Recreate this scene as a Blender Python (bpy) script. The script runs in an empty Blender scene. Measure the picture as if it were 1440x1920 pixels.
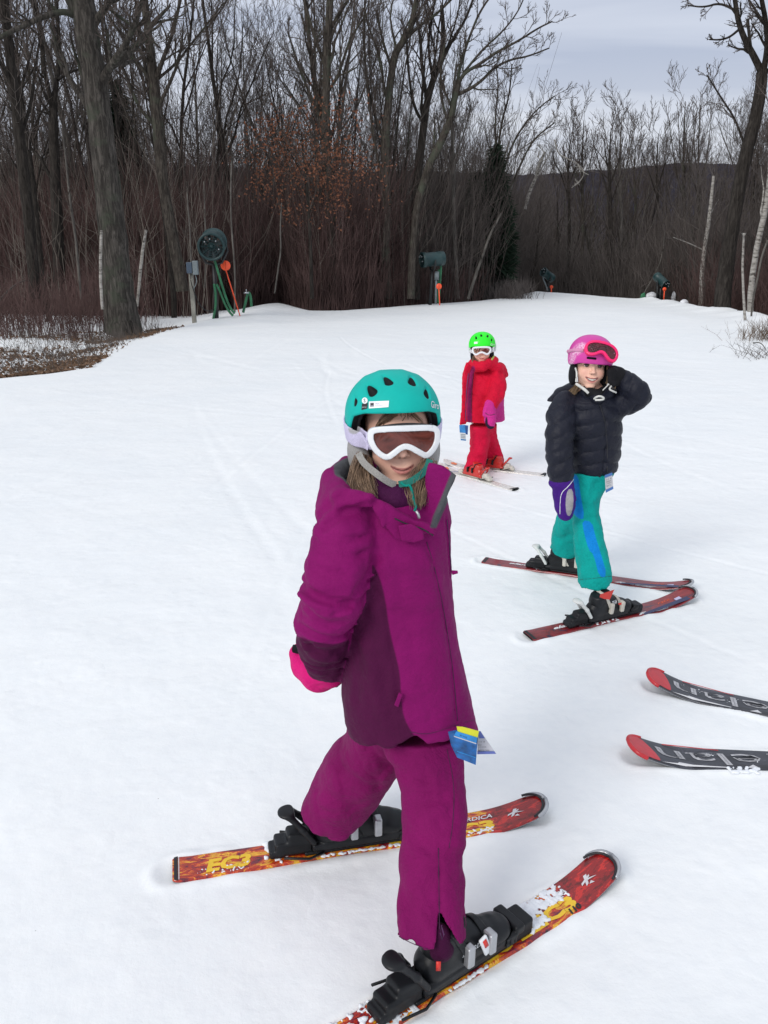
import bpy, math, random
import numpy as np
from mathutils import Matrix, Vector
R_ = math.radians
scene = bpy.context.scene
# ------------------------------------------------------------------ camera
CAM_H, FPX, HOR = 1.55, 1600.0, 420.0
TH = math.atan((960 - HOR) / FPX); CT, ST = math.cos(TH), math.sin(TH)
cam_d = bpy.data.cameras.new('camera'); cam = bpy.data.objects.new('camera', cam_d)
scene.collection.objects.link(cam)
cam_d.sensor_fit = 'VERTICAL'; cam_d.sensor_height = 36; cam_d.lens = FPX / 1920 * 36
cam_d.clip_start = .02; cam_d.clip_end = 6000
cam.location = (0, 0, CAM_H); cam.rotation_euler = (R_(90) - TH, 0, 0)
scene.camera = cam
scene.render.resolution_x, scene.render.resolution_y = 768, 1024
scene.render.engine = 'CYCLES'
scene.view_settings.view_transform = 'Standard'; scene.view_settings.look = 'None'
scene.view_settings.exposure = 0.15; scene.view_settings.gamma = 1
# ------------------------------------------------------------------ sky
SUN_EL, SUN_AZ = R_(34), R_(-140)       # azimuth from +Y towards +X ; veiled light from the left and a little behind the photographer
world = bpy.data.worlds.new('World'); scene.world = world; world.use_nodes = True
wn, wl = world.node_tree.nodes, world.node_tree.links
wn.clear()
def WN(t, **k):
    n = wn.new(t)
    for a, b in k.items(): setattr(n, a, b)
    return n
sky = WN('ShaderNodeTexSky', sky_type='NISHITA'); sky.sun_disc = False
sky.sun_elevation = SUN_EL; sky.sun_rotation = SUN_AZ % (2 * math.pi)
skm = WN('ShaderNodeVectorMath', operation='SCALE'); skm.inputs['Scale'].default_value = .09
wl.new(sky.outputs[0], skm.inputs[0])
tc = WN('ShaderNodeTexCoord'); sp = WN('ShaderNodeSeparateXYZ'); wl.new(tc.outputs['Generated'], sp.inputs[0])
# project the view direction on a cloud deck so that streaks flatten towards the horizon
zz = WN('ShaderNodeMath', operation='MAXIMUM'); wl.new(sp.outputs['Z'], zz.inputs[0]); zz.inputs[1].default_value = 0
za = WN('ShaderNodeMath', operation='ADD'); wl.new(zz.outputs[0], za.inputs[0]); za.inputs[1].default_value = .09
dx = WN('ShaderNodeMath', operation='DIVIDE'); wl.new(sp.outputs['X'], dx.inputs[0]); wl.new(za.outputs[0], dx.inputs[1])
dy = WN('ShaderNodeMath', operation='DIVIDE'); wl.new(sp.outputs['Y'], dy.inputs[0]); wl.new(za.outputs[0], dy.inputs[1])
cb = WN('ShaderNodeCombineXYZ'); wl.new(dx.outputs[0], cb.inputs[0]); wl.new(dy.outputs[0], cb.inputs[1])
mp = WN('ShaderNodeMapping'); mp.inputs['Scale'].default_value = (.22, .85, 1); mp.inputs['Rotation'].default_value = (0, 0, R_(6)); wl.new(cb.outputs[0], mp.inputs[0])
nz = WN('ShaderNodeTexNoise'); nz.inputs['Scale'].default_value = 1.6; nz.inputs['Detail'].default_value = 5; nz.inputs['Roughness'].default_value = .5
nz.inputs['Distortion'].default_value = .5; wl.new(mp.outputs[0], nz.inputs['Vector'])
cr = WN('ShaderNodeValToRGB'); wl.new(nz.outputs['Fac'], cr.inputs[0])
cr.color_ramp.elements[0].position = .34; cr.color_ramp.elements[0].color = (.49, .54, .67, 1)
cr.color_ramp.elements[1].position = .68; cr.color_ramp.elements[1].color = (.72, .76, .86, 1)
# brighter milky band low down, brighter again overhead (overcast deck)
hr = WN('ShaderNodeValToRGB'); wl.new(sp.outputs['Z'], hr.inputs[0])
e = hr.color_ramp.elements; e[0].position = 0.0; e[0].color = (.9, .9, .9, 1); e[1].position = .16; e[1].color = (0, 0, 0, 1)
mh = WN('ShaderNodeMixRGB'); wl.new(hr.outputs[0], mh.inputs[0]); wl.new(cr.outputs[0], mh.inputs[1]); mh.inputs[2].default_value = (.78, .79, .84, 1)
gz = WN('ShaderNodeMapRange'); wl.new(sp.outputs['Z'], gz.inputs[0]); gz.inputs[1].default_value = .2; gz.inputs[2].default_value = 1; gz.inputs[3].default_value = 1; gz.inputs[4].default_value = 1.55
gw = WN('ShaderNodeMapRange'); wl.new(sp.outputs['Z'], gw.inputs[0]); gw.inputs[1].default_value = .25; gw.inputs[2].default_value = .8; gw.inputs[3].default_value = 0; gw.inputs[4].default_value = .75
mw = WN('ShaderNodeMixRGB'); wl.new(gw.outputs[0], mw.inputs[0]); wl.new(mh.outputs[0], mw.inputs[1]); mw.inputs[2].default_value = (.60, .615, .635, 1)
ms = WN('ShaderNodeVectorMath', operation='SCALE'); wl.new(mw.outputs[0], ms.inputs[0]); wl.new(gz.outputs[0], ms.inputs['Scale'])
mx = WN('ShaderNodeMixRGB'); mx.inputs[0].default_value = .9; wl.new(skm.outputs[0], mx.inputs[1]); wl.new(ms.outputs[0], mx.inputs[2])
bg = WN('ShaderNodeBackground'); wl.new(mx.outputs[0], bg.inputs[0]); bg.inputs[1].default_value = .93
wo = WN('ShaderNodeOutputWorld'); wl.new(bg.outputs[0], wo.inputs[0])
# ------------------------------------------------------------------ veiled sun behind the overcast
sd = bpy.data.lights.new('sun', 'SUN'); sd.energy = 1.55; sd.angle = R_(24); sd.color = (1, .965, .91)
sun = bpy.data.objects.new('sun', sd); scene.collection.objects.link(sun)
svec = Vector((math.sin(SUN_AZ) * math.cos(SUN_EL), math.cos(SUN_AZ) * math.cos(SUN_EL), math.sin(SUN_EL)))
sun.rotation_euler = svec.to_track_quat('Z', 'Y').to_euler()

# ================================================================== helpers
COL = scene.collection
SL = 0.033
def ray(px, py):
    v = (960 - py) / FPX
    return np.array([(px - 720) / FPX, CT + v * ST, -ST + v * CT])
def W(px, py, Y):
    r = ray(px, py); t = Y / r[1]; return np.array([r[0] * t, Y, CAM_H + r[2] * t])
def G(px, py, dz=0.0):
    r = ray(px, py); t = (CAM_H - dz) / (-r[2] - SL * r[1]); return np.array([r[0] * t, r[1] * t, CAM_H + r[2] * t])
def PX(P):
    x, y, z = P[:, 0], P[:, 1], P[:, 2] - CAM_H
    d = y * CT - z * ST; u = y * ST + z * CT
    return 720 + FPX * x / d, 960 - FPX * u / d
def tag(o, label=None, cat=None, group=None, kind=None):
    if label: o['label'] = label
    if cat: o['category'] = cat
    if group: o['group'] = group
    if kind: o['kind'] = kind
    return o
def empty(name, loc, label=None, cat=None, group=None):
    o = bpy.data.objects.new(name, None); COL.objects.link(o); o.location = Vector([float(c) for c in loc]); o.empty_display_size = .1
    return tag(o, label, cat, group)
def mesh_np(name, V, F, mats=None, parent=None, smooth=True, mi=None, attrs=None, uv=None):
    """V (n,3) world coordinates; F (m,3|4) or a list of such arrays"""
    if not isinstance(F, list): F = [F]
    F = [f for f in F if len(f)]
    me = bpy.data.meshes.new(name)
    V = np.asarray(V, dtype=np.float32)
    loops = np.concatenate([f.reshape(-1) for f in F]).astype(np.int32)
    sizes = np.concatenate([np.full(len(f), f.shape[1]) for f in F]).astype(np.int32)
    starts = np.concatenate([[0], np.cumsum(sizes)[:-1]]).astype(np.int32)
    me.vertices.add(len(V)); me.loops.add(len(loops)); me.polygons.add(len(sizes))
    me.vertices.foreach_set('co', V.reshape(-1)); me.loops.foreach_set('vertex_index', loops)
    me.polygons.foreach_set('loop_start', starts); me.polygons.foreach_set('loop_total', sizes)
    if mats is not None:
        for m in (mats if isinstance(mats, (list, tuple)) else [mats]): me.materials.append(m)
    if mi is not None: me.polygons.foreach_set('material_index', np.asarray(mi, dtype=np.int32))
    me.polygons.foreach_set('use_smooth', np.full(len(sizes), bool(smooth)))
    if attrs:
        for k, a in attrs.items():
            at = me.attributes.new(k, 'FLOAT', 'POINT'); at.data.foreach_set('value', np.asarray(a, dtype=np.float32))
    if uv is not None:
        ul = me.uv_layers.new(name='UVMap'); ul.data.foreach_set('uv', np.asarray(uv, dtype=np.float32)[loops].reshape(-1))
    me.update(calc_edges=True)
    o = bpy.data.objects.new(name, me); COL.objects.link(o)
    if parent is not None:
        o.parent = parent; o.matrix_parent_inverse = full_matrix(parent).inverted()
    return o
def full_matrix(o):
    m = Matrix.LocRotScale(o.location, o.rotation_euler, o.scale)
    if o.parent is not None: m = full_matrix(o.parent) @ o.matrix_parent_inverse @ m
    return m
class MB:
    def __init__(s): s.V = []; s.Q = []; s.T = []; s.n = 0
    def add(s, V, Q=None, T=None):
        V = np.asarray(V, dtype=np.float64).reshape(-1, 3)
        if Q is not None and len(Q): s.Q.append(np.asarray(Q).reshape(-1, 4) + s.n)
        if T is not None and len(T): s.T.append(np.asarray(T).reshape(-1, 3) + s.n)
        s.V.append(V); s.n += len(V)
    def tubes(s, P, R, sides=3, phase=0.0, caps=False):
        """P (N,K,3), R (N,K): N tubes at once"""
        P = np.asarray(P, float); R = np.asarray(R, float)
        if P.ndim == 2: P = P[None]; R = R[None]
        N, K, _ = P.shape
        T = np.gradient(P, axis=1); T /= (np.linalg.norm(T, axis=2, keepdims=True) + 1e-12)
        Tm = T.mean(axis=1); ref = np.where(np.abs(Tm[:, 2:3]) > .8, np.array([[1., 0, 0]]), np.array([[0, 0, 1.]]))
        A = np.cross(T, ref[:, None, :]); A /= (np.linalg.norm(A, axis=2, keepdims=True) + 1e-12); B = np.cross(T, A)
        ang = np.arange(sides) * 2 * math.pi / sides + phase
        V = P[:, :, None, :] + R[:, :, None, None] * (np.cos(ang)[None, None, :, None] * A[:, :, None, :] + np.sin(ang)[None, None, :, None] * B[:, :, None, :])
        n = np.arange(N)[:, None, None] * K * sides; k = np.arange(K - 1)[None, :, None] * sides; j = np.arange(sides)[None, None, :]; j2 = (j + 1) % sides
        Q = np.stack([n + k + j, n + k + j2, n + k + sides + j2, n + k + sides + j], axis=-1).reshape(-1, 4)
        s.add(V.reshape(-1, 3), Q)
        if caps:
            for q in range(N):
                for e, kk in ((0, 0), (1, K - 1)):
                    c = s.n; s.add(P[q, kk][None])
                    base = s.n - 1 - N * K * sides - 0
                    b0 = (s.n - 1) - (q * 2 + e) - N * K * sides + q * K * sides + kk * sides
                    s.T.append(np.array([[c, b0 + (i if e else (i + 1) % sides), b0 + ((i + 1) % sides if e else i)] for i in range(sides)]))
    def tube(s, pts, r, sides=8, caps=True):
        pts = np.array(pts, float); r = np.full(len(pts), r, float) if np.isscalar(r) else np.array(r, float)
        s.tubes(pts[None], r[None], sides, caps=caps)
    def box(s, c, half, M=None):
        c = np.asarray(c, float); h = np.asarray(half, float)
        v = np.array([[x, y, z] for x in (-1, 1) for y in (-1, 1) for z in (-1, 1)], float) * h
        if M is not None: v = v @ np.asarray(M).T
        s.add(v + c, [[0, 1, 3, 2], [4, 6, 7, 5], [0, 4, 5, 1], [2, 3, 7, 6], [0, 2, 6, 4], [1, 5, 7, 3]])
    def lathe(s, prof, o, ax, sides=24):
        """prof: (distance along the axis, radius)"""
        ax = np.asarray(ax, float); ax /= np.linalg.norm(ax); o = np.asarray(o, float)
        ref = np.array([0, 0, 1.]) if abs(ax[2]) < .8 else np.array([1., 0, 0]); A = np.cross(ax, ref); A /= np.linalg.norm(A); B = np.cross(ax, A)
        ang = np.arange(sides) * 2 * math.pi / sides
        V = np.array([o + ax * t + r * (math.cos(a) * A + math.sin(a) * B) for t, r in prof for a in ang])
        Q = [[k * sides + j, k * sides + (j + 1) % sides, (k + 1) * sides + (j + 1) % sides, (k + 1) * sides + j] for k in range(len(prof) - 1) for j in range(sides)]
        s.add(V, Q)
    def build(s, name, mat, parent=None, smooth=True, **k):
        return mesh_np(name, np.concatenate(s.V), [np.concatenate(s.Q) if s.Q else np.zeros((0, 4), int), np.concatenate(s.T) if s.T else np.zeros((0, 3), int)], mat, parent, smooth, **k)

# ------------------------------------------------------------------ signed distance modelling
def smin(a, b, k):
    h = np.clip(.5 + .5 * (b - a) / k, 0, 1); return b * (1 - h) + a * h - k * h * (1 - h)
def smax(a, b, k): return -smin(-a, -b, k)
def rc(P, a, b, ra, rb):
    a = np.asarray(a, np.float32); ba = np.asarray(b, np.float32) - a; pa = P - a
    t = np.clip(pa @ ba / (ba @ ba + 1e-12), 0, 1)
    return np.linalg.norm(pa - t[:, None] * ba, axis=1) - (ra + (rb - ra) * t)
def ell(P, c, r, M=None):
    q = P - np.asarray(c, np.float32)
    if M is not None: q = q @ np.asarray(M, np.float32)
    r = np.asarray(r, np.float32); k0 = np.linalg.norm(q / r, axis=1); k1 = np.linalg.norm(q / (r * r), axis=1)
    return k0 * (k0 - 1) / (k1 + 1e-9)
def rbox(P, c, h, rr=.004, M=None):
    q = P - np.asarray(c, np.float32)
    if M is not None: q = q @ np.asarray(M, np.float32)
    q = np.abs(q) - (np.asarray(h, np.float32) - rr)
    return np.linalg.norm(np.maximum(q, 0), axis=1) + np.minimum(q.max(axis=1), 0) - rr
def chain(P, pts, rs, k=.012, sy=1.0):
    """smooth union of round cones through the points"""
    if sy != 1.0:
        s = np.array([1, sy, 1], np.float32); P = P * s; pts = [np.asarray(p) * s for p in pts]
    d = None
    for i in range(len(pts) - 1):
        e = rc(P, pts[i], pts[i + 1], rs[i], rs[i + 1]); d = e if d is None else smin(d, e, k)
    return d
def pdist(P, pts):
    d = None
    for i in range(len(pts) - 1):
        e = rc(P, pts[i], pts[i + 1], 0, 0); d = e if d is None else np.minimum(d, e)
    return d
def loft(P, st, p=2.2):
    """st rows: z, xc, yc, a, b"""
    st = np.array(sorted([list(map(float, s)) for s in st])); z = P[:, 2]
    I = [np.interp(z, st[:, 0], st[:, i]) for i in (1, 2, 3, 4)]
    ex = np.abs(P[:, 0] - I[0]) / I[2]; ey = np.abs(P[:, 1] - I[1]) / I[3]
    return np.maximum(((ex ** p + ey ** p) ** (1 / p) - 1) * np.minimum(I[2], I[3]), np.maximum(z - st[-1, 0], st[0, 0] - z))
def poly2(u, v, pts):
    """signed distance to a closed polygon (negative inside)"""
    pts = np.asarray(pts, float); n = len(pts); d = np.full(u.shape, 1e9); s = np.ones(u.shape)
    for i in range(n):
        x0, y0 = pts[i]; x1, y1 = pts[i - 1]
        ex, ey = x1 - x0, y1 - y0; wx, wy = u - x0, v - y0
        t = np.clip((wx * ex + wy * ey) / (ex * ex + ey * ey + 1e-12), 0, 1)
        d = np.minimum(d, (wx - ex * t) ** 2 + (wy - ey * t) ** 2)
        c1 = v >= y0; c2 = v < y1; c3 = ex * wy > ey * wx
        s = np.where((c1 & c2 & c3) | (~c1 & ~c2 & ~c3), -s, s)
    return s * np.sqrt(d)
def smooth_poly(pts, n=3, closed=True):
    p = np.array(pts, float)
    for _ in range(n):
        if closed:
            q = np.roll(p, -1, axis=0); p = np.stack([.75 * p + .25 * q, .25 * p + .75 * q], 1).reshape(-1, p.shape[1])
        else:
            a, b = p[:-1], p[1:]; m = np.stack([.75 * a + .25 * b, .25 * a + .75 * b], 1).reshape(-1, p.shape[1]); p = np.concatenate([p[:1], m, p[-1:]])
    return p
def fold(P, seed, scale, amp, aniso=(1, 1, 1), n=5):
    """soft ridged folds from a few warped waves"""
    rg = np.random.RandomState(seed); q = P * np.asarray(aniso, np.float32); out = 0
    w = np.sin(q @ rg.normal(0, scale * .5, 3).astype(np.float32) + rg.rand() * 6) * .8
    for i in range(n):
        k = rg.normal(0, 1, 3); k *= scale * (.7 + .9 * rg.rand()) / np.linalg.norm(k)
        s = np.sin(q @ k.astype(np.float32) + rg.rand() * 6.3 + w * 1.5); out = out + (1 - np.abs(s)) ** 2 - .38
    return amp * out / n
EDG = [(0, 1), (2, 3), (4, 5), (6, 7), (0, 2), (1, 3), (4, 6), (5, 7), (0, 4), (1, 5), (2, 6), (3, 7)]
OFF = np.array([[(c >> 0) & 1, (c >> 1) & 1, (c >> 2) & 1] for c in range(8)])
def sdf_mesh(name, fn, lo, hi, h, mats, parent=None, attrs=None, smooth=True):
    lo = np.asarray(lo, np.float32) - 2 * h; hi = np.asarray(hi, np.float32) + 2 * h; B = 4
    nb = np.ceil((hi - lo) / (h * B)).astype(int) + 1
    g = [lo[i] + (np.arange(nb[i]) + .5) * B * h - .5 * h for i in range(3)]
    C = np.stack(np.meshgrid(*g, indexing='ij'), -1).reshape(-1, 3).astype(np.float32)
    dc = fn(C); act = np.abs(dc) < B * h * 1.7 + .002
    V = np.repeat(np.repeat(np.repeat(dc.reshape(nb), B, 0), B, 1), B, 2).astype(np.float32)
    bi = np.argwhere(act.reshape(nb)); o = np.stack(np.meshgrid(*[np.arange(B)] * 3, indexing='ij'), -1).reshape(-1, 3)
    for s in range(0, len(bi), 8000):
        idx = (bi[s:s + 8000, None, :] * B + o[None]).reshape(-1, 3)
        V[idx[:, 0], idx[:, 1], idx[:, 2]] = fn((idx * h + lo).astype(np.float32))
    V[0] = V[-1] = 1; V[:, 0] = V[:, -1] = 1; V[:, :, 0] = V[:, :, -1] = 1
    I = V < 0; n = V.shape
    cs = sum(I[a:n[0] - 1 + a, b:n[1] - 1 + b, c:n[2] - 1 + c].astype(np.int8) for a, b, c in OFF)
    A = (cs > 0) & (cs < 8); ix = np.full(A.shape, -1, np.int64); ci = np.argwhere(A); ix[A] = np.arange(len(ci))
    if len(ci) == 0: raise RuntimeError('empty sdf ' + name)
    cv = np.stack([V[ci[:, 0] + a, ci[:, 1] + b, ci[:, 2] + c] for a, b, c in OFF], 1)
    acc = np.zeros((len(ci), 3)); cnt = np.zeros(len(ci))
    for a, b in EDG:
        va, vb = cv[:, a], cv[:, b]; m = (va < 0) != (vb < 0); t = np.where(m, va / np.where(m, va - vb, 1), 0)
        acc += np.where(m[:, None], OFF[a] + t[:, None] * (OFF[b] - OFF[a]), 0); cnt += m
    VV = (ci + acc / cnt[:, None]) * h + lo
    F = []
    for ax in range(3):
        b, c = (ax + 1) % 3, (ax + 2) % 3
        s0 = [slice(None)] * 3; s1 = [slice(None)] * 3; s0[ax] = slice(0, n[ax] - 1); s1[ax] = slice(1, n[ax])
        e = np.argwhere(I[tuple(s0)] != I[tuple(s1)]); e = e[(e[:, b] > 0) & (e[:, c] > 0) & (e[:, b] < n[b] - 1) & (e[:, c] < n[c] - 1)]
        ub = np.zeros(3, int); ub[b] = 1; uc = np.zeros(3, int); uc[c] = 1
        q = [ix[tuple((e + k).T)] for k in (-ub - uc, -uc, 0 * ub, -ub)]
        f = np.stack(q, 1); fl = ~I[tuple(e.T)]; f[fl] = f[fl][:, ::-1]; F.append(f)
    F = np.concatenate(F)
    at = {k: a(VV.astype(np.float32)) for k, a in attrs.items()} if attrs else None
    return mesh_np(name, VV, F, mats, parent, smooth, attrs=at)
def hit(fn, px, py, y0, y1, n=500):
    """first surface point on the photo ray through (px, py) between two distances"""
    r = ray(px, py); Y = np.linspace(y0, y1, n); P = (np.array([0, 0, CAM_H]) + r[None] * (Y / r[1])[:, None]).astype(np.float32)
    d = fn(P); k = int(np.argmax(d < 0))
    if not (d < 0).any(): return P[int(np.argmin(d))].astype(float)
    if k == 0: return P[0].astype(float)
    a = P[k - 1].astype(float); b = P[k].astype(float); T = np.linspace(0, 1, 60)[:, None]; Q = a + (b - a) * T; d = fn(Q.astype(np.float32)); j = int(np.argmax(d < 0))
    if j == 0: return Q[0]
    w = d[j - 1] / (d[j - 1] - d[j] + 1e-12); return Q[j - 1] + (Q[j] - Q[j - 1]) * w
def hits(fn, pts, y0, y1): return np.array([hit(fn, a, b, y0, y1) for a, b in pts])
def normal_at(fn, p, e=.002):
    Q = np.array([p + np.eye(3)[i] * s * e for i in range(3) for s in (1, -1)], np.float32); d = fn(Q); g = np.array([d[0] - d[1], d[2] - d[3], d[4] - d[5]]); return g / (np.linalg.norm(g) + 1e-9)
def creased(fn, cr):
    """cr: list of (3D polyline, depth, width); positive depth cuts in, negative puffs out"""
    def f(P):
        d = fn(P)
        for pts, A, w in cr:
            lo = pts.min(0) - 3 * w; hi = pts.max(0) + 3 * w
            m = np.all((P > lo) & (P < hi), axis=1)
            if m.any(): d[m] = d[m] + A * np.exp(-(pdist(P[m], pts) / w) ** 2)
        return d
    return f
# ------------------------------------------------------------------ materials
def new_mat(name):
    m = bpy.data.materials.new(name); m.use_nodes = True; nt = m.node_tree; nt.nodes.clear()
    out = nt.nodes.new('ShaderNodeOutputMaterial'); bs = nt.nodes.new('ShaderNodeBsdfPrincipled'); nt.links.new(bs.outputs[0], out.inputs[0])
    return m, nt, bs
class NT:
    def __init__(s, nt): s.nt = nt
    def n(s, t, ins=None, **k):
        n = s.nt.nodes.new(t)
        for a, b in k.items(): setattr(n, a, b)
        if ins:
            for a, b in ins.items():
                if hasattr(b, 'is_output'): s.nt.links.new(b, n.inputs[a])
                else: n.inputs[a].default_value = b
        return n
    def ramp(s, fac, stops, interp='LINEAR'):
        n = s.nt.nodes.new('ShaderNodeValToRGB'); s.nt.links.new(fac, n.inputs[0]); r = n.color_ramp; r.interpolation = interp
        while len(r.elements) < len(stops): r.elements.new(.5)
        for e, (p, c) in zip(r.elements, stops): e.position = p; e.color = (c if hasattr(c, '__len__') else (c,) * 3) + ((1,) if (not hasattr(c, '__len__') or len(c) == 3) else ())
        return n.outputs[0]
    def noise(s, scale, detail=4, rough=.5, vec=None, dist=0):
        n = s.n('ShaderNodeTexNoise', {'Scale': scale, 'Detail': detail, 'Roughness': rough, 'Distortion': dist})
        if vec is not None: s.nt.links.new(vec, n.inputs['Vector'])
        return n.outputs['Fac']
    def mix(s, f, a, b, mode='MIX'):
        n = s.n('ShaderNodeMixRGB', {0: f, 1: a, 2: b}, blend_type=mode); return n.outputs[0]
    def math(s, op, a, b=0.0, c=None):
        i = {0: a, 1: b}
        if c is not None: i[2] = c
        return s.n('ShaderNodeMath', i, operation=op).outputs[0]
    def attr(s, name): return s.n('ShaderNodeAttribute', attribute_name=name).outputs['Fac']
    def coords(s, which='Object'): return s.n('ShaderNodeTexCoord').outputs[which]
    def mapping(s, vec, scale=(1, 1, 1), rot=(0, 0, 0), loc=(0, 0, 0)):
        return s.n('ShaderNodeMapping', {0: vec, 'Scale': scale, 'Rotation': rot, 'Location': loc}).outputs[0]
    def bump(s, h, strength=.3, dist=.002, prev=None):
        i = {'Height': h, 'Strength': strength, 'Distance': dist}
        if prev is not None: i['Normal'] = prev
        return s.n('ShaderNodeBump', i).outputs[0]
def c4(c): return tuple(c) + (1,)
def plain(name, col, rough=.5, metal=0, var=.12, nscale=30, bump=0, bscale=200, coat=0, sss=0, spec=.5):
    m, nt, b = new_mat(name); N = NT(nt); v = N.coords()
    nz = N.noise(nscale, 4, .55, v)
    dark = tuple(c * (1 - var) for c in col); lite = tuple(min(1, c * (1 + var)) for c in col)
    nt.links.new(N.ramp(nz, [(.3, dark), (.7, lite)]), b.inputs['Base Color'])
    b.inputs['Roughness'].default_value = rough; b.inputs['Metallic'].default_value = metal; b.inputs['Coat Weight'].default_value = coat
    b.inputs['Specular IOR Level'].default_value = spec
    if sss: b.inputs['Subsurface Weight'].default_value = sss; b.inputs['Subsurface Radius'].default_value = (.012, .004, .0025)
    if bump: nt.links.new(N.bump(N.noise(bscale, 3, .6, v), bump, .002), b.inputs['Normal'])
    return m
def fabric(name, col, col2=None, attr='panel', col3=None, attr3='panel2', rough=.72, weave=900, fuzz=.25, soft=.0015, wrinkle=.5, spec=.12):
    """woven cloth; a float attribute (signed distance to a panel edge, metres) switches to a second cloth colour"""
    m, nt, b = new_mat(name); N = NT(nt); v = N.coords()
    c = c4(col)
    if col2 is not None:
        f = N.n('ShaderNodeMapRange', {0: N.attr(attr), 1: -soft, 2: soft, 3: 1, 4: 0}).outputs[0]; c = N.mix(f, c, c4(col2))
    if col3 is not None:
        f = N.n('ShaderNodeMapRange', {0: N.attr(attr3), 1: -soft, 2: soft, 3: 1, 4: 0}).outputs[0]; c = N.mix(f, c, c4(col3))
    nz = N.noise(9, 5, .6, v); var = N.ramp(nz, [(.3, (.86, .86, .87)), (.7, (1.1, 1.1, 1.1))]); c = N.mix(1.0, c, var, 'MULTIPLY')
    th = N.noise(weave, 2, .5, v); c = N.mix(.5, c, N.mix(1.0, c, N.ramp(th, [(.35, (.62, .62, .62)), (.65, (1.3, 1.3, 1.3))]), 'MULTIPLY'))
    nt.links.new(c, b.inputs['Base Color']); b.inputs['Roughness'].default_value = rough; b.inputs['Specular IOR Level'].default_value = spec
    b.inputs['Sheen Weight'].default_value = fuzz * .06; b.inputs['Sheen Roughness'].default_value = .5
    n1 = N.bump(N.noise(14, 6, .62, v, 1.2), wrinkle * .8, .024)
    n2 = N.bump(N.noise(55, 4, .6, N.mapping(v, (1, 1, 2.2))), wrinkle * .6, .007, n1)
    n3 = N.bump(th, .25, .0012, n2); nt.links.new(n3, b.inputs['Normal'])
    return m
def unit(v): return v / (np.linalg.norm(v) + 1e-12)
def gz(x, y): return float(ground_z(x, y, False))
# ================================================================== terrain
rnd = random.Random(7); rs = np.random.RandomState(11)
_k = [(rs.normal(0, 1, 2), rs.rand() * 6.3) for _ in range(40)]
def wn2(x, y, freq, seed=0, n=6):
    o = 0
    for i in range(n):
        k, p = _k[(seed * 7 + i) % 40]; k = k / np.linalg.norm(k); o = o + np.sin((x * k[0] + y * k[1]) * freq * (.6 + .25 * i) + p + 1.3 * np.sin((x * k[1] - y * k[0]) * freq * .37 + p * 2))
    return o / n
LEFT_Y = [-5, 3, 9, 11.0, 11.6, 12.3, 13.4, 16.2, 19, 22.6, 26.8, 30, 60]
LEFT_X = [-9, -8, -6.6, -5.1, -4.5, -4.15, -4.3, -4.6, -4.5, -4.3, -4.4, -4.2, -4]
def left_edge(y): return np.interp(y, LEFT_Y, LEFT_X)
RX, RY = [0, 10, 14.3, 18, 21.7, 27.4, 32, 45, 60], [8.5, 8.2, 7.3, 8.6, 9.4, 9.7, 10.2, 13, 16]
def right_edge(y): return np.interp(y, RX, RY)
CX = [-60, -12, -6.5, -4.3, -3.3, -2.2, -1.2, .2, 1.4, 3.4, 4.6, 6.8, 8.3, 9.5, 9.9, 10.5, 60]
CY = [34, 31, 30, 25, 27.0, 25.0, 25.2, 26.6, 28.3, 30.6, 33, 38.5, 35, 31.5, 28, 26, 26]
def crest(x): return np.interp(x, CX, CY)
def g0(x, y): return -SL * y
SKISEG = []                        # world segments under every ski, filled before the terrain is built
def ground_z(x, y, fine=True):
    x = np.asarray(x, float); y = np.asarray(y, float)
    z = -SL * y + 0 * x
    far = np.clip((y - 6) / 10, 0, 1)
    z = z + far * (.05 * wn2(x, y, .55, 1) + .02 * wn2(x, y, 1.6, 2))
    over = np.maximum(y - crest(x), 0)
    z = z - np.minimum(over, 40) * .13 * np.clip(over / 2.5, 0, 1) - np.clip(over - 40, 0, 500) * .05
    # rounded push-up on the left where the groomer leaves snow, then a step down to the wood
    le = x - left_edge(y)
    z = z + .13 * np.exp(-((le - .9) / .8) ** 2) * np.clip((y - 20) / 4, 0, 1)
    z = z - .16 * np.clip(-le / 1.2, 0, 1) + .05 * np.clip(-le / 1.5, 0, 1) * wn2(x, y, 1.9, 3)
    re = right_edge(y) - x; z = z + .12 * np.exp(-((re - .3) / .6) ** 2) * np.clip((y - 16) / 4, 0, 1) * (1 + wn2(x, y, 2.3, 4)) - .25 * np.clip(-re / 3, 0, 1)
    if fine:
        nr = 1 / (1 + (y / 9) ** 2)
        z = z + nr * (.004 * wn2(x, y, 6, 5) + .0010 * wn2(x, y, 17, 6))
        # old carved ski tracks
        for (ax, ay, bx, by, w, dd) in TRACKS:
            t = ((x - ax) * (bx - ax) + (y - ay) * (by - ay)) / ((bx - ax) ** 2 + (by - ay) ** 2); tt = np.clip(t, 0, 1)
            off = ((x - ax) * (by - ay) - (y - ay) * (bx - ax)) / math.hypot(bx - ax, by - ay) + .10 * np.sin(tt * 3.1) ; on = np.clip(t * 8, 0, 1) * np.clip((1 - t) * 8, 0, 1)
            z = z - on * dd * np.exp(-(off / w) ** 2) + on * dd * .6 * np.exp(-((off - 1.9 * w) / (w * .8)) ** 2)
        for (a, b, hw) in SKISEG:
            ax, ay = a[0], a[1]; bx, by = b[0], b[1]; L2 = (bx - ax) ** 2 + (by - ay) ** 2
            t = np.clip(((x - ax) * (bx - ax) + (y - ay) * (by - ay)) / L2, .0, 1.0); dd = np.hypot(x - ax - t * (bx - ax), y - ay - t * (by - ay))
            z = z + (.0055 + .008 * wn2(x, y, 34, 1)) * np.exp(-((dd - hw - .022) / .016) ** 2) - .006 * np.exp(-(dd / (hw * .9)) ** 4)
    return z
TRACKS = []
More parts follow.
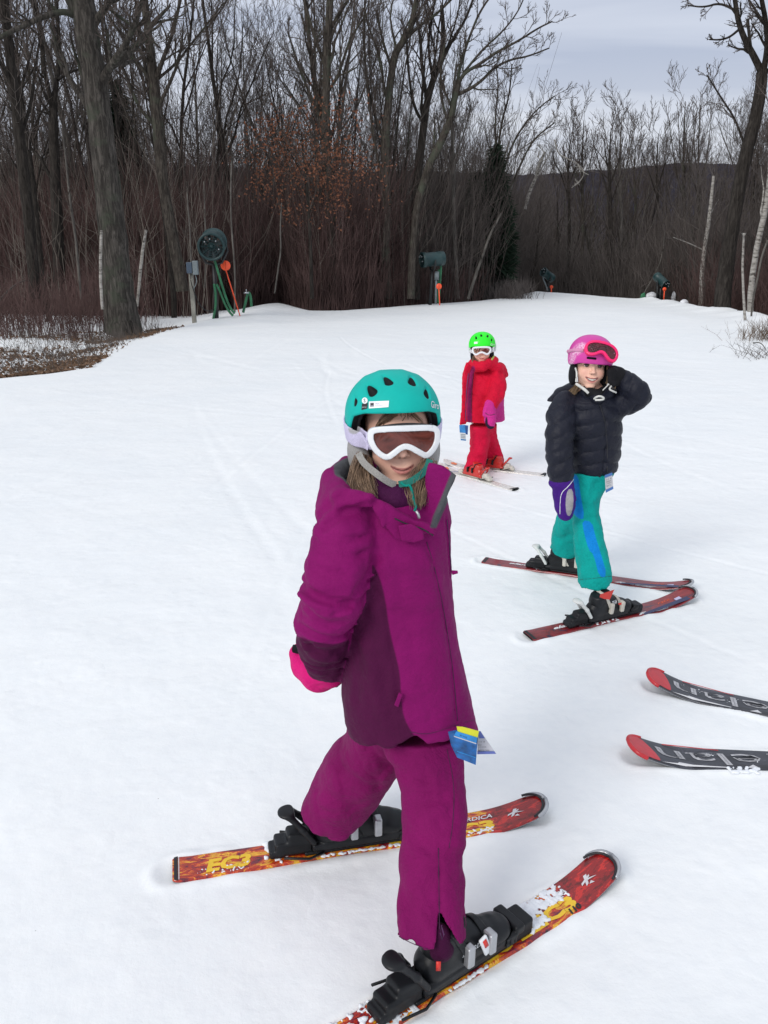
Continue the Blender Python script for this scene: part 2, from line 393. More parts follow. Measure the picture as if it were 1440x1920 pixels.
for i in range(90):
    ax = rs.uniform(-4, 4.5); ay = rs.uniform(1.2, 14); an = R_(90 + rs.normal(0, 28) if rs.rand() < .8 else rs.uniform(0, 180)); L = rs.uniform(1, 7)
    TRACKS.append((ax, ay, ax + L * math.cos(an), ay + L * math.sin(an), rs.uniform(.006, .022) * (1 + ay / 5), rs.uniform(.0006, .0022) * (1 + ay / 7)))
def axis(pts):
    """pts: list of (position, spacing) knots -> non-uniform coordinates"""
    out = [pts[0][0]]
    while out[-1] < pts[-1][0]:
        out.append(out[-1] + float(np.interp(out[-1], [p[0] for p in pts], [p[1] for p in pts])))
    return np.array(out)
def build_ground():
    X = axis([(-900, 120), (-120, 16), (-30, 1.2), (-13, .22), (-5, .07), (-1.3, .018), (-.7, .0105), (1.6, .0105), (2.4, .03), (6, .08), (12, .15), (30, 1.2), (120, 16), (900, 120)])
    Y = axis([(-300, 60), (-20, 3), (-1, .3), (1.1, .013), (2.6, .0125), (4.4, .018), (7, .05), (12, .07), (26, .12), (42, .25), (90, 3), (200, 20), (1800, 200)])
    gx, gy = np.meshgrid(X, Y, indexing='ij'); z = ground_z(gx, gy)
    V = np.stack([gx, gy, z], -1).reshape(-1, 3); ny = len(Y); n = len(X)
    i = np.arange(n - 1)[:, None] * ny; j = np.arange(ny - 1)[None]; F = np.stack([i + j, i + ny + j, i + ny + j + 1, i + j + 1], -1).reshape(-1, 4)
    x, y = V[:, 0], V[:, 1]; le = x - left_edge(y); re = right_edge(y) - x; ce = crest(x) + 7 - y
    ins = np.minimum(np.minimum(le + (.30 * wn2(x, y, 1.5, 2) + .22 * wn2(x, y, 4.5, 5)) * np.clip((y - 9) / 3, 0, 1), re + .2 * wn2(x, y, 2, 1)), ce)
    patch = .55 * wn2(x, y * 1.6, 1.3, 3) + .35 * wn2(x, y, 3.4, 5) + np.interp(y, [10, 12, 13.5, 17, 22, 30, 34], [-.75, -.1, .5, .35, .6, .4, -.5]) + .25 * np.clip(1.5 + le, 0, 1.2)
    patch = np.where(x > 5, .2 * wn2(x, y, 1.5, 2) - .35 + .5 * np.clip(1 + re, 0, 1), patch)
    m = np.where(ins > 0, ins + .3, np.maximum(patch * .6, ins * .6 + .1))
    cen = m[F].mean(1); sn = np.where(ins > -.4, 1, 0)[F].mean(1) > .5
    a = {'snow': m}
    def sub(name, sel):
        f = F[sel]; u, inv = np.unique(f, return_inverse=True)
        o = mesh_np(name, V[u], inv.reshape(f.shape), M_ground, attrs={'snow': m[u]}); return tag(o, kind='structure')
    sub('snow_slope', sn); sub('forest_floor', ~sn)
def ground_material():
    m, nt, b = new_mat('snow_and_leaf_litter'); N = NT(nt); v = N.coords('Object')
    s = N.attr('snow'); edge = N.math('ADD', s, N.math('MULTIPLY', N.math('SUBTRACT', N.noise(6, 8, .65, v), .5), .55))
    f = N.ramp(edge, [(.47, 0.0), (.53, 1.0)]); nt.nodes[-1]
    f = N.n('ShaderNodeMapRange', {0: edge, 1: .02, 2: .09}).outputs[0]
    n1 = N.noise(1.3, 5, .6, v); n2 = N.noise(260, 3, .6, v); n3 = N.noise(22, 6, .6, v)
    snow = N.ramp(n1, [(.3, (.84, .865, .875)), (.7, (.885, .90, .90))])
    snow = N.mix(1.0, snow, N.ramp(n3, [(.3, (.965, .97, .98)), (.6, (1, 1, 1))]), 'MULTIPLY')
    # specks of grit
    vo = N.n('ShaderNodeTexVoronoi', {'Vector': v, 'Scale': 3.1}).outputs['Distance']; snow = N.mix(N.ramp(vo, [(.0045, 1.0), (.008, 0.0)]), snow, c4((.10, .08, .06)))
    vo2 = N.n('ShaderNodeTexVoronoi', {'Vector': N.mapping(v, (1, .6, 1)), 'Scale': .9, 'Randomness': 1.0}).outputs['Distance']; snow = N.mix(N.ramp(vo2, [(.006, .8), (.012, 0.0)]), snow, c4((.2, .17, .13)))
    lit = N.ramp(N.noise(9, 8, .75, v), [(.25, (.03, .02, .015)), (.45, (.11, .070, .045)), (.62, (.21, .14, .09)), (.8, (.09, .058, .042))])
    lit = N.mix(1.0, lit, N.ramp(N.noise(60, 4, .7, v), [(.3, (.45, .45, .45)), (.7, (1.5, 1.45, 1.4))]), 'MULTIPLY')
    nt.links.new(N.mix(f, lit, snow), b.inputs['Base Color'])
    nt.links.new(N.n('ShaderNodeMapRange', {0: f, 3: .95, 4: .55}).outputs[0], b.inputs['Roughness'])
    b.inputs['Subsurface Weight'].default_value = 0.0; b.inputs['Specular IOR Level'].default_value = .25
    h = N.bump(N.noise(2.4, 3, .5, v), .45, .05); h = N.bump(N.noise(30, 3, .5, v), .22, .008, h); h = N.bump(N.noise(110, 2, .5, v), .16, .003, h)
    h = N.bump(n2, .16, .0025, h); sc = N.noise(3.2, 6, .6, N.mapping(v, (3.4, .55, 1), (0, 0, R_(14)))); h = N.bump(N.ramp(N.noise(4, 3, .55, v), [(.54, 0.0), (.64, 1.0)]), .22, .008, h)
    nt.links.new(h, b.inputs['Normal'])
    return m
M_ground = ground_material()
# ================================================================== distant wooded hills
def hill_mat():
    m, nt, b = new_mat('haze_tinted_wooded_hillside'); N = NT(nt); v = N.coords('Object')
    c = N.ramp(N.noise(.03, 9, .75, v), [(.3, (.035, .036, .058)), (.5, (.052, .052, .078)), (.72, (.085, .085, .11))])  # blue of the distant haze is put into the hillside colour
    nt.links.new(c, b.inputs['Base Color']); b.inputs['Roughness'].default_value = 1; b.inputs['Specular IOR Level'].default_value = 0
    nt.links.new(N.bump(N.noise(.12, 6, .8, v), 1, 6), b.inputs['Normal']); return m
M_hill = hill_mat()
def hills():
    X = np.linspace(-1500, 1700, 260); Y = np.linspace(420, 1700, 60); gx, gy = np.meshgrid(X, Y, indexing='ij')
    az = gx / gy * FPX + 720                                     # bearing only, to lay out the ridge line
    top = np.interp(gx / 1000, [-1.4, -.6, -.1, .12, .18, .25, .34, .42, .5, .62, .8, 1.2], [66, 64, 60, 54, 53, 56, 60, 59, 55, 50, 44, 36])
    ridge = np.exp(-((gy - 1050) / 330) ** 2)
    z = -48 + (top + 49) * ridge + 5 * wn2(gx, gy, .012, 1) + 3 * wn2(gx, gy, .05, 2) + rs.rand(*gx.shape) * 3.0 * ridge
    V = np.stack([gx, gy, z], -1).reshape(-1, 3); ny = 60; i = np.arange(259)[:, None] * ny; j = np.arange(ny - 1)[None]
    F = np.stack([i + j, i + ny + j, i + ny + j + 1, i + j + 1], -1).reshape(-1, 4)
    tag(mesh_np('hills', V, F, M_hill), kind='structure')
hills()
# ================================================================== woods
def bark(name, a, b_, lich=None, sc=9, ridge=1.0, strong=.7):
    m, nt, b = new_mat(name); N = NT(nt); v = N.coords('Object'); mv = N.mapping(v, (sc * 1.0, sc * 1.0, sc * .16))
    n = N.noise(2.2, 8, .72, mv, .8)
    c = N.ramp(n, [(.32, tuple(x * .35 for x in a)), (.48, a), (.68, b_)])
    if lich: c = N.mix(N.ramp(N.noise(1.7, 6, .7, v), [(.52, 0.0), (.64, .8)]), c, c4(lich))
    nt.links.new(c, b.inputs['Base Color']); b.inputs['Roughness'].default_value = .95; b.inputs['Specular IOR Level'].default_value = .1
    nt.links.new(N.bump(n, strong, .05), b.inputs['Normal']); return m
M_bark = bark('grey_brown_bark', (.048, .041, .035), (.115, .10, .085), (.075, .085, .062))
M_bark_near = bark('rough_fissured_bark', (.050, .045, .040), (.135, .122, .108), (.062, .070, .052), 7, 1, 1.0)
M_bark_dark = bark('dark_bark', (.030, .026, .023), (.065, .057, .050))
M_bark_pale = bark('pale_smooth_bark', (.10, .092, .083), (.19, .175, .155), None, 6, 1, .4)
M_twig = plain('bare_twigs', (.085, .070, .062), .95, var=.35, nscale=3, spec=.1)
M_twig_far = plain('bare_twigs_grey', (.115, .10, .094), .95, var=.3, nscale=2, spec=.1)
M_brush = plain('red_brown_saplings', (.082, .052, .048), .95, var=.45, nscale=1.2, spec=.1)
M_pale_stem = plain('pale_stems', (.15, .13, .112), .9, var=.35, nscale=2, spec=.1)
M_brush2 = plain('grey_brown_saplings', (.082, .070, .064), .95, var=.4, nscale=1.2, spec=.1)
def birch_mat():
    m, nt, b = new_mat('white_birch_bark'); N = NT(nt); v = N.coords('Object')
    n = N.noise(3.5, 6, .7, N.mapping(v, (1.5, 1.5, 5))); c = N.ramp(n, [(.36, (.04, .035, .03)), (.43, (.20, .185, .165)), (.6, (.36, .34, .31))])
    nt.links.new(c, b.inputs['Base Color']); b.inputs['Roughness'].default_value = .8; return m
M_birch = birch_mat()
class Tree:
    def __init__(s, seed, twig=.0055): s.r = np.random.RandomState(seed); s.b = {}; s.tw = twig
    def put(s, P, R): s.b.setdefault(('t' if R[0] > .022 else 'c', len(P)), []).append((P, R))
    def walk(s, p, d, L, r0, r1, K, wob, up):
        P = [np.array(p, float)]; d = unit(np.array(d, float)); D = [d]
        for i in range(K - 1):
            d = unit(d + s.r.normal(0, wob, 3) + np.array([0, 0, up])); P.append(P[-1] + d * L / (K - 1)); D.append(d)
        P = np.array(P); R = np.linspace(1, 0, K) ** .8 * (r0 - r1) + r1; s.put(P, R); return P, R, D
    def kids(s, P, R, D, n, t0, Lc, lev, up=.10, ang=(.45, .9), rf=.62):
        K = len(P)
        for i in range(n):
            t = t0 + (1 - t0) * (i + s.r.rand()) / n; f = t * (K - 1); k = min(int(f), K - 2); q = P[k] + (P[k + 1] - P[k]) * (f - k)
            d = unit(P[k + 1] - P[k]); a = s.r.uniform(*ang); side = unit(np.cross(d, s.r.normal(0, 1, 3)))
            nd = d * math.cos(a) + side * math.sin(a); r = (R[k] + (R[k + 1] - R[k]) * (f - k))
            s.grow(q, nd, Lc * (1.15 - .55 * t) * s.r.uniform(.7, 1.2), max(r * rf, s.tw), lev, up)
    def grow(s, p, d, L, r, lev, up=.10):
        if lev <= 0:
            s.walk(p, d, L, r, s.tw * .55, 4, .16, up); return
        P, R, D = s.walk(p, d, L, r, max(s.tw * .8, r * .25), 6, .17, up)
        s.kids(P, R, D, [0, 5, 5, 5][lev], .2, L * .52, lev - 1, up)
    def build(s, parent, mt, mc, sides=6, names=('trunk', 'crown')):
        out = []
        for key, nm, m, sd in (('t', names[0], mt, sides), ('c', names[1], mc, 3)):
            mb = MB()
            for (kk, K), lst in s.b.items():
                if kk == key: mb.tubes(np.array([a for a, _ in lst]), np.array([b for _, b in lst]), sd)
            if mb.n: out.append(mb.build(nm, m, parent))
        return out
def copy_tree(o, parent=None):
    c = o.copy(); COL.objects.link(c)
    if parent is not None: c.parent = parent
    for ch in o.children: copy_tree(ch, c)
    return c
# ---- prototypes of the fill trees, built at the origin and moved to their first spot
def proto(seed, H, r, style):
    t = Tree(seed, .0062); root = empty('bare_tree', (0, 0, 0))
    lean = t.r.normal(0, .035, 2)
    P, R, D = t.walk((0, 0, -.4), (lean[0], lean[1], 1), H * .86, r, r * .18, 12, .035, .03)
    if style == 'vase':
        t.kids(P, R, D, 9, .34, H * .42, 3, .16, (.35, .65), .55)
    elif style == 'slim':
        t.kids(P, R, D, 12, .30, H * .24, 2, .14, (.5, .9), .42); t.kids(P, R, D, 5, .55, H * .3, 3, .2, (.3, .5), .5)
    else:                           # forked low
        for q in range(3):
            k = 3 + q; d = unit(np.array([math.cos(q * 2.2 + seed), math.sin(q * 2.2 + seed), 2.6])); P2, R2, D2 = t.walk(P[k], d, H * .6, R[k] * .7, R[k] * .16, 9, .07, .06)
            t.kids(P2, R2, D2, 7, .25, H * .26, 2, .15, (.4, .8), .5)
        t.kids(P, R, D, 6, .5, H * .26, 2, .15, (.4, .8), .5)
    t.build(root, [M_bark, M_bark_dark, M_bark_pale][seed % 3] if style != 'slim' else [M_bark_dark, M_bark_pale][seed % 2], M_twig if seed % 2 else M_twig_far)
    return root
PROTO = [proto(1, 15, .115, 'vase'), proto(2, 14, .10, 'slim'), proto(3, 15, .12, 'fork'), proto(4, 13, .085, 'slim'), proto(5, 16, .13, 'vase'), proto(6, 12, .075, 'fork'), proto(7, 14, .10, 'vase'), proto(9, 9, .05, 'slim')]
LAB = {'left': 'slim bare grey tree in the dense wood left of the snow run', 'mid': 'bare grey tree in the wood behind the snow crest', 'right': 'bare tree in the wood at the far right end of the run'}
used = set()
MARK = [(-200, 'the bent grey trunk'), (60, 'the twin limbed tree'), (140, 'the massive old trunk'), (250, 'the tall grey forked tree'), (345, 'the electrical post'), (400, 'the round fan snow gun'), (480, 'the bent green hose'), (560, 'the orange leaved tree'), (640, 'the twin stemmed grey tree'), (722, 'the curved tree'), (780, 'the wide leaning tree'), (820, 'the cylinder snow gun'), (900, 'the narrow dark conifer'), (985, 'the white birches'), (1035, 'the far middle snow gun'), (1110, 'the sky gap above the run'), (1180, 'the open end of the run'), (1245, 'the right hand snow gun'), (1320, 'the pale birch trunk'), (1385, 'the large dark leaning tree'), (1450, 'the curved white birch')]
STY = ['wide crowned', 'slim straight', 'low forked', 'slender', 'stout wide crowned', 'small forked', 'spreading', 'thin young']
def plant(k, x, y, s=1.0, where='left', sz=None):
    _px = 720 + FPX * x / y * (CT + .25 * ST)
    if _px < -110 or _px > 1550: return None
    p = PROTO[k]; o = p if k not in used else copy_tree(p); used.add(k)
    o.location = (x, y, float(ground_z(x, y, False)) - .05); o.rotation_euler = (0, 0, rnd.uniform(0, 6.28)); o.scale = (s, s, sz or s)
    g = {'left': 'bare trees in the wood left of the run', 'mid': 'bare trees in the wood behind the crest', 'right': 'bare trees at the far right end of the run'}[where]
    px = 720 + FPX * x / y * (CT + .25 * ST); mk = min(MARK, key=lambda m: abs(m[0] - px))[1]; row = 'just behind' if y < 29 else ('rows behind' if y < 40 else ('deep behind' if y < 52 else 'far off behind'))
    tag(o, '%s bare tree %s %s' % (STY[k], row, mk), 'tree', g); return o
def fill_woods():
    r = random.Random(22)
    def px_to(px, Y): return (px - 720) / FPX * Y / (CT + .25 * ST)
    # left and middle wall of trees: rows behind one another, thinning to the right
    for Y, step, jit in ((24, 190, 55), (27.5, 108, 50), (31, 74, 36), (36, 56, 30), (42, 46, 26), (50, 44, 25), (60, 44, 25)):
        px = -260
        while px < 1000:
            x = px_to(px + r.uniform(-jit, jit), Y); yy = Y + r.uniform(-1.6, 1.6)
            near_run = x > left_edge(yy) - .9 and yy < crest(x) + 1.2
            if not near_run and not (px > 870 and Y < 40):
                tall = np.interp(px, [-200, 600, 800, 1000], [1.0, .95, .80, .52]) * r.uniform(.75, 1.08) * (1 if Y < 40 else 1.05)
                k = r.choice([0, 1, 2, 3, 4, 5, 6, 1, 3, 7])
                plant(k, x, yy, tall * (1 if k != 7 else 1.1), 'left' if px < 560 else 'mid')
            px += step * r.uniform(.7, 1.3)
    # beyond the run on the right, lower down the hill: tops near y 200..260 of the photograph
    for Y, step in ((43, 84), (49, 60), (56, 48), (66, 42), (78, 46)):
        px = 985
        while px < 1620:
            x = px_to(px + r.uniform(-20, 20), Y); yy = Y + r.uniform(-2, 2)
            if not (x < right_edge(yy) and yy < crest(x) + 5):
                want = np.interp(px, [985, 1040, 1120, 1180, 1300, 1380, 1480], [300, 262, 255, 268, 235, 190, 60]) + r.uniform(-26, 45)   # row the tree top reaches
                topz = W(px, want, Y)[2]; h = topz - float(ground_z(x, yy, False)); k = r.choice([0, 1, 2, 3, 4, 5, 6, 6, 2]); H0 = [15, 14, 15, 13, 16, 12, 14][k] * 1.02
                plant(k, x, yy, max(.35, h / H0), 'right')
            px += step * r.uniform(.7, 1.3)
    # right edge of the run
    for x, y, k, s in ((11.8, 27, 3, .5), (12.6, 24, 7, .6), (13.4, 30, 1, .62), (14.5, 26, 6, .55), (11.6, 33, 5, .55), (15.5, 33, 0, .75), (17, 29, 2, .8), (12.9, 37, 3, .6), (10.9, 40, 6, .5)): plant(k, x, y, s, 'right')
fill_woods()
# ---- trees that can be recognised one by one, traced limb by limb and given their own distance
def hero(label, Y, trunk, limbs, mt, mc, seed, kid=(7, 3), kl=.34, name='bare_tree', top_kids=6, cat='tree', dY=.0, sides=10, up=.12, limbs_t=.25):
    t = Tree(seed, .0058 * max(1, Y / 26))
    WF = .90
    def to3(path, lean_y):
        n = len(path); Q = []
        for i, (px, py, w) in enumerate(path):
            yy = Y + lean_y * i / max(1, n - 1); Q.append((*W(px, py, yy), w * WF / FPX * yy * .5))
        return np.array(Q)
    A = to3(trunk, dY); root = empty(name, (A[0][0], A[0][1], A[0][2]), label, cat)
    def finer(Q, n=2):
        P = smooth_poly(Q, n, False); return P
    Q = finer(A); Q[:, :2] += t.r.normal(0, .004, (len(Q), 2)) * Q[:, 3:4] / .1
    t.b.setdefault(('t', len(Q)), []).append((Q[:, :3], Q[:, 3]))
    H = A[-1][2] - A[0][2]
    if top_kids: t.kids(Q[:, :3], Q[:, 3], None, top_kids, .45, H * kl, 2, up, (.4, .8), .4)
    for j, lb in enumerate(limbs):
        L3 = to3(lb, t.r.uniform(-1.3, 1.3)); L3[0, 1] = Y; L3 = finer(L3); ln = np.linalg.norm(np.diff(L3[:, :3], axis=0), axis=1).sum()
        L3[:, 3] *= .8; t.b.setdefault(('t', len(L3)), []).append((L3[:, :3], L3[:, 3]))
        if kid[0]: t.kids(L3[:, :3], L3[:, 3], None, kid[0], limbs_t, ln * kl, kid[1] - 1, up, (.4, .85), .5)
    t.build(root, mt, mc, sides)
    return root
hero('massive old tree with rough fissured bark standing in the leaf litter at left', 18.5, [(232, 622, 78), (224, 560, 62), (216, 480, 55), (207, 400, 53), (196, 300, 47), (185, 200, 46), (171, 110, 43), (160, 40, 43), (150, -40, 38), (138, -170, 32)],
     [[(188, 160, 26), (205, 128, 18), (228, 96, 15), (246, 62, 12), (262, 20, 10), (272, -30, 8)], [(142, 30, 16), (118, 20, 13), (80, 32, 12), (40, 50, 11), (0, 70, 10), (-50, 96, 8)], [(180, 40, 18), (200, 10, 14), (222, -20, 12), (250, -80, 9)], [(202, 14, 8), (240, 44, 6), (275, 66, 5), (300, 90, 4)]],
     M_bark_near, M_twig, 31, (7, 3), .4, top_kids=5, sides=18)
hero('tall grey forked tree behind the snow gun with the round fan', 23.5, [(342, 545, 26), (325, 450, 22), (309, 370, 21), (300, 290, 21), (293, 210, 20), (288, 150, 19), (281, 90, 16), (273, 20, 14), (268, -60, 12)],
     [[(291, 235, 9), (262, 205, 8), (243, 160, 7), (225, 112, 6)], [(292, 150, 12), (306, 110, 10), (325, 60, 8), (338, 0, 7)], [(296, 148, 7), (332, 118, 6), (356, 85, 5), (385, 50, 4), (420, 5, 3)], [(290, 120, 7), (262, 80, 6), (248, 30, 5)]], M_bark, M_twig, 32, (8, 3), .36)
hero('grey trunk at the left frame edge with a bent top', 21, [(66, 560, 22), (56, 420, 22), (42, 300, 21), (32, 215, 19), (20, 120, 17), (12, 40, 16), (5, -60, 14)], [[(38, 260, 9), (60, 190, 7), (66, 120, 6), (78, 60, 5)]], M_bark_dark, M_twig, 33, (7, 3), .36)
hero('dark tree with twin upright limbs left of the massive old trunk', 25, [(112, 560, 24), (108, 420, 22), (104, 330, 20), (100, 250, 18), (100, 190, 15)], [[(99, 200, 13), (84, 140, 10), (78, 70, 9), (62, 10, 8), (50, -50, 6)], [(100, 195, 13), (108, 140, 11), (112, 80, 9), (104, 0, 8), (100, -60, 6)], [(108, 150, 6), (130, 135, 6), (148, 130, 5)], [(78, 72, 6), (50, 45, 5), (20, 25, 4)]], M_bark_dark, M_twig, 34, (8, 3), .34, top_kids=3)
hero('twin stemmed grey tree rising out of the orange leaved tree', 27, [(628, 560, 24), (622, 450, 20), (616, 350, 19), (611, 260, 18), (611, 180, 16), (613, 100, 15), (618, 30, 14), (622, -60, 12)],
     [[(612, 275, 16), (598, 215, 13), (590, 150, 12), (580, 80, 11), (572, 0, 9)], [(612, 130, 9), (590, 70, 8), (575, 20, 7), (560, -40, 6)], [(616, 60, 8), (640, 20, 7), (665, -20, 6)], [(598, 215, 8), (570, 150, 6), (555, 110, 5), (540, 60, 4)]], M_bark, M_twig, 35, (8, 3), .33)
hero('bare tree with a curved trunk bending right above the woods', 28, [(728, 560, 20), (722, 480, 19), (726, 400, 18), (724, 330, 17), (722, 260, 17), (728, 190, 15), (735, 130, 14), (742, 96, 14), (756, 78, 12), (772, 50, 11), (780, 0, 9)],
     [[(758, 76, 8), (786, 48, 7), (815, 30, 6), (850, -5, 5)], [(735, 130, 7), (718, 80, 6), (705, 20, 5)], [(724, 270, 8), (700, 210, 6), (688, 150, 5), (680, 60, 4)], [(724, 350, 9), (705, 290, 7), (690, 180, 6), (683, 100, 5), (684, 0, 4)]], M_bark, M_twig, 36, (8, 3), .34)
hero('dark upright tree just left of the cylinder shaped snow gun', 29, [(778, 560, 22), (776, 470, 20), (778, 400, 18), (783, 330, 17), (793, 250, 15), (800, 190, 14), (812, 150, 12), (826, 120, 11), (832, 66, 9), (828, 10, 7)],
     [[(800, 185, 9), (790, 120, 8), (788, 60, 7), (770, 0, 5)], [(796, 235, 8), (775, 200, 7), (765, 130, 6), (762, 60, 5)], [(812, 150, 8), (802, 90, 6), (808, 40, 5), (820, -20, 4)], [(826, 122, 8), (850, 70, 7), (872, 40, 6), (890, -10, 5)]], M_bark_dark, M_twig, 37, (8, 3), .34)
hero('wide leaning tree whose long bare limbs sweep right across the sky', 27.5, [(770, 560, 16), (773, 470, 15), (780, 390, 15), (800, 320, 15), (822, 275, 15), (842, 235, 15), (850, 195, 13), (858, 160, 12)],
     [[(856, 165, 9), (868, 138, 8), (900, 120, 7), (930, 98, 6), (970, 78, 5), (1010, 52, 4), (1036, 40, 3)], [(850, 180, 10), (880, 168, 8), (905, 150, 7), (925, 128, 6), (955, 112, 5), (990, 106, 4), (1030, 90, 3)], [(856, 160, 8), (866, 110, 7), (880, 70, 6), (900, 20, 5), (930, -20, 4)], [(868, 138, 6), (905, 92, 5), (940, 62, 4), (970, 25, 3), (985, -10, 3)], [(842, 235, 7), (825, 180, 6), (826, 130, 5), (835, 80, 4)]], M_bark, M_twig, 38, (11, 3), .27, top_kids=2, limbs_t=.12)
hero('slim pale grey tree beside the sky gap behind the red suited child', 31, [(858, 560, 9), (853, 470, 9), (850, 380, 8), (851, 300, 7), (846, 230, 6), (850, 170, 5), (856, 120, 4)], [[(851, 300, 4), (870, 250, 3), (884, 200, 3)], [(850, 340, 4), (830, 280, 3), (822, 230, 3)]], M_bark_pale, M_twig_far, 39, (8, 3), .32)
hero('spreading multi stemmed tree behind the dark conifer', 36, [(962, 560, 13), (958, 470, 11), (948, 400, 10), (938, 340, 9), (930, 280, 8)], [[(933, 290, 6), (940, 230, 5), (955, 180, 4), (960, 120, 3)], [(938, 340, 7), (960, 270, 5), (985, 230, 4), (1012, 200, 3), (1040, 180, 3)], [(930, 280, 6), (928, 220, 4), (935, 160, 3), (930, 120, 3)], [(945, 380, 6), (975, 310, 4), (1000, 260, 4), (1040, 230, 3)]], M_bark, M_twig_far, 40, (10, 3), .33)
hero('large dark tree leaning in from the right frame edge', 24, [(1352, 585, 34), (1362, 500, 30), (1374, 420, 27), (1385, 350, 25), (1398, 290, 25), (1412, 240, 23), (1424, 185, 22), (1430, 130, 20)],
     [[(1430, 140, 17), (1415, 108, 15), (1396, 74, 13), (1384, 40, 12), (1378, 0, 10), (1372, -50, 8)], [(1430, 140, 15), (1440, 90, 13), (1436, 40, 12), (1428, 0, 10), (1420, -50, 8)], [(1408, 95, 8), (1404, 60, 7), (1402, 38, 7)], [(1386, 55, 6), (1368, 70, 5), (1350, 75, 4), (1330, 74, 3)], [(1380, 20, 6), (1350, 5, 5), (1320, 14, 4), (1290, 10, 3)], [(1400, 285, 6), (1380, 225, 5), (1350, 180, 4), (1325, 140, 3)], [(1436, 50, 6), (1410, 8, 5), (1390, -20, 4)]], M_bark_dark, M_twig, 41, (7, 3), .32, top_kids=0, up=.04)
hero('white birch leaning right in front of the distant hill', 38, [(984, 392, 7), (992, 362, 7), (1004, 335, 6), (1012, 305, 6), (1022, 285, 5)], [[(1006, 335, 3), (1018, 310, 2.4), (1030, 292, 2)]], M_birch, M_birch, 42, (4, 2), .4, 'birch_tree', 2)
hero('crooked birch with white stems in front of the dark conifer', 37, [(952, 545, 5), (950, 440, 5), (945, 390, 5), (940, 345, 4.5), (944, 300, 4), (955, 265, 3)], [[(944, 385, 3), (962, 350, 3), (966, 300, 2.5), (975, 260, 2)], [(950, 300, 2.5), (1000, 262, 2.2), (1040, 240, 1.6)]], M_birch, M_twig_far, 43, (6, 2), .4, 'birch_tree', 3)
hero('dead white branch arching over the sky gap from the birches', 37, [(1040, 262, 3), (1046, 288, 2.6), (1060, 296, 2.4), (1082, 306, 2.2), (1098, 322, 2), (1088, 340, 2), (1072, 352, 1.8)], [[(1082, 306, 2), (1092, 322, 1.6), (1104, 328, 1.4)]], M_birch, M_birch, 44, (3, 1), .4, 'fallen_branch', 2, 'branch')
hero('pale birch trunk between the far snow gun and the right edge', 29, [(1314, 578, 11), (1316, 520, 9), (1320, 470, 8), (1327, 430, 7.5), (1332, 390, 7), (1335, 360, 6), (1338, 330, 5)], [[(1322, 470, 2.5), (1290, 455, 2.2), (1262, 445, 1.6)]], M_birch, M_twig_far, 45, (4, 2), .3, 'birch_tree', 4)
hero('curved white birch at the right frame edge', 22, [(1406, 600, 13), (1408, 540, 12), (1416, 480, 11), (1424, 440, 11), (1434, 400, 11), (1442, 350, 10), (1446, 280, 8), (1450, 200, 7)], [], M_birch, M_twig, 46, (0, 2), .3, 'birch_tree', 3)
hero('thin white pole of a dead sapling standing near the right edge', 20, [(1397, 600, 5.5), (1394, 550, 5), (1392, 500, 4.6), (1395, 437, 4)], [[(1395, 446, 2.2), (1391, 436, 1.8)], [(1394, 446, 2), (1399, 436, 1.6)]], M_birch, M_twig, 47, (0, 1), .3, 'dead_sapling', 0, 'sapling')
hero('broken pale stem standing just left of the massive trunk', 17.6, [(192, 580, 5.5), (189, 540, 6), (188, 490, 6), (190, 432, 5)], [], M_birch, M_twig, 48, (0, 1), .3, 'dead_sapling', 0, 'sapling')
hero('broken pale stem leaning right beside the massive trunk', 19.6, [(257, 575, 5), (262, 520, 6), (267, 470, 6), (274, 431, 5)], [], M_birch, M_twig, 49, (0, 1), .3, 'dead_sapling', 0, 'sapling')
for (lb, Y, tr, sd) in (('slender pale sapling curving up left of the massive trunk', 19, [(152, 560, 4), (147, 500, 5), (140, 430, 5), (130, 370, 4.4), (124, 300, 3.6), (116, 240, 3)], 50),
                        ('thin white sapling rising behind the grey electrical post', 23, [(362, 560, 4), (358, 500, 3.6), (357, 440, 3.4), (352, 390, 3), (350, 340, 2.4)], 51),
                        ('thin pale sapling just right of the orange marker disc', 23.2, [(440, 585, 3.6), (441, 520, 3.6), (438, 475, 3.4), (434, 430, 3.2), (432, 370, 3), (434, 300, 2.4)], 52),
                        ('thin pale stem showing between post and snow gun', 23.4, [(384, 540, 3), (386, 480, 3), (384, 400, 3), (382, 340, 2.4)], 53),
                        ('crooked thin pale sapling in the brush right of the marker', 24, [(515, 550, 3), (522, 500, 3), (527, 470, 3), (525, 430, 2.6), (528, 380, 2)], 54),
                        ('leaning pale sapling behind the cylinder snow gun', 30, [(878, 560, 6), (890, 520, 6), (905, 480, 5), (918, 440, 4.4), (940, 400, 4)], 55),
                        ('straight pale sapling left of the right hand snow gun', 33, [(1202, 560, 3), (1236, 500, 2), (1243, 470, 2.4), (1247, 435, 2)], 56),
                        ('pair of leaning thin birch stems low at the right edge', 20.5, [(1408, 600, 3.6), (1412, 560, 4), (1420, 525, 4), (1428, 480, 4), (1440, 450, 4)], 57)):
    hero(lb, Y, tr, [], M_bark_pale, M_twig, sd, (0, 1), .14, 'sapling', 3, 'sapling')
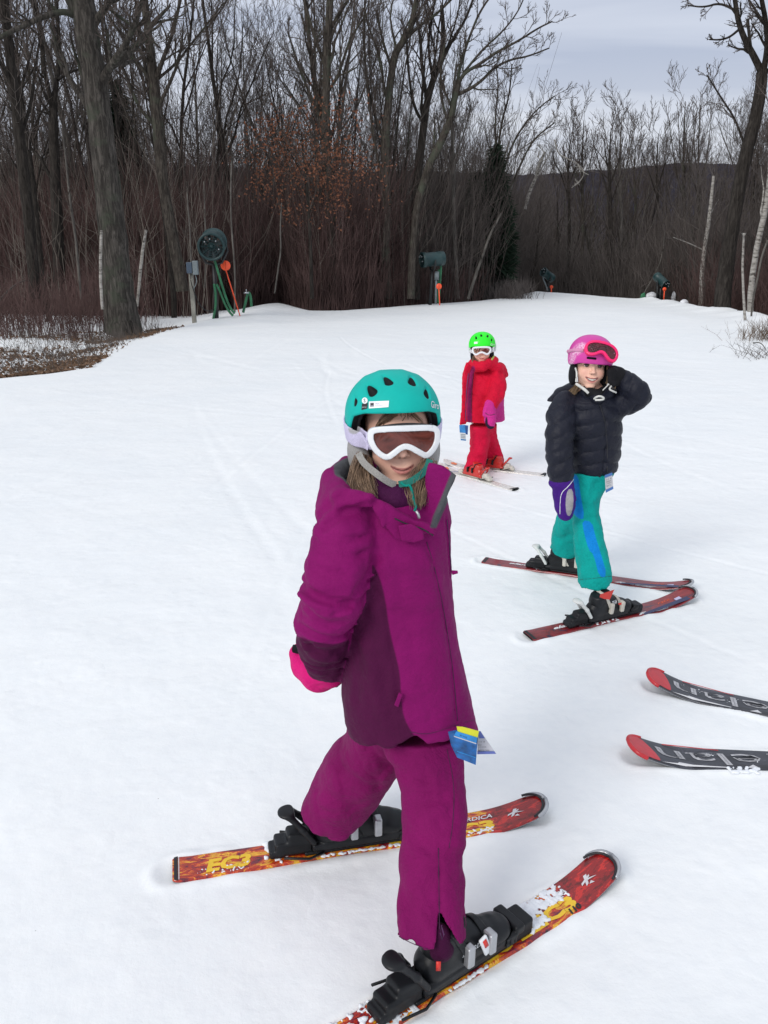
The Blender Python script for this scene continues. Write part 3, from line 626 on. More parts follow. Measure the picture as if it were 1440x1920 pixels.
for (lb, Y, x0, top, w, m_, sd) in (('straight mossy pale trunk left of the right hand snow gun', 42, 1163, 215, 9, M_bark_pale, 71), ('dark trunk just left of the mossy pale trunk', 41, 1143, 240, 11, M_bark_dark, 72), ('slim dark tree above the far middle snow gun', 44, 1066, 262, 8, M_bark_dark, 73), ('bare tree whose crown stands alone against the sky gap', 46, 1092, 225, 8, M_bark, 74),
        ('tall broom crowned tree above the right hand snow gun', 44, 1282, 190, 9, M_bark, 75), ('bare tree left of the broom crowned tree', 47, 1232, 250, 7, M_bark_dark, 76), ('second broom crowned tree right of the sky gap', 43, 1310, 196, 8, M_bark, 77), ('small bare tree at the middle of the sky gap', 52, 1190, 262, 6, M_bark, 78)):
    hero(lb, Y, [(x0 - 3, 560, w), (x0, 480, w * .9), (x0 + 2, 400, w * .75), (x0 - 1, 330, w * .55), (x0, (330 + top) / 2, w * .35), (x0 + 3, top, w * .15)], [[(x0, 350, w * .45), (x0 + 14, 310, w * .3), (x0 + 22, top + 40, w * .2), (x0 + 26, top + 12, w * .12)], [(x0, 370, w * .45), (x0 - 16, 320, w * .3), (x0 - 26, top + 45, w * .2), (x0 - 32, top + 20, w * .12)], [(x0, 330, w * .4), (x0 - 8, 290, w * .28), (x0 - 10, top + 20, w * .14)]], m_, M_twig_far, sd, (8, 2), .30, top_kids=7, up=.22)
# ---- dark conifers
def conifer(label, px, top, base, halfw, Y, seed):
    r = np.random.RandomState(seed); a = W(px, top, Y); z0 = float(ground_z(a[0], Y, False)); H = a[2] - z0; wx = halfw / FPX * Y
    root = empty('conifer_tree', (a[0], Y, z0), label, 'tree'); mb = MB(); mb.tube([(a[0], Y, z0 - .3), (a[0], Y, a[2])], [.16, .02], 7, False); mb.build('trunk', M_bark_dark, root)
    n = 5200; t = r.rand(n) ** .75; an = r.rand(n) * 6.28; rad = wx * (np.minimum(1, t * 1.7) ** .8) * (.35 + .75 * r.rand(n) ** .6) * (1 + .25 * np.sin(an * 3 + seed) * np.sin(t * 19))
    c = np.stack([a[0] + rad * np.cos(an), Y + rad * np.sin(an), a[2] - t * H * .93 - rad * .22], 1)
    d = np.stack([np.cos(an), np.sin(an), -.25 + r.normal(0, .35, n)], 1); L = r.uniform(.16, .42, n)[:, None]; u = r.normal(0, 1, (n, 3)); u = np.cross(d, u); u /= np.linalg.norm(u, axis=1, keepdims=True)
    w = r.uniform(.03, .075, n)[:, None]; V = np.stack([c - u * w - d * L * .3, c + u * w - d * L * .3, c + d * L], 1).reshape(-1, 3)
    mesh_np('crown', V, np.arange(n * 3).reshape(-1, 3), M_needle, root, False)
M_needle = plain('dark_conifer_needles', (.016, .030, .018), .9, var=.4, nscale=2.5, spec=.15)
conifer('narrow dark conifer beside the white birches at the sky gap', 931, 272, 560, 33, 34.3, 1)
conifer('dark conifer standing behind the massive old trunk', 218, 150, 560, 32, 33, 2)
conifer('low dark conifer left of the narrow conifer by the sky gap', 898, 322, 560, 30, 34.5, 3)
# ---- beech that kept its orange leaves
def orange_tree():
    r = np.random.RandomState(5); Y = 25.6
    root = hero('small tree holding dry orange leaves in front of the woods', Y, [(585, 560, 8), (582, 450, 7), (578, 380, 6), (572, 320, 5), (565, 250, 3)], [[(580, 400, 4), (610, 340, 3), (640, 310, 2)], [(578, 370, 4), (545, 320, 3), (515, 300, 2)], [(574, 320, 3), (600, 270, 2), (612, 240, 2)], [(578, 345, 3), (540, 280, 2), (525, 250, 2)]], M_bark_dark, M_twig, 61, (7, 2), .4)
    cl = [(585, 262, 52, 34), (552, 282, 44, 30), (612, 300, 44, 26), (570, 300, 40, 24), (520, 292, 24, 26), (640, 330, 24, 22), (600, 335, 34, 18), (528, 330, 26, 20), (560, 235, 28, 16), (500, 330, 20, 22), (575, 370, 26, 20), (505, 255, 22, 14), (640, 285, 20, 14), (520, 380, 20, 18), (620, 380, 22, 16)]
    C = []; 
    for (px, py, sx, sy) in cl:
        k = int(sx * sy * .30); g = r.normal(0, .55, (k, 3)); c0 = W(px, py, Y); s = Y / FPX
        sub = r.normal(0, 1, (9, 3)) * .7; pick = sub[r.randint(0, 9, k)]; g = pick * .8 + r.normal(0, .3, (k, 3))
        C.append(c0 + g * np.array([sx * s, sx * s * 1.4, sy * s]) * 1.7)
    C = np.concatenate(C); n = len(C); u = r.normal(0, 1, (n, 3)); u /= np.linalg.norm(u, axis=1, keepdims=True); v = np.cross(u, r.normal(0, 1, (n, 3))); v /= np.linalg.norm(v, axis=1, keepdims=True); s = r.uniform(.018, .036, n)[:, None]
    V = np.stack([C - u * s * 1.5, C - v * s * .8, C + u * s * 1.5, C + v * s * .8], 1).reshape(-1, 3)
    o = mesh_np('leaves', V, np.arange(n * 4).reshape(-1, 4), M_orange, root, False); o['kind'] = 'stuff'
M_orange = plain('dry_orange_leaves', (.17, .070, .040), .8, var=.6, nscale=5, spec=.2)
orange_tree()
# ---- brush: thousands of thin upright stems that nobody could count
def brush(name, label, n, region, h, mat, seed, rad=.009, lean=.12, fork=2):
    r = np.random.RandomState(seed); x, y, hs = region(r, n); n = len(x); z = ground_z(x, y, False); H = h(r, x, y) * hs
    base = np.stack([x, y, z - .05], 1); d = r.normal(0, lean, (n, 2)); mid = base + np.stack([d[:, 0] * .4, d[:, 1] * .4, np.full(n, .5)], 1) * H[:, None] + r.normal(0, .03, (n, 3)) * H[:, None]
    top = base + np.stack([d[:, 0] * 1.1, d[:, 1] * 1.1, np.ones(n)], 1) * H[:, None]
    P = [np.stack([base, mid, top], 1)]; R = [np.stack([np.full(n, rad), np.full(n, rad * .8), np.full(n, rad * .35)], 1) * (.6 + .6 * r.rand(n))[:, None]]
    for q in range(fork):
        t = r.uniform(.25, .8, n)[:, None]; a = base + (top - base) * t + (mid - (base + top) / 2) * (1 - np.abs(2 * t - 1)); sp_ = r.normal(0, .22, (n, 3)); sp_[:, 2] = r.uniform(.2, .5, n)
        b = a + sp_ * H[:, None] * .55; c = b + sp_ * H[:, None] * .35 + np.array([0, 0, .12]) * H[:, None]; P.append(np.stack([a, b, c], 1)); R.append(np.stack([np.full(n, rad * .6), np.full(n, rad * .45), np.full(n, rad * .3)], 1))
    mb = MB(); mb.tubes(np.concatenate(P), np.concatenate(R), 3); o = mb.build(name, mat, None, False); tag(o, label, 'undergrowth', kind='stuff')
def reg_left(Y0, Y1, px0, px1, margin=.5):
    def f(r, n):
        y = Y0 + (Y1 - Y0) * r.rand(n) ** 1.2; px = r.uniform(px0, px1, n); x = (px - 720) / FPX * y / (CT + .2 * ST)
        le = x - left_edge(y); ok = ~((le > -margin) & (y < crest(x) + 1.0)); ok &= ~((x > right_edge(y) * 0 + 6.3) & (y < 44)); return x[ok], y[ok], 1.0
    return f
hfun = lambda lo, hi: (lambda r, x, y: r.uniform(lo, hi, len(x)) * (.75 + .35 * wn2(x, y, .5, 2)))
brush('undergrowth', 'tall red brown sapling thicket filling the wood left of the run', 13000, reg_left(25.5, 42, -60, 760), hfun(1.8, 5.2), M_brush, 1, .0095)
brush('undergrowth', 'scattered pale grey saplings standing among the red brown brush', 900, reg_left(24.5, 36, -60, 960), hfun(2.0, 6.0), M_pale_stem, 23, .010, .10, 3)
brush('undergrowth', 'grey brown thicket of thin stems deeper in the left wood', 9000, reg_left(30, 58, -60, 1000), hfun(3, 8.5), M_brush2, 2, .012, .14, 4)
brush('undergrowth', 'hazy grey treetops far behind the left wood', 6000, reg_left(60, 120, -160, 1060), hfun(9, 17), M_twig_far, 21, .018, .10, 5)
brush('undergrowth', 'low red brown scrub along the edge of the snow crest', 9000, reg_left(25.5, 32, 300, 960, .9), hfun(.5, 2.0), M_brush, 3, .008, .22)
brush('undergrowth', 'low brush between the trunks at the left frame edge', 1300, reg_left(17.5, 26, -60, 300, 1.6), hfun(.5, 2.4), M_brush, 4, .007, .2)
def reg_right(r, n):
    y = r.uniform(28, 62, n); px = r.uniform(950, 1560, n); x = (px - 720) / FPX * y / (CT + .2 * ST); ok = ~((x < right_edge(y) + .6) & (y < crest(x) + 5)); return x[ok], y[ok], 1.0
brush('undergrowth', 'dark thicket of thin stems beyond the right end of the run', 14000, reg_right, hfun(1.5, 5.5), M_brush2, 5, .013)
def reg_far_right(r, n):
    y = r.uniform(70, 150, n); px = r.uniform(960, 1560, n); x = (px - 720) / FPX * y / (CT + .2 * ST); return x, y, 1.0
brush('undergrowth', 'hazy grey woods on the far slope beyond the run', 8000, reg_far_right, hfun(7, 12), M_twig_far, 22, .02, .10, 5)
def reg_right2(r, n):
    y = r.uniform(19, 34, n); x = right_edge(y) + .5 + r.rand(n) ** 1.5 * 9; return x, y, 1.0
brush('undergrowth', 'reddish brush along the right edge of the run', 4200, reg_right2, hfun(.5, 2.8), M_brush, 6, .008, .2)
def reg_tuft(cx, cy, s):
    def f(r, n): return cx + r.normal(0, s, n), cy + r.normal(0, s, n), 1.0
    return f
brush('dry_bush', 'pale dry bush on the snow at the far corner of the left wood', 420, reg_tuft(*[float(v) for v in G(958, 560)[:2] + np.array([0, .4])], .42), hfun(.35, .9), M_twig_far, 7, .007, .35)
for o in bpy.data.objects:
    if o.name.startswith('dry_bush'): o['category'] = 'bush'; del o['kind']
M_straw = plain('dry_straw', (.13, .092, .062), .9, var=.35, nscale=5, spec=.1)
def reg_litter(r, n):
    y = 11 + 8 * r.rand(n) ** .9; x = left_edge(y) - .2 - r.exponential(1.9, n); return x, y, 1.0
brush('dry_grass', 'dry stalks and twigs sticking out of the leaf litter at left', 1100, reg_litter, hfun(.12, .62), M_brush2, 8, .0042, .35, 2)
brush('dry_grass', 'straw coloured stalks at the edge of the left snow patch', 900, reg_litter, hfun(.08, .4), M_straw, 9, .003, .5, 1)
brush('dry_grass', 'dry grass tuft on the snow at the right frame edge', 260, reg_tuft(*[float(v) for v in G(1448, 640)[:2]], .30), hfun(.2, .55), M_straw, 10, .004, .4, 2)
brush('dry_grass', 'bent dry weeds on the snow lower at the right frame edge', 60, reg_tuft(*[float(v) for v in G(1436, 668)[:2]], .22), hfun(.1, .35), M_twig, 12, .004, .8, 2)
def leaves():
    r = np.random.RandomState(77); n = 11000; y = 10.6 + 9 * r.rand(n) ** 1.3; x = left_edge(y) - .05 - r.exponential(1.7, n)
    keep = (wn2(x, y * 1.6, 1.3, 3) * .55 + .35 * wn2(x, y, 3.4, 5) < -.02 + .25 * r.normal(0, .5, n)) | (r.rand(n) < .04); x, y = x[keep], y[keep]; n = len(x)
    z = ground_z(x, y, False) + r.rand(n) * .035; C = np.stack([x, y, z], 1); u = r.normal(0, 1, (n, 3)) * (1, 1, .45); u /= np.linalg.norm(u, axis=1, keepdims=True); v = np.cross(u, r.normal(0, 1, (n, 3)) * (.4, .4, 1)); v /= np.linalg.norm(v, axis=1, keepdims=True)
    s = r.uniform(.022, .05, n)[:, None]; V = np.stack([C - u * s, C - v * s * .5, C + u * s, C + v * s * .5 + (0, 0, .01)], 1).reshape(-1, 3)
    tag(mesh_np('leaf_litter', V, np.arange(n * 4).reshape(-1, 4), plain('fallen_brown_leaves', (.15, .092, .058), .85, var=.6, nscale=7, spec=.2), None, False), 'brown fallen leaves covering the ground at the left edge of the run', 'leaves', kind='stuff')
leaves()
# fallen limbs at the right edge of the run and by the left wood
def log(label, pts, r, mat=None, px=True):
    P = np.array([G(a, b) + np.array([0, 0, h]) for a, b, h in pts]); mb = MB(); mb.tube(smooth_poly(P, 2, False), np.linspace(r, r * .4, len(smooth_poly(P, 2, False))), 6); tag(mb.build('fallen_branch', mat or M_bark_pale), label, 'branch')
log('fallen pale branch lying along the right edge of the run', [(1350, 580, .05), (1375, 590, .12), (1400, 594, .06), (1442, 600, .05)], .035)
log('bare stick on the snow at the right frame edge', [(1412, 645, .02), (1425, 655, .12), (1436, 664, .06)], .012)
log('bent pale limb lying in the brush at the left frame edge', [(0, 610, .5), (30, 600, .8), (60, 590, .95), (95, 588, .7)], .03, M_bark_pale)
def stump(label, px, py, w, h, Y=None):
    g = G(px, py); r = w / FPX * g[1] / 2; z = g[2]; M = M_snowy
    fn = lambda P: smin(ell(P, (g[0], g[1], z + h * .35), (r, r * .8, h * .6)), ell(P, (g[0] + r * .5, g[1], z + h * .15), (r * .7, r * .6, h * .45)), .05) + fold(P, 5, 14, .05)
    o = sdf_mesh('snow_lump', fn, (g[0] - r * 2, g[1] - r * 2, z - .2), (g[0] + r * 2, g[1] + r * 2, z + h * 1.7), max(.02, r / 10), M); tag(o, label, 'snow lump')
M_snowy = plain('crusty_snow', (.62, .63, .66), .8, var=.25, nscale=6, bump=.6, bscale=12)
stump('grey crusty snow chunk beside the right hand snow gun', 1221, 560, 20, .24)
stump('broken snow covered stump right of the right hand snow gun', 1262, 562, 7, .3)
stump('small snow lump on the crest right of the snow gun', 1282, 571, 14, .16)
# ================================================================== snow making equipment
M_gun = plain('dark_green_painted_steel', (.012, .040, .042), .45, var=.2, nscale=4)
M_gun_in = plain('dark_fan_housing', (.006, .016, .018), .6)
M_hose = plain('green_hose', (.022, .135, .060), .6, var=.3, nscale=6)
M_black = plain('black_steel', (.010, .011, .012), .5)
M_orange_d = plain('fluorescent_orange_plastic', (.95, .10, .03), .5, var=.04)
M_galv = plain('weathered_grey_wood', (.20, .195, .17), .85, var=.3, nscale=6, bump=.4, bscale=30)
M_box = plain('grey_steel_box', (.16, .19, .20), .5, var=.15)
M_boxd = plain('blue_grey_plastic', (.05, .075, .11), .45)
M_steel = plain('bare_steel', (.4, .42, .44), .35, metal=.8)
def snow_gun(label, px, py, dia_px, base, axis_dir, L, Y, post_r=.045, arms=True):
    c = W(px, py, Y); R = dia_px / FPX * Y / 2; ax = unit(np.array(axis_dir, float)); b = W(base[0], base[1], Y); root = empty('snow_gun', (b[0], Y, gz(b[0], Y)), label, 'snow gun')
    f = c + ax * L * .5; k = c - ax * L * .5
    mb = MB(); mb.lathe([(0, R * .86), (0, R * .99), (.02, R), (L * .12, R), (L * .14, R * 1.05), (L * .2, R * 1.05), (L * .22, R), (L * .80, R * .97), (L * .82, R * 1.04), (L, R * 1.08), (L, R * .92), (L * .9, R * .9), (L * .45, R * .86), (0, R * .86)], k, ax, 36); mb.build('barrel', M_gun, root)
    fan = MB(); fan.lathe([(0, 0.001), (0, R * .22), (L * .10, R * .26), (L * .16, R * .2), (L * .2, .001)], f - ax * L * .22, ax, 18); fan.build('fan_hub', M_gun, root)
    up = np.array([0, 0, 1.]); s1 = unit(np.cross(ax, up)); s2 = np.cross(s1, ax)
    bl = MB()
    for q in range(9):
        a = q * 2 * math.pi / 9; d = s1 * math.cos(a) + s2 * math.sin(a); t = -s1 * math.sin(a) + s2 * math.cos(a); o = f - ax * L * .16
        bl.add([o + d * R * .2 - t * .03, o + d * R * .2 + t * .03 + ax * .03, o + d * R * .86 + t * R * .16 + ax * .05, o + d * R * .86 - t * R * .12]); bl.Q.append(np.array([[bl.n - 4, bl.n - 3, bl.n - 2, bl.n - 1]]))
    bl.build('fan_blades', M_gun_in, root, False)
    gr = MB()
    for rr in (.3, .5, .7, .9):
        a = np.linspace(0, 2 * math.pi, 28); gr.tube([f - ax * .02 + R * rr * (s1 * math.cos(t) + s2 * math.sin(t)) for t in a], .006, 4, False)
    for q in range(10):
        a = q * math.pi / 5; gr.tube([f - ax * .02 + R * .1 * (s1 * math.cos(a) + s2 * math.sin(a)), f - ax * .02 + R * .93 * (s1 * math.cos(a) + s2 * math.sin(a))], .005, 4, False)
    gr.build('fan_guard', M_gun, root)
    noz = MB()
    for a in (.75, 1.5, 2.3, 3.4): noz.tube([f + R * .62 * (s1 * math.cos(a) + s2 * math.sin(a)), f + ax * .05 + R * .62 * (s1 * math.cos(a) + s2 * math.sin(a))], .016, 6)
    noz.build('nozzle', M_steel, root)
    yk = MB(); yb = c - up * R * 1.45
    for s in (-1, 1):
        e = c + s * s1 * R * 1.12; yk.tube([e + up * .02, e - up * R * .55, yb + s * s1 * R * .62, yb - up * R * .12 + s * s1 * R * .12, yb - up * R * .2], post_r * .7, 6)
    yk.build('yoke', M_black, root)
    ps = MB(); ps.tube([yb - up * R * .1, ((yb + b) / 2)[:3], (b[0], Y, gz(b[0], Y) - .15)], [post_r, post_r * 1.1, post_r * 1.15], 10); ps.build('post', M_black, root)
    return root
def marker(label, px, py, dia, base, Y):
    c = W(px, py, Y); r = dia / FPX * Y / 2; b = W(base[0], base[1], Y); root = empty('marker_disc', (b[0], Y, b[2]), label, 'marker')
    d = unit(-np.array([c[0], c[1], c[2] - CAM_H])); mb = MB(); mb.lathe([(-.006, .001), (-.006, r * .98), (0, r), (.006, r * .98), (.006, .001)], c, d, 36); mb.build('disc', M_orange_d, root)
    seam = MB(); seam.box(c + d * .009, (.004, .003, r * .8)); seam.build('disc_clip', plain('dark_orange_clip', (.5, .04, .01), .6), root)
    st = MB(); st.tube([c - np.array([0, 0, r * .9]) - d * .01, b - np.array([0, 0, .15])], max(.009, .0007 * Y), 6); st.build('pole', M_orange_d, root)
def hose(label, Y, paths, r, name='hose', mat=None):
    mb = MB()
    for p in paths:
        P = np.array([W(a, b, Y + (q[0] if q else 0)) for a, b, *q in p]); P = smooth_poly(P, 2, False); mb.tube(P, r, 8)
    return tag(mb.build(name, mat or M_hose), label, 'hose')
snow_gun('dark green fan snow gun facing the camera beside the grey post', 399, 457, 45, (406, 596), (.06, -1, -.18), .75, 22.0, .05)
post = empty('electrical_post', (*G(362, 602)[:2], G(362, 602)[2]), 'square grey wooden post carrying two electrical boxes', 'post')
YP = float(G(362, 602)[1]); s_ = YP / FPX
pa, pb = W(362.5, 606, YP), W(359.5, 500, YP); mb = MB(); mid = (pa + pb) / 2; mb.box(mid, (3.6 * s_, 3.6 * s_, (pb[2] - pa[2]) / 2)); mb.build('timber', M_galv, post, False)
for nm, cx, cy, wx, wy, m in (('switch_box', 355.5, 502, 10, 19, M_boxd), ('junction_box', 366.5, 502, 9, 24, M_box)):
    mb = MB(); q = W(cx, cy, YP - .12); mb.box(q, (wx / 2 * s_, .07, wy / 2 * s_)); o = mb.build(nm, m, post, False)
    bv = o.modifiers.new('b', 'BEVEL'); bv.width = .012; bv.segments = 2
mb = MB(); P = [W(366, 515, YP - .1), W(369, 525, YP - .12), W(367, 535, YP - .1), W(363, 541, YP - .07)]; mb.tube(smooth_poly(np.array(P), 2, False), .011, 6); mb.build('cable', M_box, post)
mb = MB(); P = [W(358, 512, YP - .1), W(357.5, 528, YP - .1), W(362, 542, YP - .1), W(367, 555, YP), W(374, 572, YP), W(386, 583, YP), W(396, 583, YP + .1), W(402, 578, 22.2)]; mb.tube(smooth_poly(np.array(P), 2, False), .012, 6); tag(mb.build('power_cable', M_black), 'black power cable drooping from the grey post to the snow gun', 'cable')
marker('large orange marker disc on a leaning orange pole', 423, 498, 17.5, (451, 586), 22.3)
hose('green hoses running down beside the round snow gun', 21.9, [[(402, 487), (409, 510), (416, 534), (424, 560), (432, 578), (440, 588)], [(406, 533), (412, 545), (420, 566), (429, 584), (437, 592)], [(401.5, 532), (404, 545), (405, 570), (400, 598)]], .030)
hose('bent green hydrant hose forming an arch right of the orange marker', 22.4, [[(456, 586), (460, 568), (464, 552), (467, 548), (470, 556), (471.5, 575)]], .034)
mb = MB(); q = W(462, 549, 22.3); mb.box(q, (.06, .03, .02)); mb.tube([q, q + (0, 0, .09)], .012, 6); tag(mb.build('hydrant_valve', M_steel), 'small steel hydrant valve at the top of the bent green hose', 'valve')
snow_gun('dark green cylinder snow gun pointing left on the crest', 811, 486, 25, (806, 572), (-1, -.35, -.06), .74, 28.0, .05)
hose('green hose and riser behind the cylinder snow gun', 28.1, [[(826, 480), (827, 500), (825, 530), (822, 568)], [(823, 505), (821, 540), (820, 568)]], .036)
mb = MB(); q = W(819, 517, 28); mb.box(q, (.07, .05, .13)); mb.tube([W(818, 525, 28), W(817, 570, 28)], .04, 6); tag(mb.build('control_box', M_box), 'small grey control box on a post beside the cylinder snow gun', 'box')
marker('orange marker disc below the cylinder snow gun', 823, 537, 10.5, (825, 568), 27.8)
snow_gun('small far snow gun tilted up on the middle of the crest', 1027, 516, 15, (1031, 546), (-.85, -.5, .55), .62, 38.0, .05)
hose('thin pale hose hanging from the small far snow gun', 37.9, [[(1019, 514), (1018, 522), (1023, 533), (1027, 545)]], .03, mat=M_box)
marker('small orange marker disc beside the far middle snow gun', 1034, 538, 6, (1034, 546), 37.7)
snow_gun('grey green snow gun tilted down at the right side of the run', 1240, 526, 16, (1239, 561), (.4, -.8, -.5), .6, 31.5, .05)
mb = MB(); mb.tube([W(1233, 530, 31.6), W(1233, 562, 31.6)], .05, 7); tag(mb.build('riser_pipe', M_black), 'dark riser pipe standing behind the right hand snow gun', 'pipe')
marker('orange marker disc beside the right hand snow gun', 1246, 542, 6.5, (1245, 562), 31.2)
hose('pair of green hydrant hoses left of the right hand snow gun', 32, [[(1202, 562), (1205, 549), (1206, 560)], [(1207, 549), (1209, 562)]], .05)
# ================================================================== skis, boots, text
def text_geo(s, size=1.0, bold=0.0, shear=0.0):
    cu = bpy.data.curves.new('t', 'FONT'); cu.body = s; cu.size = size; cu.shear = shear; cu.offset = bold; cu.resolution_u = 2
    ob = bpy.data.objects.new('t', cu); COL.objects.link(ob); dg = bpy.context.evaluated_depsgraph_get(); dg.update()
    me = bpy.data.meshes.new_from_object(ob.evaluated_get(dg)); V = np.array([v.co[:] for v in me.vertices]); F = [list(p.vertices) for p in me.polygons]
    bpy.data.objects.remove(ob); bpy.data.curves.remove(cu); bpy.data.meshes.remove(me)
    T = np.array([[f[0], f[i], f[i + 1]] for f in F for i in range(1, len(f) - 1)]); return V, T
def place_geo(name, V2, T, fn, mat, parent, both=True):
    P = np.array([fn(a, b) for a, b in V2[:, :2]]); return mesh_np(name, P, T, mat, parent, False)
def text_on(s, fn, w, h, mat, parent, name='lettering', bold=.0, shear=0.0):
    """fit the text in a w x h box; fn(x, y) gives the surface point"""
    V, T = text_geo(s, 1, bold, shear); lo, hi = V.min(0), V.max(0); V = (V - lo) / (hi - lo + 1e-9); V[:, 0] *= w; V[:, 1] *= h
    return place_geo(name, V, T, fn, mat, parent)
M_base = plain('black_ski_base', (.012, .012, .014), .4)
M_edge = plain('steel_ski_edge', (.35, .36, .38), .35, metal=.8)
M_bind = plain('black_binding_plastic', (.008, .009, .011), .45, var=.35, spec=.28)
M_bindw = plain('white_binding_plastic', (.62, .64, .62), .45)
M_boot = plain('black_boot_shell', (.009, .010, .012), .42, var=.4, nscale=12, bump=.05, bscale=40, spec=.28)
M_bootr = plain('red_boot_shell', (.50, .022, .015), .35, coat=.2)
M_cream = plain('cream_boot_plastic', (.52, .49, .43), .5)
M_silver = plain('silver_buckle', (.45, .46, .48), .38, metal=.7)
M_white = plain('white_plastic', (.76, .78, .80), .4, var=.04)
M_redp = plain('red_print', (.62, .03, .02), .45)
M_yel = plain('yellow_print', (.80, .52, .03), .45, var=.12)
M_blk = plain('black_print', (.015, .015, .018), .5)
M_gprint = plain('pale_print', (.62, .62, .64), .5, var=.1)
M_snowc = plain('clumped_snow', (.80, .83, .87), .7, var=.06, nscale=40, bump=.5, bscale=260)
def ski_mat(name, stops, sc=(9, 2.4), dist=.7, gloss=.3, seed=0.0, fine=None, tipc=None):
    m, nt, b = new_mat(name); N = NT(nt); v = N.mapping(N.n('ShaderNodeUVMap').outputs[0], (sc[0], sc[1], 1), loc=(seed, seed * .7, 0))
    n = N.noise(1.6, 7, .72, v, dist); c = N.ramp(n, stops, 'CONSTANT'); w = N.noise(5, 5, .7, v)
    c = N.mix(1.0, c, N.ramp(w, [(.3, (.62, .62, .62)), (.65, (1.2, 1.2, 1.2))]), 'MULTIPLY')
    if tipc:
        us = N.n('ShaderNodeSeparateXYZ', {0: N.n('ShaderNodeUVMap').outputs[0]}).outputs[0]; tm = N.ramp(N.math('ADD', us, N.math('MULTIPLY', N.math('SUBTRACT', N.noise(3, 4, .7, v), .5), .10)), [(.835, 0.0), (.845, 1.0)]); tr_ = N.ramp(n, tipc, 'CONSTANT'); c = N.mix(tm, c, tr_)
    # scuffs and frost
    c = N.mix(N.ramp(N.noise(11, 6, .8, v), [(.66, 0.0), (.72, .55)]), c, c4(fine or (.6, .62, .66)))
    nt.links.new(c, b.inputs['Base Color']); b.inputs['Roughness'].default_value = gloss; b.inputs['Coat Weight'].default_value = .25; return m
M_flame = ski_mat('red_and_yellow_ski_print', [(0, (.025, .015, .018)), (.36, (.17, .012, .03)), (.43, (.42, .03, .012)), (.50, (.62, .10, .012)), (.54, (.78, .42, .02)), (.60, (.50, .035, .012)), (.66, (.09, .015, .04)), (.74, (.75, .45, .03))], tipc=[(0, (.12, .008, .008)), (.46, (.26, .010, .012)), (.56, (.52, .02, .015)), (.70, (.20, .010, .010))])
M_tipred = ski_mat('dark_red_ski_print', [(0, (.10, .010, .008)), (.42, (.19, .014, .010)), (.52, (.30, .018, .012)), (.60, (.50, .02, .015))], (5, 2), 1.5)
M_race = ski_mat('dull_red_ski_print', [(0, (.035, .03, .07)), (.40, (.16, .018, .022)), (.46, (.24, .022, .028)), (.60, (.32, .035, .03)), (.72, (.05, .04, .12))], (6, 1.4), 1.2)
M_kid = ski_mat('white_ski_print_with_orange_blots', [(0, (.62, .10, .03)), (.33, (.70, .68, .64)), (.66, (.30, .36, .50)), (.69, (.70, .68, .64)), (.73, (.65, .08, .04))], (9, 1.6), .6, .35)
M_slate = ski_mat('slate_black_ski_print', [(0, (.014, .015, .020)), (.46, (.030, .032, .042)), (.58, (.055, .058, .075)), (.72, (.022, .023, .03))], (6, 1.0), .6, .3)
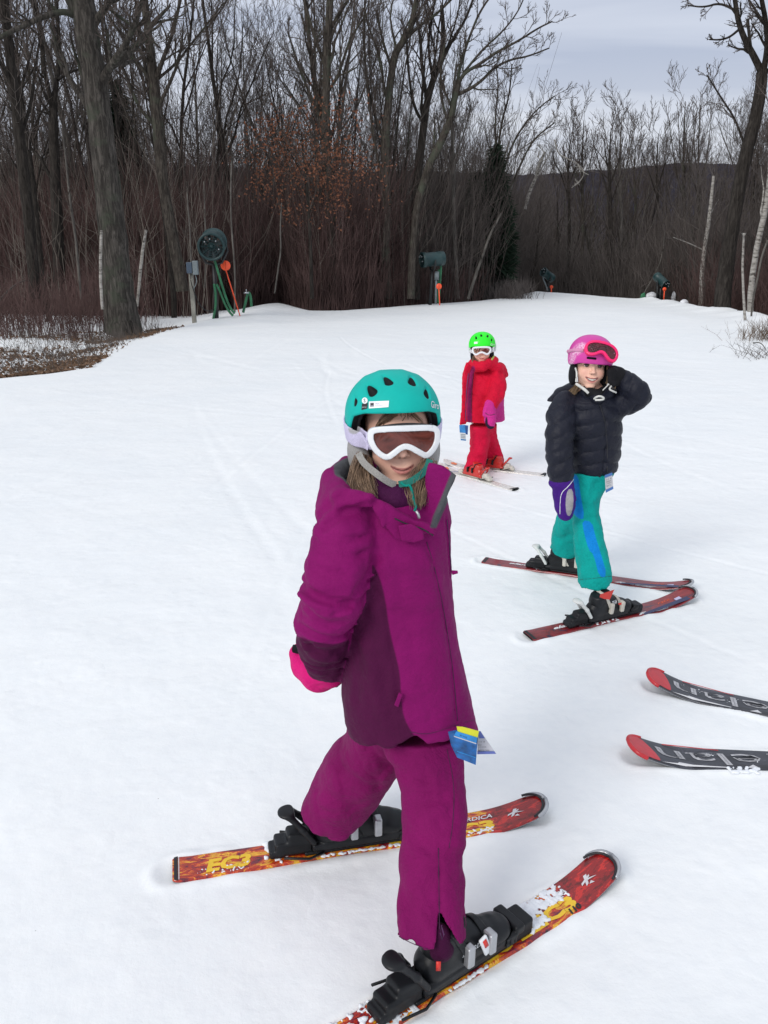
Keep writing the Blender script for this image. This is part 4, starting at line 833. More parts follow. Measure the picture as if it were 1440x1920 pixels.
class Ski:
    def __init__(s, label, tail, tip, L, wt, wm, wb, mat, base=M_base, group=None, rock=.045, rl=.16, roll=0.0, thick=.014, tiprad=.05, sink=.003, boot_u=None):
        a = np.array([tail[0], tail[1], gz(tail[0], tail[1])]); b = np.array([tip[0], tip[1], gz(tip[0], tip[1])]); s.f = unit(b - a); s.o = b - s.f * L + np.array([0, 0, -sink]); s.L = L
        up = np.array([0, 0, 1.]); s.l = unit(np.cross(up, s.f)); s.u = np.cross(s.f, s.l)
        if roll: c_, s_ = math.cos(roll), math.sin(roll); s.l, s.u = s.l * c_ + s.u * s_, s.u * c_ - s.l * s_; s.o = s.o + s.u * 0 + up * abs(math.sin(roll)) * wm / 2
        s.rock, s.rl, s.th = rock, rl, thick; s.prof = lambda u: np.interp(u, [0, .06, L * .45, L - rl * .9, L], [wb * .97, wb, wm, wt, wt * .9]) / 2
        s.root = empty('ski', s.o + s.f * L * .5, label, 'ski', group); s.tr = tiprad; n = 64; U = np.concatenate([[0, .004, .012], np.linspace(.03, L - tiprad, n), L - tiprad + tiprad * np.sin(np.linspace(.12, math.pi / 2, 14))])
        hw = s.prof(U); e = np.clip((U - (L - tiprad)) / tiprad, 0, 1); hw = hw * np.sqrt(np.maximum(1 - e ** 2.6, .0006)); hw[:3] *= [.82, .93, .985]
        t = np.interp(U, [0, .1, L * .45, L - rl, L], [.6, .75, 1, .7, .45]) * thick; w0 = s.lift(U)
        prof = [(-1, 0), (-1, .3), (-.955, .95), (-.90, 1.0), (-.5, 1.0), (0, 1.0), (.5, 1.0), (.90, 1.0), (.955, .95), (1, .3), (1, 0), (0, 0)]; K = len(prof)
        V = np.array([s.P(u, h * y, w + tt * z) for u, h, w, tt in zip(U, hw, w0, t) for y, z in prof]); uv = np.array([[u / L, y * h / .1 + .5] for u, h in zip(U, hw) for y, z in prof])
        m = len(U); F = np.array([[i * K + j, i * K + (j + 1) % K, (i + 1) * K + (j + 1) % K, (i + 1) * K + j] for i in range(m - 1) for j in range(K)])
        mi = np.array([{0: 2, 9: 2, 10: 1, 11: 1}.get(j, 0) for i in range(m - 1) for j in range(K)])
        mesh_np('board', V, F, [mat, base, M_edge], s.root, True, mi, uv=uv); s.top = lambda u: np.interp(u, U, w0 + t)
        SKISEG.append((s.P(0, 0, 0), s.P(L - .03, 0, 0), wm / 2))
    def lift(s, U): U = np.asarray(U, float); L = s.L; return s.rock * np.clip((U - (L - s.rl)) / s.rl, 0, 1) ** 1.8 + .006 * np.clip((.05 - U) / .05, 0, 1)
    def P(s, u, v, w): return s.o + s.f * u + s.l * v + s.u * w
    def M(s): return np.stack([s.f, s.l, s.u], 1)
    def loc(s, P): return (P - s.o.astype(np.float32)) @ s.M().astype(np.float32)
    def text(s, t, u, v, w, h, mat, du=1, shear=.25, bold=.0, name='lettering', lift=.0012):
        return text_on(t, lambda x, y: s.P(u + du * x, v + du * y, float(s.top(u + du * x)) + lift), w, h, mat, s.root, name, bold, shear)
    def shape(s, pts, mat, name='print', lift=.0009):
        """flat printed polygon in ski coordinates"""
        P = np.array([s.P(a, b, float(s.top(a)) + lift) for a, b in pts]); c = P.mean(0); V = np.vstack([P, c[None]]); n = len(P)
        return mesh_np(name, V, np.array([[i, (i + 1) % n, n] for i in range(n)]), mat, s.root, False)
    def guard(s, mat=M_silver, w=.018):
        U = np.linspace(s.L - s.tr * .75, s.L, 14); hw = s.prof(U) * np.sqrt(np.maximum(1 - ((U - (s.L - s.tr)) / s.tr).clip(0, 1) ** 2.6, 0)); 
        pts = [s.P(u, h, float(s.top(u))) for u, h in zip(U, hw)] + [s.P(u, -h, float(s.top(u))) for u, h in zip(U[::-1], hw[::-1])]
        mb = MB(); mb.tube(np.array(pts), .0065, 8); mb.build('tip_guard', mat, s.root)
        pts2 = [p - s.f * .012 + s.u * .002 for p in pts]; mb = MB(); mb.tube(np.array(pts2), .0035, 6); mb.build('tip_guard_trim', M_blk, s.root)
    def snow(s, spots, h=.0028, seed=1):
        """spots: (u0,u1,v0,v1,height,count)"""
        r = np.random.RandomState(seed); C = []
        for u0, u1, v0, v1, hh, n in spots:
            n = int(n * 2.2); hh *= .8
            u = r.uniform(u0, u1, n); v = r.uniform(v0, v1, n); C += [(s.P(a, b, float(s.top(a)) + hh * .15 * r.rand()), hh * (.25 + .75 * r.rand() ** 2)) for a, b in zip(u, v)]
        A = np.array([c for c, _ in C], np.float32); R = np.array([q for _, q in C], np.float32)
        SW = (s.M() * np.array([1, 1, 1.5])).astype(np.float32)
        def fn(P):
            d = np.full(len(P), 1e3, np.float32)
            for c, q in zip(A, R):
                m = np.abs(P - c).max(1) < q + .03; 
                if m.any(): d[m] = smin(d[m], np.linalg.norm((P[m] - c) @ SW, axis=1) - q * .5, .0035)
            return np.minimum(d, .03) + .0012 * np.sin(P[:, 0] * 500) * np.sin(P[:, 1] * 460) * np.sin(P[:, 2] * 520)
        o = sdf_mesh('snow_clump', fn, A.min(0) - .03, A.max(0) + .03, h, M_snowc, s.root); o['kind'] = 'stuff'; return o
def boot(person, ski, u0, Lb, shell=M_boot, cuff=None, buckle=M_silver, h=.0032, lean=.03, toe=M_boot, cam_side=-1, letter=None, liner=M_boot, accents=None):
    """ski boot standing on the ski, heel at u0 along the ski"""
    k = Lb / .26; z0 = float(ski.top(u0 + .1)) + .012
    def lo(P): q = ski.loc(P); return (q - np.array([u0, 0, z0], np.float32)) / k
    def lower(q):
        d = rbox(q, (.13, 0, .011), (.13, .036, .011), .006)
        d = smin(d, rc(q, (.045, 0, .045), (.20, 0, .040), .040, .036), .012); d = smin(d, ell(q, (.222, 0, .036), (.040, .040, .026)), .012)
        d = smin(d, rc(q, (.07, 0, .085), (.165, 0, .056), .042, .034), .015); d = smax(d, np.abs(q[:, 1]) - .044, .008)
        g = np.abs(q[:, 2] - .024 - .02 * np.clip(q[:, 0] - .1, 0, 1)); return (d + .0016 * np.exp(-(g / .002) ** 2))
    def cuf(q):
        d = rc(q, (.062, 0, .088), (.062 + lean * 1.3, 0, .17), .043, .043); d = smax(d, np.abs(q[:, 1]) - .041, .01)
        d = smax(d, q[:, 2] - .128 - (q[:, 0] - .08) * .25, .004); d = smax(d, .062 + .35 * np.abs(q[:, 0] - .055) - q[:, 2], .004); return d
    bx = [ski.P(u0 + a * k, b * k, z0 + c * k) for a in (-.01, .285) for b in (-.07, .07) for c in (-.005, .25)]; a0, a1 = np.min(bx, 0), np.max(bx, 0)
    root = sdf_mesh('boot', lambda P: lower(lo(P)) * k, a0, a1, h, shell, person)
    sdf_mesh('boot_cuff', lambda P: cuf(lo(P)) * k, a0, a1, h, cuff or shell, root)
    for (uc, sl, wd) in ((.175, .25, .010), (.115, .55, .010)):
        def band(P):
            q = lo(P); e = np.minimum(lower(q), cuf(q)) - .0045; pl = np.abs((q[:, 0] - uc) + (q[:, 2] - .05) * sl) - wd; return smax(smax(smax(e, -(e + .007), .001), pl, .002), .035 - q[:, 2], .002) * k
        sdf_mesh('buckle_strap', band, a0, a1, h * .9, M_bind if buckle is M_silver else buckle, root)
        def lev(P):
            q = lo(P); e = np.minimum(lower(q), cuf(q)); c = np.array([uc + (.05 - .06) * sl, cam_side * .043, .062], np.float32)
            return smax(rbox(q, c + np.array([-.002, 0, 0]), (.010, .014, .026), .004), -(e - .001), .002) * k
        sdf_mesh('buckle', lev, a0, a1, h * .8, buckle, root)
    # toe piece, heel piece and brake of the binding belong to the ski
    def tp(P):
        q = lo(P); d = rbox(q, (.292, 0, .012), (.034, .030, .018), .008); d = smin(d, rbox(q, (.272, 0, .030), (.014, .040, .012), .006), .006); d = smin(d, rbox(q, (.245, .034, .016), (.018, .006, .014), .003), .004); d = smin(d, rbox(q, (.245, -.034, .016), (.018, .006, .014), .003), .004); d = smin(d, rbox(q, (.15, 0, -.006), (.17, .031, .005), .002), .003)
        return smax(d, -(lower(q) - .001), .002) * k
    t0 = [ski.P(u0 + a * k, b * k, z0 + c * k) for a in (-.05, .34) for b in (-.06, .06) for c in (-.02, .07)]
    sdf_mesh('toe_binding', tp, np.min(t0, 0), np.max(t0, 0), h, toe, ski.root)
    def hp(P):
        q = lo(P); d = rbox(q, (-.045, 0, .012), (.050, .027, .020), .008); d = smin(d, rbox(q, (-.032, 0, .036), (.032, .025, .018), .010), .008); d = smin(d, rbox(q, (-.09, 0, .0), (.02, .026, .012), .006), .006); d = smin(d, rc(q, (-.01, -.018, .035), (.004, -.018, .02), .008, .008), .004); d = smin(d, rc(q, (-.01, .018, .035), (.004, .018, .02), .008, .008), .004)
        return smax(d, -(lower(q) - .001), .002) * k
    t1 = [ski.P(u0 + a * k, b * k, z0 + c * k) for a in (-.13, .03) for b in (-.05, .05) for c in (-.02, .13)]
    hb = sdf_mesh('heel_binding', hp, np.min(t1, 0), np.max(t1, 0), h, toe, ski.root)
    def hl(P):
        q = lo(P); d = None
        for sgn in (-1, 1):
            e = rc(q, (.004, sgn * .033, .030), (-.022, sgn * .030, .070), .0085, .0085); e = smin(e, rc(q, (-.022, sgn * .030, .070), (-.052, sgn * .018, .104), .0085, .009), .008); d = e if d is None else np.minimum(d, e)
        e = ell(q, (-.062, 0, .110), (.022, .026, .009)); d = smin(d, e, .012); return d * k
    sdf_mesh('heel_lever', hl, np.min(t1, 0), np.max(t1, 0), h, accents or toe, hb)
    mb = MB()
    for sgn in (-1, 1): mb.tube([ski.P(u0 + .03 * k, sgn * .034 * k, z0 - .004), ski.P(u0 - .01 * k, sgn * .05 * k, z0 - .004), ski.P(u0 - .075 * k, sgn * .052 * k, z0 + .012)], .0035, 6)
    mb.build('brake_arm', M_silver if False else M_bind, ski.root)
    if letter:
        for (t, uu, ww, wid, hgt, m_, sh) in letter:
            def fn(x, y, uu=uu, ww=ww):
                ua, wa = uu + x, ww + y; V = np.linspace(.075, .0, 90); P = np.array([ski.P(u0 + ua * k, cam_side * v * k, z0 + wa * k) for v in V], np.float32); q = lo(P); d = np.minimum(lower(q), cuf(q)); i = int(np.argmax(d < .0008)); return P[i]
            text_on(t, fn, wid, hgt, m_, root, 'lettering', .01, sh)
    return root
# ------------------------------------------------------------------ heads, helmets, goggles
def skin_mat(name, col):
    m, nt, b = new_mat(name); N = NT(nt); v = N.coords()
    c = N.mix(N.ramp(N.noise(22, 5, .6, v), [(.3, 0.0), (.7, .35)]), c4(col), c4((col[0] * 1.05, col[1] * .82, col[2] * .76)))
    c = N.mix(N.math('MULTIPLY', N.attr('cheek'), .55), c, c4((.72, .34, .27))); c = N.mix(N.attr('lips'), c, c4((.55, .17, .16)))
    c = N.mix(N.attr('dark'), c, c4((.06, .022, .02))); c = N.mix(N.attr('teeth'), c, c4((.78, .74, .66))); c = N.mix(N.attr('brow'), c, c4((.20, .12, .075)))
    nt.links.new(c, b.inputs['Base Color']); b.inputs['Roughness'].default_value = .48; b.inputs['Subsurface Weight'].default_value = .0; b.inputs['Subsurface Radius'].default_value = (.009, .003, .0018); b.inputs['Subsurface Scale'].default_value = .6
    b.inputs['Specular IOR Level'].default_value = .4; nt.links.new(N.bump(N.noise(420, 3, .6, v), .12, .001), b.inputs['Normal']); return m
M_skin = skin_mat('fair_skin', (.86, .54, .41))
def rotm(yaw, pitch, roll):
    cy, sy, cp, sp_, cr_, sr = math.cos(yaw), math.sin(yaw), math.cos(pitch), math.sin(pitch), math.cos(roll), math.sin(roll)
    Rz = np.array([[cy, -sy, 0], [sy, cy, 0], [0, 0, 1]]); Rx = np.array([[1, 0, 0], [0, cp, -sp_], [0, sp_, cp]]); Ry = np.array([[cr_, 0, sr], [0, 1, 0], [-sr, 0, cr_]]); return Rz @ Rx @ Ry
class Head:
    def __init__(s, o, yaw, pitch, roll, sc, smile=0.0):
        s.o = np.array(o, np.float32); s.R = rotm(R_(yaw), R_(pitch), R_(roll)).astype(np.float32); s.sc = sc; s.smile = smile
    def loc(s, P): return ((P - s.o) @ s.R) / s.sc
    def w(s, x, y, z): return s.o + s.R @ (np.array([x, y, z]) * s.sc)
    def mouth_z(s, x): return -.061 + (9 + 5 * s.smile + 6 * (0 < s.smile < .5)) * x * x
    def face(s, q):
        d = ell(q, (0, .012, .030), (.073, .090, .086)); d = smin(d, ell(q, (0, -.020, -.034), (.057, .060, .068)), .03)
        for a in (-1, 1):
            d = smin(d, ell(q, (a * .034, -.052, -.034 + .003 * s.smile), (.025, .020 + .003 * s.smile, .026)), .022)
            d = smin(d, ell(q, (a * .074, .012, -.012), (.009, .018, .028)), .008)
        d = smin(d, ell(q, (0, -.062, -.092), (.022, .018, .015)), .022); d = smin(d, ell(q, (0, -.068, -.058), (.028, .016, .020)), .018)
        d = smin(d, ell(q, (0, -.070, .028), (.050, .016, .014)), .02)
        for a in (-1, 1): d = d + .0075 * np.exp(-((q[:, 0] - a * .030) / .016) ** 2 - ((q[:, 2] - .006) / .012) ** 2) * (q[:, 1] < 0)
        d = smin(d, rc(q, (0, -.078, .008), (0, -.094, -.020), .0065, .0085), .010); d = smin(d, ell(q, (0, -.095, -.024), (.0105, .010, .0085)), .005)
        for a in (-1, 1): d = smin(d, ell(q, (a * .0115, -.086, -.027), (.0065, .008, .0062)), .004)
        for a in (-1, 1): d = smax(d, -(ell(q, (a * .0055, -.096, -.0325), (.0032, .005, .003))), .0015)
        mz = s.mouth_z(q[:, 0]); hw = .023 + .006 * s.smile; e = np.clip(1 - (q[:, 0] / hw) ** 2, 0, 1); fr = (q[:, 1] < -.04)
        o_ = .0055 * s.smile * (s.smile > .5)
        d = d - .0034 * e * np.exp(-((q[:, 2] - mz - .0045 - o_) / .0042) ** 2) * fr - .0042 * e * np.exp(-((q[:, 2] - mz + .006 + o_) / .0052) ** 2) * fr
        d = d + .0030 * np.exp(-((q[:, 2] - mz) / (.0014 + .004 * s.smile * (s.smile > .5))) ** 2) * np.clip(1.15 - (q[:, 0] / hw) ** 2, 0, 1) * fr
        d = d + .0015 * np.exp(-(q[:, 0] / .005) ** 2 - ((q[:, 2] + .044) / .008) ** 2) * fr
        return d
    def attrs(s):
        def A(f): return lambda P: f(s.loc(P))
        def lips(q):
            mz = s.mouth_z(q[:, 0]); hw = .025 + .006 * s.smile; e = np.clip(1 - (q[:, 0] / hw) ** 2, 0, 1) ** .5; o_ = .005 * s.smile * (s.smile > .5); up = mz + (.0058 + o_) * e; dn = mz - (.0085 + o_) * e
            return np.clip((up - q[:, 2]) / .0018 + .5, 0, 1) * np.clip((q[:, 2] - dn) / .0018 + .5, 0, 1) * (np.abs(q[:, 0]) < hw) * (q[:, 1] < -.04) * .85
        def dark(q):
            mz = s.mouth_z(q[:, 0]); hw = .024 + .006 * s.smile; e = np.clip(1 - (q[:, 0] / hw) ** 2, 0, 1) ** .5; t = .0011 + .0055 * s.smile * (s.smile > .5) * e
            m = np.clip((t - np.abs(q[:, 2] - mz)) / .0012 + .5, 0, 1) * (np.abs(q[:, 0]) < hw) * (q[:, 1] < -.04) * (.8)
            for a in (-1, 1): m = np.maximum(m, np.exp(-((q[:, 0] - a * .0055) / .0036) ** 2 - ((q[:, 2] + .0325) / .003) ** 2) * (q[:, 1] < -.08) * .8)
            return m
        def teeth(q):
            if s.smile < .5: return q[:, 0] * 0
            mz = s.mouth_z(q[:, 0]); hw = .020; e = np.clip(1 - (q[:, 0] / hw) ** 2, 0, 1) ** .5; return np.clip((mz + .0052 * e - q[:, 2]) / .001, 0, 1) * np.clip((q[:, 2] - mz + .0022 * e + .0006 * np.sin(q[:, 0] * 900)) / .001, 0, 1) * (np.abs(q[:, 0]) < hw) * (q[:, 1] < -.04)
        def cheek(q): return sum(np.exp(-((q[:, 0] - a * .038) / .017) ** 2 - ((q[:, 2] + .030) / .018) ** 2) for a in (-1, 1)) + .5 * np.exp(-(q[:, 0] / .012) ** 2 - ((q[:, 2] + .022) / .012) ** 2) * (q[:, 1] < -.08)
        def brow(q):
            m = 0
            for a in (-1, 1): m = m + np.exp(-(np.maximum(np.abs(q[:, 0] - a * .031) - .012, 0) / .005) ** 2 - ((q[:, 2] - .026 + 8 * (q[:, 0] - a * .031) ** 2) / .0035) ** 2) * .6
            return np.clip(m, 0, 1) * (q[:, 1] < 0)
        return {'lips': A(lips), 'dark': A(dark), 'teeth': A(teeth), 'cheek': A(cheek), 'brow': A(brow)}
def head_body(person, H, chest, h, extra=None):
    """head, neck and upper body in one continuous skin"""
    def fn(P):
        q = H.loc(P); d = H.face(q); d = smin(d, rc(q, (0, .018, -.07), (0, .03, -.16), .045, .047), .02) * H.sc
        return smin(d, ell(P, chest[0], chest[1]), .03)
    lo = np.minimum(H.o - .13, np.array(chest[0]) - np.array(chest[1])); hi = np.maximum(H.o + .14, np.array(chest[0]) + np.array(chest[1]))
    sdf_mesh('body', fn, lo, hi, h, M_skin, person, H.attrs()); return fn
def eyes(person, H):
    for a in (-1, 1):
        c = H.w(a * .030, -.0635, .007); r = .0125 * H.sc; f = -H.R[:, 1]; M = new_eye(); V = []; n, m = 20, 24
        A = H.R[:, 0]; B = H.R[:, 2]
        for i in range(n + 1):
            t = math.pi * i / n
            for j in range(m): p = 2 * math.pi * j / m; V.append(c + r * (f * math.cos(t) + (A * math.cos(p) + B * math.sin(p)) * math.sin(t)))
        F = np.array([[i * m + j, i * m + (j + 1) % m, (i + 1) * m + (j + 1) % m, (i + 1) * m + j] for i in range(n) for j in range(m)]); mi = [0 if i > 5 else (1 if i > 2 else 2) for i in range(n) for j in range(m)]
        mesh_np('eye', np.array(V), F, M, person, True, mi)
        lid = MB(); xs = np.linspace(-.014, .014, 9); lid.tube([H.w(a * .030 + x, -.0635 - math.sqrt(max(.0135 ** 2 - x * x * .8, 1e-8)) + .001, .0125 - 28 * x * x) for x in xs], [.0012] + [.0021] * 7 + [.0012], 6); lid.build('eyelash', M_lash, person)
M_lash = plain('dark_lash', (.03, .02, .015), .6)
_ey = []
def new_eye():
    if not _ey: _ey.extend([plain('eye_white', (.62, .58, .55), .2, var=.02), plain('brown_iris', (.07, .035, .018), .15, coat=.8), plain('pupil', (.004, .004, .004), .1, coat=1)])
    return list(_ey)
def shell_mat(name, col, rough=.5, coat=.1, print_=None, vented=True):
    m, nt, b = new_mat(name); N = NT(nt); v = N.coords()
    c = N.ramp(N.noise(18, 4, .6, v), [(.3, tuple(x * .93 for x in col)), (.7, tuple(min(1, x * 1.05) for x in col))])
    if vented: c = N.mix(N.n('ShaderNodeMapRange', {0: N.attr('deep'), 1: -.0040, 2: -.0032, 3: 1, 4: 0}).outputs[0], c, c4((.006, .007, .008)))
    if print_:
        f = N.math('MULTIPLY', N.attr('print'), N.ramp(N.noise(75, 5, .8, v, 2), [(.48, 0.0), (.52, 1.0)])); c = N.mix(f, c, c4(print_))
    nt.links.new(c, b.inputs['Base Color']); b.inputs['Roughness'].default_value = rough; b.inputs['Coat Weight'].default_value = coat; b.inputs['Specular IOR Level'].default_value = .22
    nt.links.new(N.bump(N.noise(600, 2, .5, v), .05, .0005), b.inputs['Normal']); return m
M_pad = fabric('grey_ear_pad', (.34, .33, .32), weave=700, wrinkle=.2); M_padb = fabric('black_ear_pad', (.012, .012, .014), weave=700, wrinkle=.2)
M_liner = plain('black_foam_liner', (.012, .013, .016), .8)
def lens_mat(name, a, b_):
    m, nt, b = new_mat(name); N = NT(nt); v = N.coords(); c = N.ramp(N.noise(16, 4, .6, N.mapping(v, (1, 1, 2.5)), 1.0), [(.35, a), (.65, b_)])
    nt.links.new(c, b.inputs['Base Color']); b.inputs['Roughness'].default_value = .10; b.inputs['Coat Weight'].default_value = .15; b.inputs['Coat Roughness'].default_value = .03; b.inputs['Specular IOR Level'].default_value = .45; return m
M_lens = lens_mat('dark_amber_lens', (.075, .018, .014), (.17, .040, .030)); M_lens2 = lens_mat('smoky_red_lens', (.05, .012, .016), (.13, .02, .03))
def helmet(person, H, mat, brim=.047, vents=(), rad=(.106, .126, .106), cz=.040, cy=.012, h=.003, ridges=True, pads=M_pad, side=-.012, back=-.035, attrs=None, pad_r=(.020, .040, .052), slot=None, inner=.016):
    rad = np.array(rad)
    def outer(q):
        e = (np.abs(q[:, 0]) / rad[0]) ** 2.15 + (np.abs(q[:, 1] - cy) / rad[1]) ** 2.15 + (np.abs(q[:, 2] - cz) / rad[2]) ** 2.15; return (e ** (1 / 2.15) - 1) * rad.min()
    def rim(q): return np.interp(q[:, 1], [-.14, -.085, -.055, -.02, .05, .13], [brim, brim - .001, brim - .010, side, side - .006, back])
    V = [(np.array(a, np.float32), np.array(b, np.float32), r) for a, b, r in vents]
    def shell(q):
        o = outer(q)
        if ridges:
            for x in (-.062, -.026, .026, .062): o = o - .0014 * np.exp(-((q[:, 0] - x) / .009) ** 2) * np.clip((q[:, 2] - cz - .02) / .04, 0, 1) * np.clip((q[:, 1] + .05) / .05, 0, 1)
        d = smax(o, -(o + inner), .002); d = smax(d, rim(q) - q[:, 2], .005)
        for a, b, r in V: d = smax(d, -rc(q, a, b, r, r * .4), .003)
        if slot: d = smax(d, -rbox(q, slot[0], slot[1], .003), .003)
        return d
    lo, hi = H.o - .17, H.o + .19
    f = lambda P: shell(H.loc(P)) * H.sc
    at_ = dict(attrs or {}); at_['deep'] = lambda P: outer(H.loc(P)); root = sdf_mesh('helmet', f, lo, hi, h, mat, person, at_)
    def lin(P):
        q = H.loc(P); o = outer(q) + inner * .8; d = smax(o, -(o + .010), .003); d = smax(d, rim(q) + .002 - q[:, 2], .003); return d * H.sc
    sdf_mesh('helmet_liner', lin, lo, hi, h * 1.5, M_liner, root)
    def pad(P, a=1):
        q = H.loc(P); d = ell(q, (a * .076, .002, -.040), pad_r)
        d = smax(d, -(H.face(q) - .001), .003); return smax(d, q[:, 2] - .02, .004) * H.sc
    for a_ in (-1, 1): sdf_mesh('ear_pad', (lambda P, a_=a_: pad(P, a_)), lo - np.array([0, 0, .02]), hi, h, pads, root)
    return root, outer, f
def goggles(person, H, poly, yfront, cx=0.0, tilt=0.0, frame=M_white, lens=M_lens, h=.0022, z0=0.0, depth=.016, ringw=.0095, curve=2.4, roll=0.0, outer=None, strap=None, strap_m=None, name='goggles'):
    poly = smooth_poly(np.array(poly, float), 2); c_, s_ = math.cos(roll), math.sin(roll)
    ct, st_ = math.cos(tilt), math.sin(tilt)
    def g(P):
        q = H.loc(P); x = q[:, 0] - cx; y = q[:, 1] - yfront; z = q[:, 2] - z0; y, z = y * ct + z * st_, -y * st_ + z * ct; u, v = x * c_ + z * s_, -x * s_ + z * c_
        yy = y - curve * u * u - .7 * v * v; return u, yy, v
    def fr(P):
        u, yy, v = g(P); p = poly2(u, v, poly); ring = np.maximum(np.abs(p + ringw * .5) - ringw * .5, np.abs(yy + .001) - .006); foam = np.maximum(np.abs(p + .004) - .004, np.abs(yy - depth * .65) - depth * .5)
        return smin(ring - .0016, foam, .004) * H.sc
    def le(P):
        u, yy, v = g(P); p = poly2(u, v, poly); return (np.maximum(p + ringw * .7, np.abs(yy + .0018) - .0016)) * H.sc
    lo, hi = H.o - .16, H.o + .17
    root = sdf_mesh(name, fr, lo, hi, h, frame, person); sdf_mesh('goggle_lens', le, lo, hi, h, lens, root)
    if strap:
        za, zb, hw = strap             # strap centre height at the front and at the back
        def sf(P):
            q = H.loc(P); zc = np.interp(q[:, 1], [-.08, .10], [za, zb]); o = outer(q) - .003; return np.maximum(np.maximum(np.abs(o) - .0018, np.abs(q[:, 2] - zc) - hw), -.072 - q[:, 1]) * H.sc
        sdf_mesh('goggle_strap', sf, lo, hi, h, strap_m or frame, root)
    return root, fr
def hair(person, guides, n, r, mat, seed, spread=.008, name='hair'):
    """guides: list of 3D polylines; strands wander round them"""
    g = np.random.RandomState(seed); mb = MB(); K = 12; P = []; R = []
    for i in range(n):
        L = g.uniform(.74, 1.02); T = np.linspace(0, L, K); Q = 0; wt = g.dirichlet(np.full(len(guides), .35))
        for G_, w_ in zip(guides, wt): t = np.linspace(0, 1, len(G_)); Q = Q + w_ * np.stack([np.interp(T, t, G_[:, k]) for k in range(3)], 1)
        off = g.normal(0, 1, 3) * spread; grow = (1.05 - .35 * T)[:, None]; w = np.stack([np.sin(T * g.uniform(2, 5) + g.rand() * 6) for _ in range(3)], 1) * spread * .28
        P.append(Q + off * grow + w); R.append(np.interp(T, [0, .7, 1.02], [r, r * .9, r * .3]) * g.uniform(.7, 1.3))
    mb.tubes(np.array(P), np.array(R), 4); o = mb.build(name, mat, person); o['kind'] = 'stuff'; return o
def hair_mat(name, a, b_):
    m, nt, b = new_mat(name); N = NT(nt); v = N.coords(); nt.links.new(N.ramp(N.noise(90, 3, .6, N.mapping(v, (1, 1, .15))), [(.35, a), (.65, b_)]), b.inputs['Base Color']); b.inputs['Roughness'].default_value = .45; b.inputs['Anisotropic'].default_value = .4; return m
M_hair = hair_mat('brown_hair', (.10, .060, .036), (.30, .195, .12)); M_hair2 = hair_mat('light_brown_hair', (.13, .085, .045), (.30, .20, .11))
def slab(P, poly, Y, t, rr=.003, slope=0.0, x0=0.0, bulge=None):
    """flat panel of thickness 2t whose outline was measured at distance Y"""
    w = np.array([W(a, b, Y) for a, b in poly]); d2 = poly2(P[:, 0], P[:, 2], w[:, [0, 2]]); yc = Y + slope * (P[:, 0] - x0) + (bulge(P) if bulge else 0)
    a = d2 + rr; b = np.abs(P[:, 1] - yc) - t + rr; return np.minimum(np.maximum(a, b), 0) + np.hypot(np.maximum(a, 0), np.maximum(b, 0)) - rr
def st(py, xl, xr, Y, b):
    a = W(xl, py, Y); c = W(xr, py, Y); return (a[2], (a[0] + c[0]) / 2, Y, (c[0] - a[0]) / 2, b)
def pxd(pts, y=None):
    """signed distance in metres-ish to a photo polygon, at the figure's scale"""
    pts = smooth_poly(np.array(pts, float), 1)
    def f(P): u, v = PX(P); return poly2(u, v, pts)
    return f
def seam(fn, pts, y0, y1, r, mat, parent, name='seam', off=0.0):
    P = hits(fn, smooth_poly(np.array(pts, float), 2, False), y0, y1)
    if off: P = np.array([p + normal_at(fn, p) * off for p in P])
    mb = MB(); mb.tube(P, r, 5); return mb.build(name, mat, parent)
def ticket(label, px_quads, Y, parent=None, text=None):
    pass
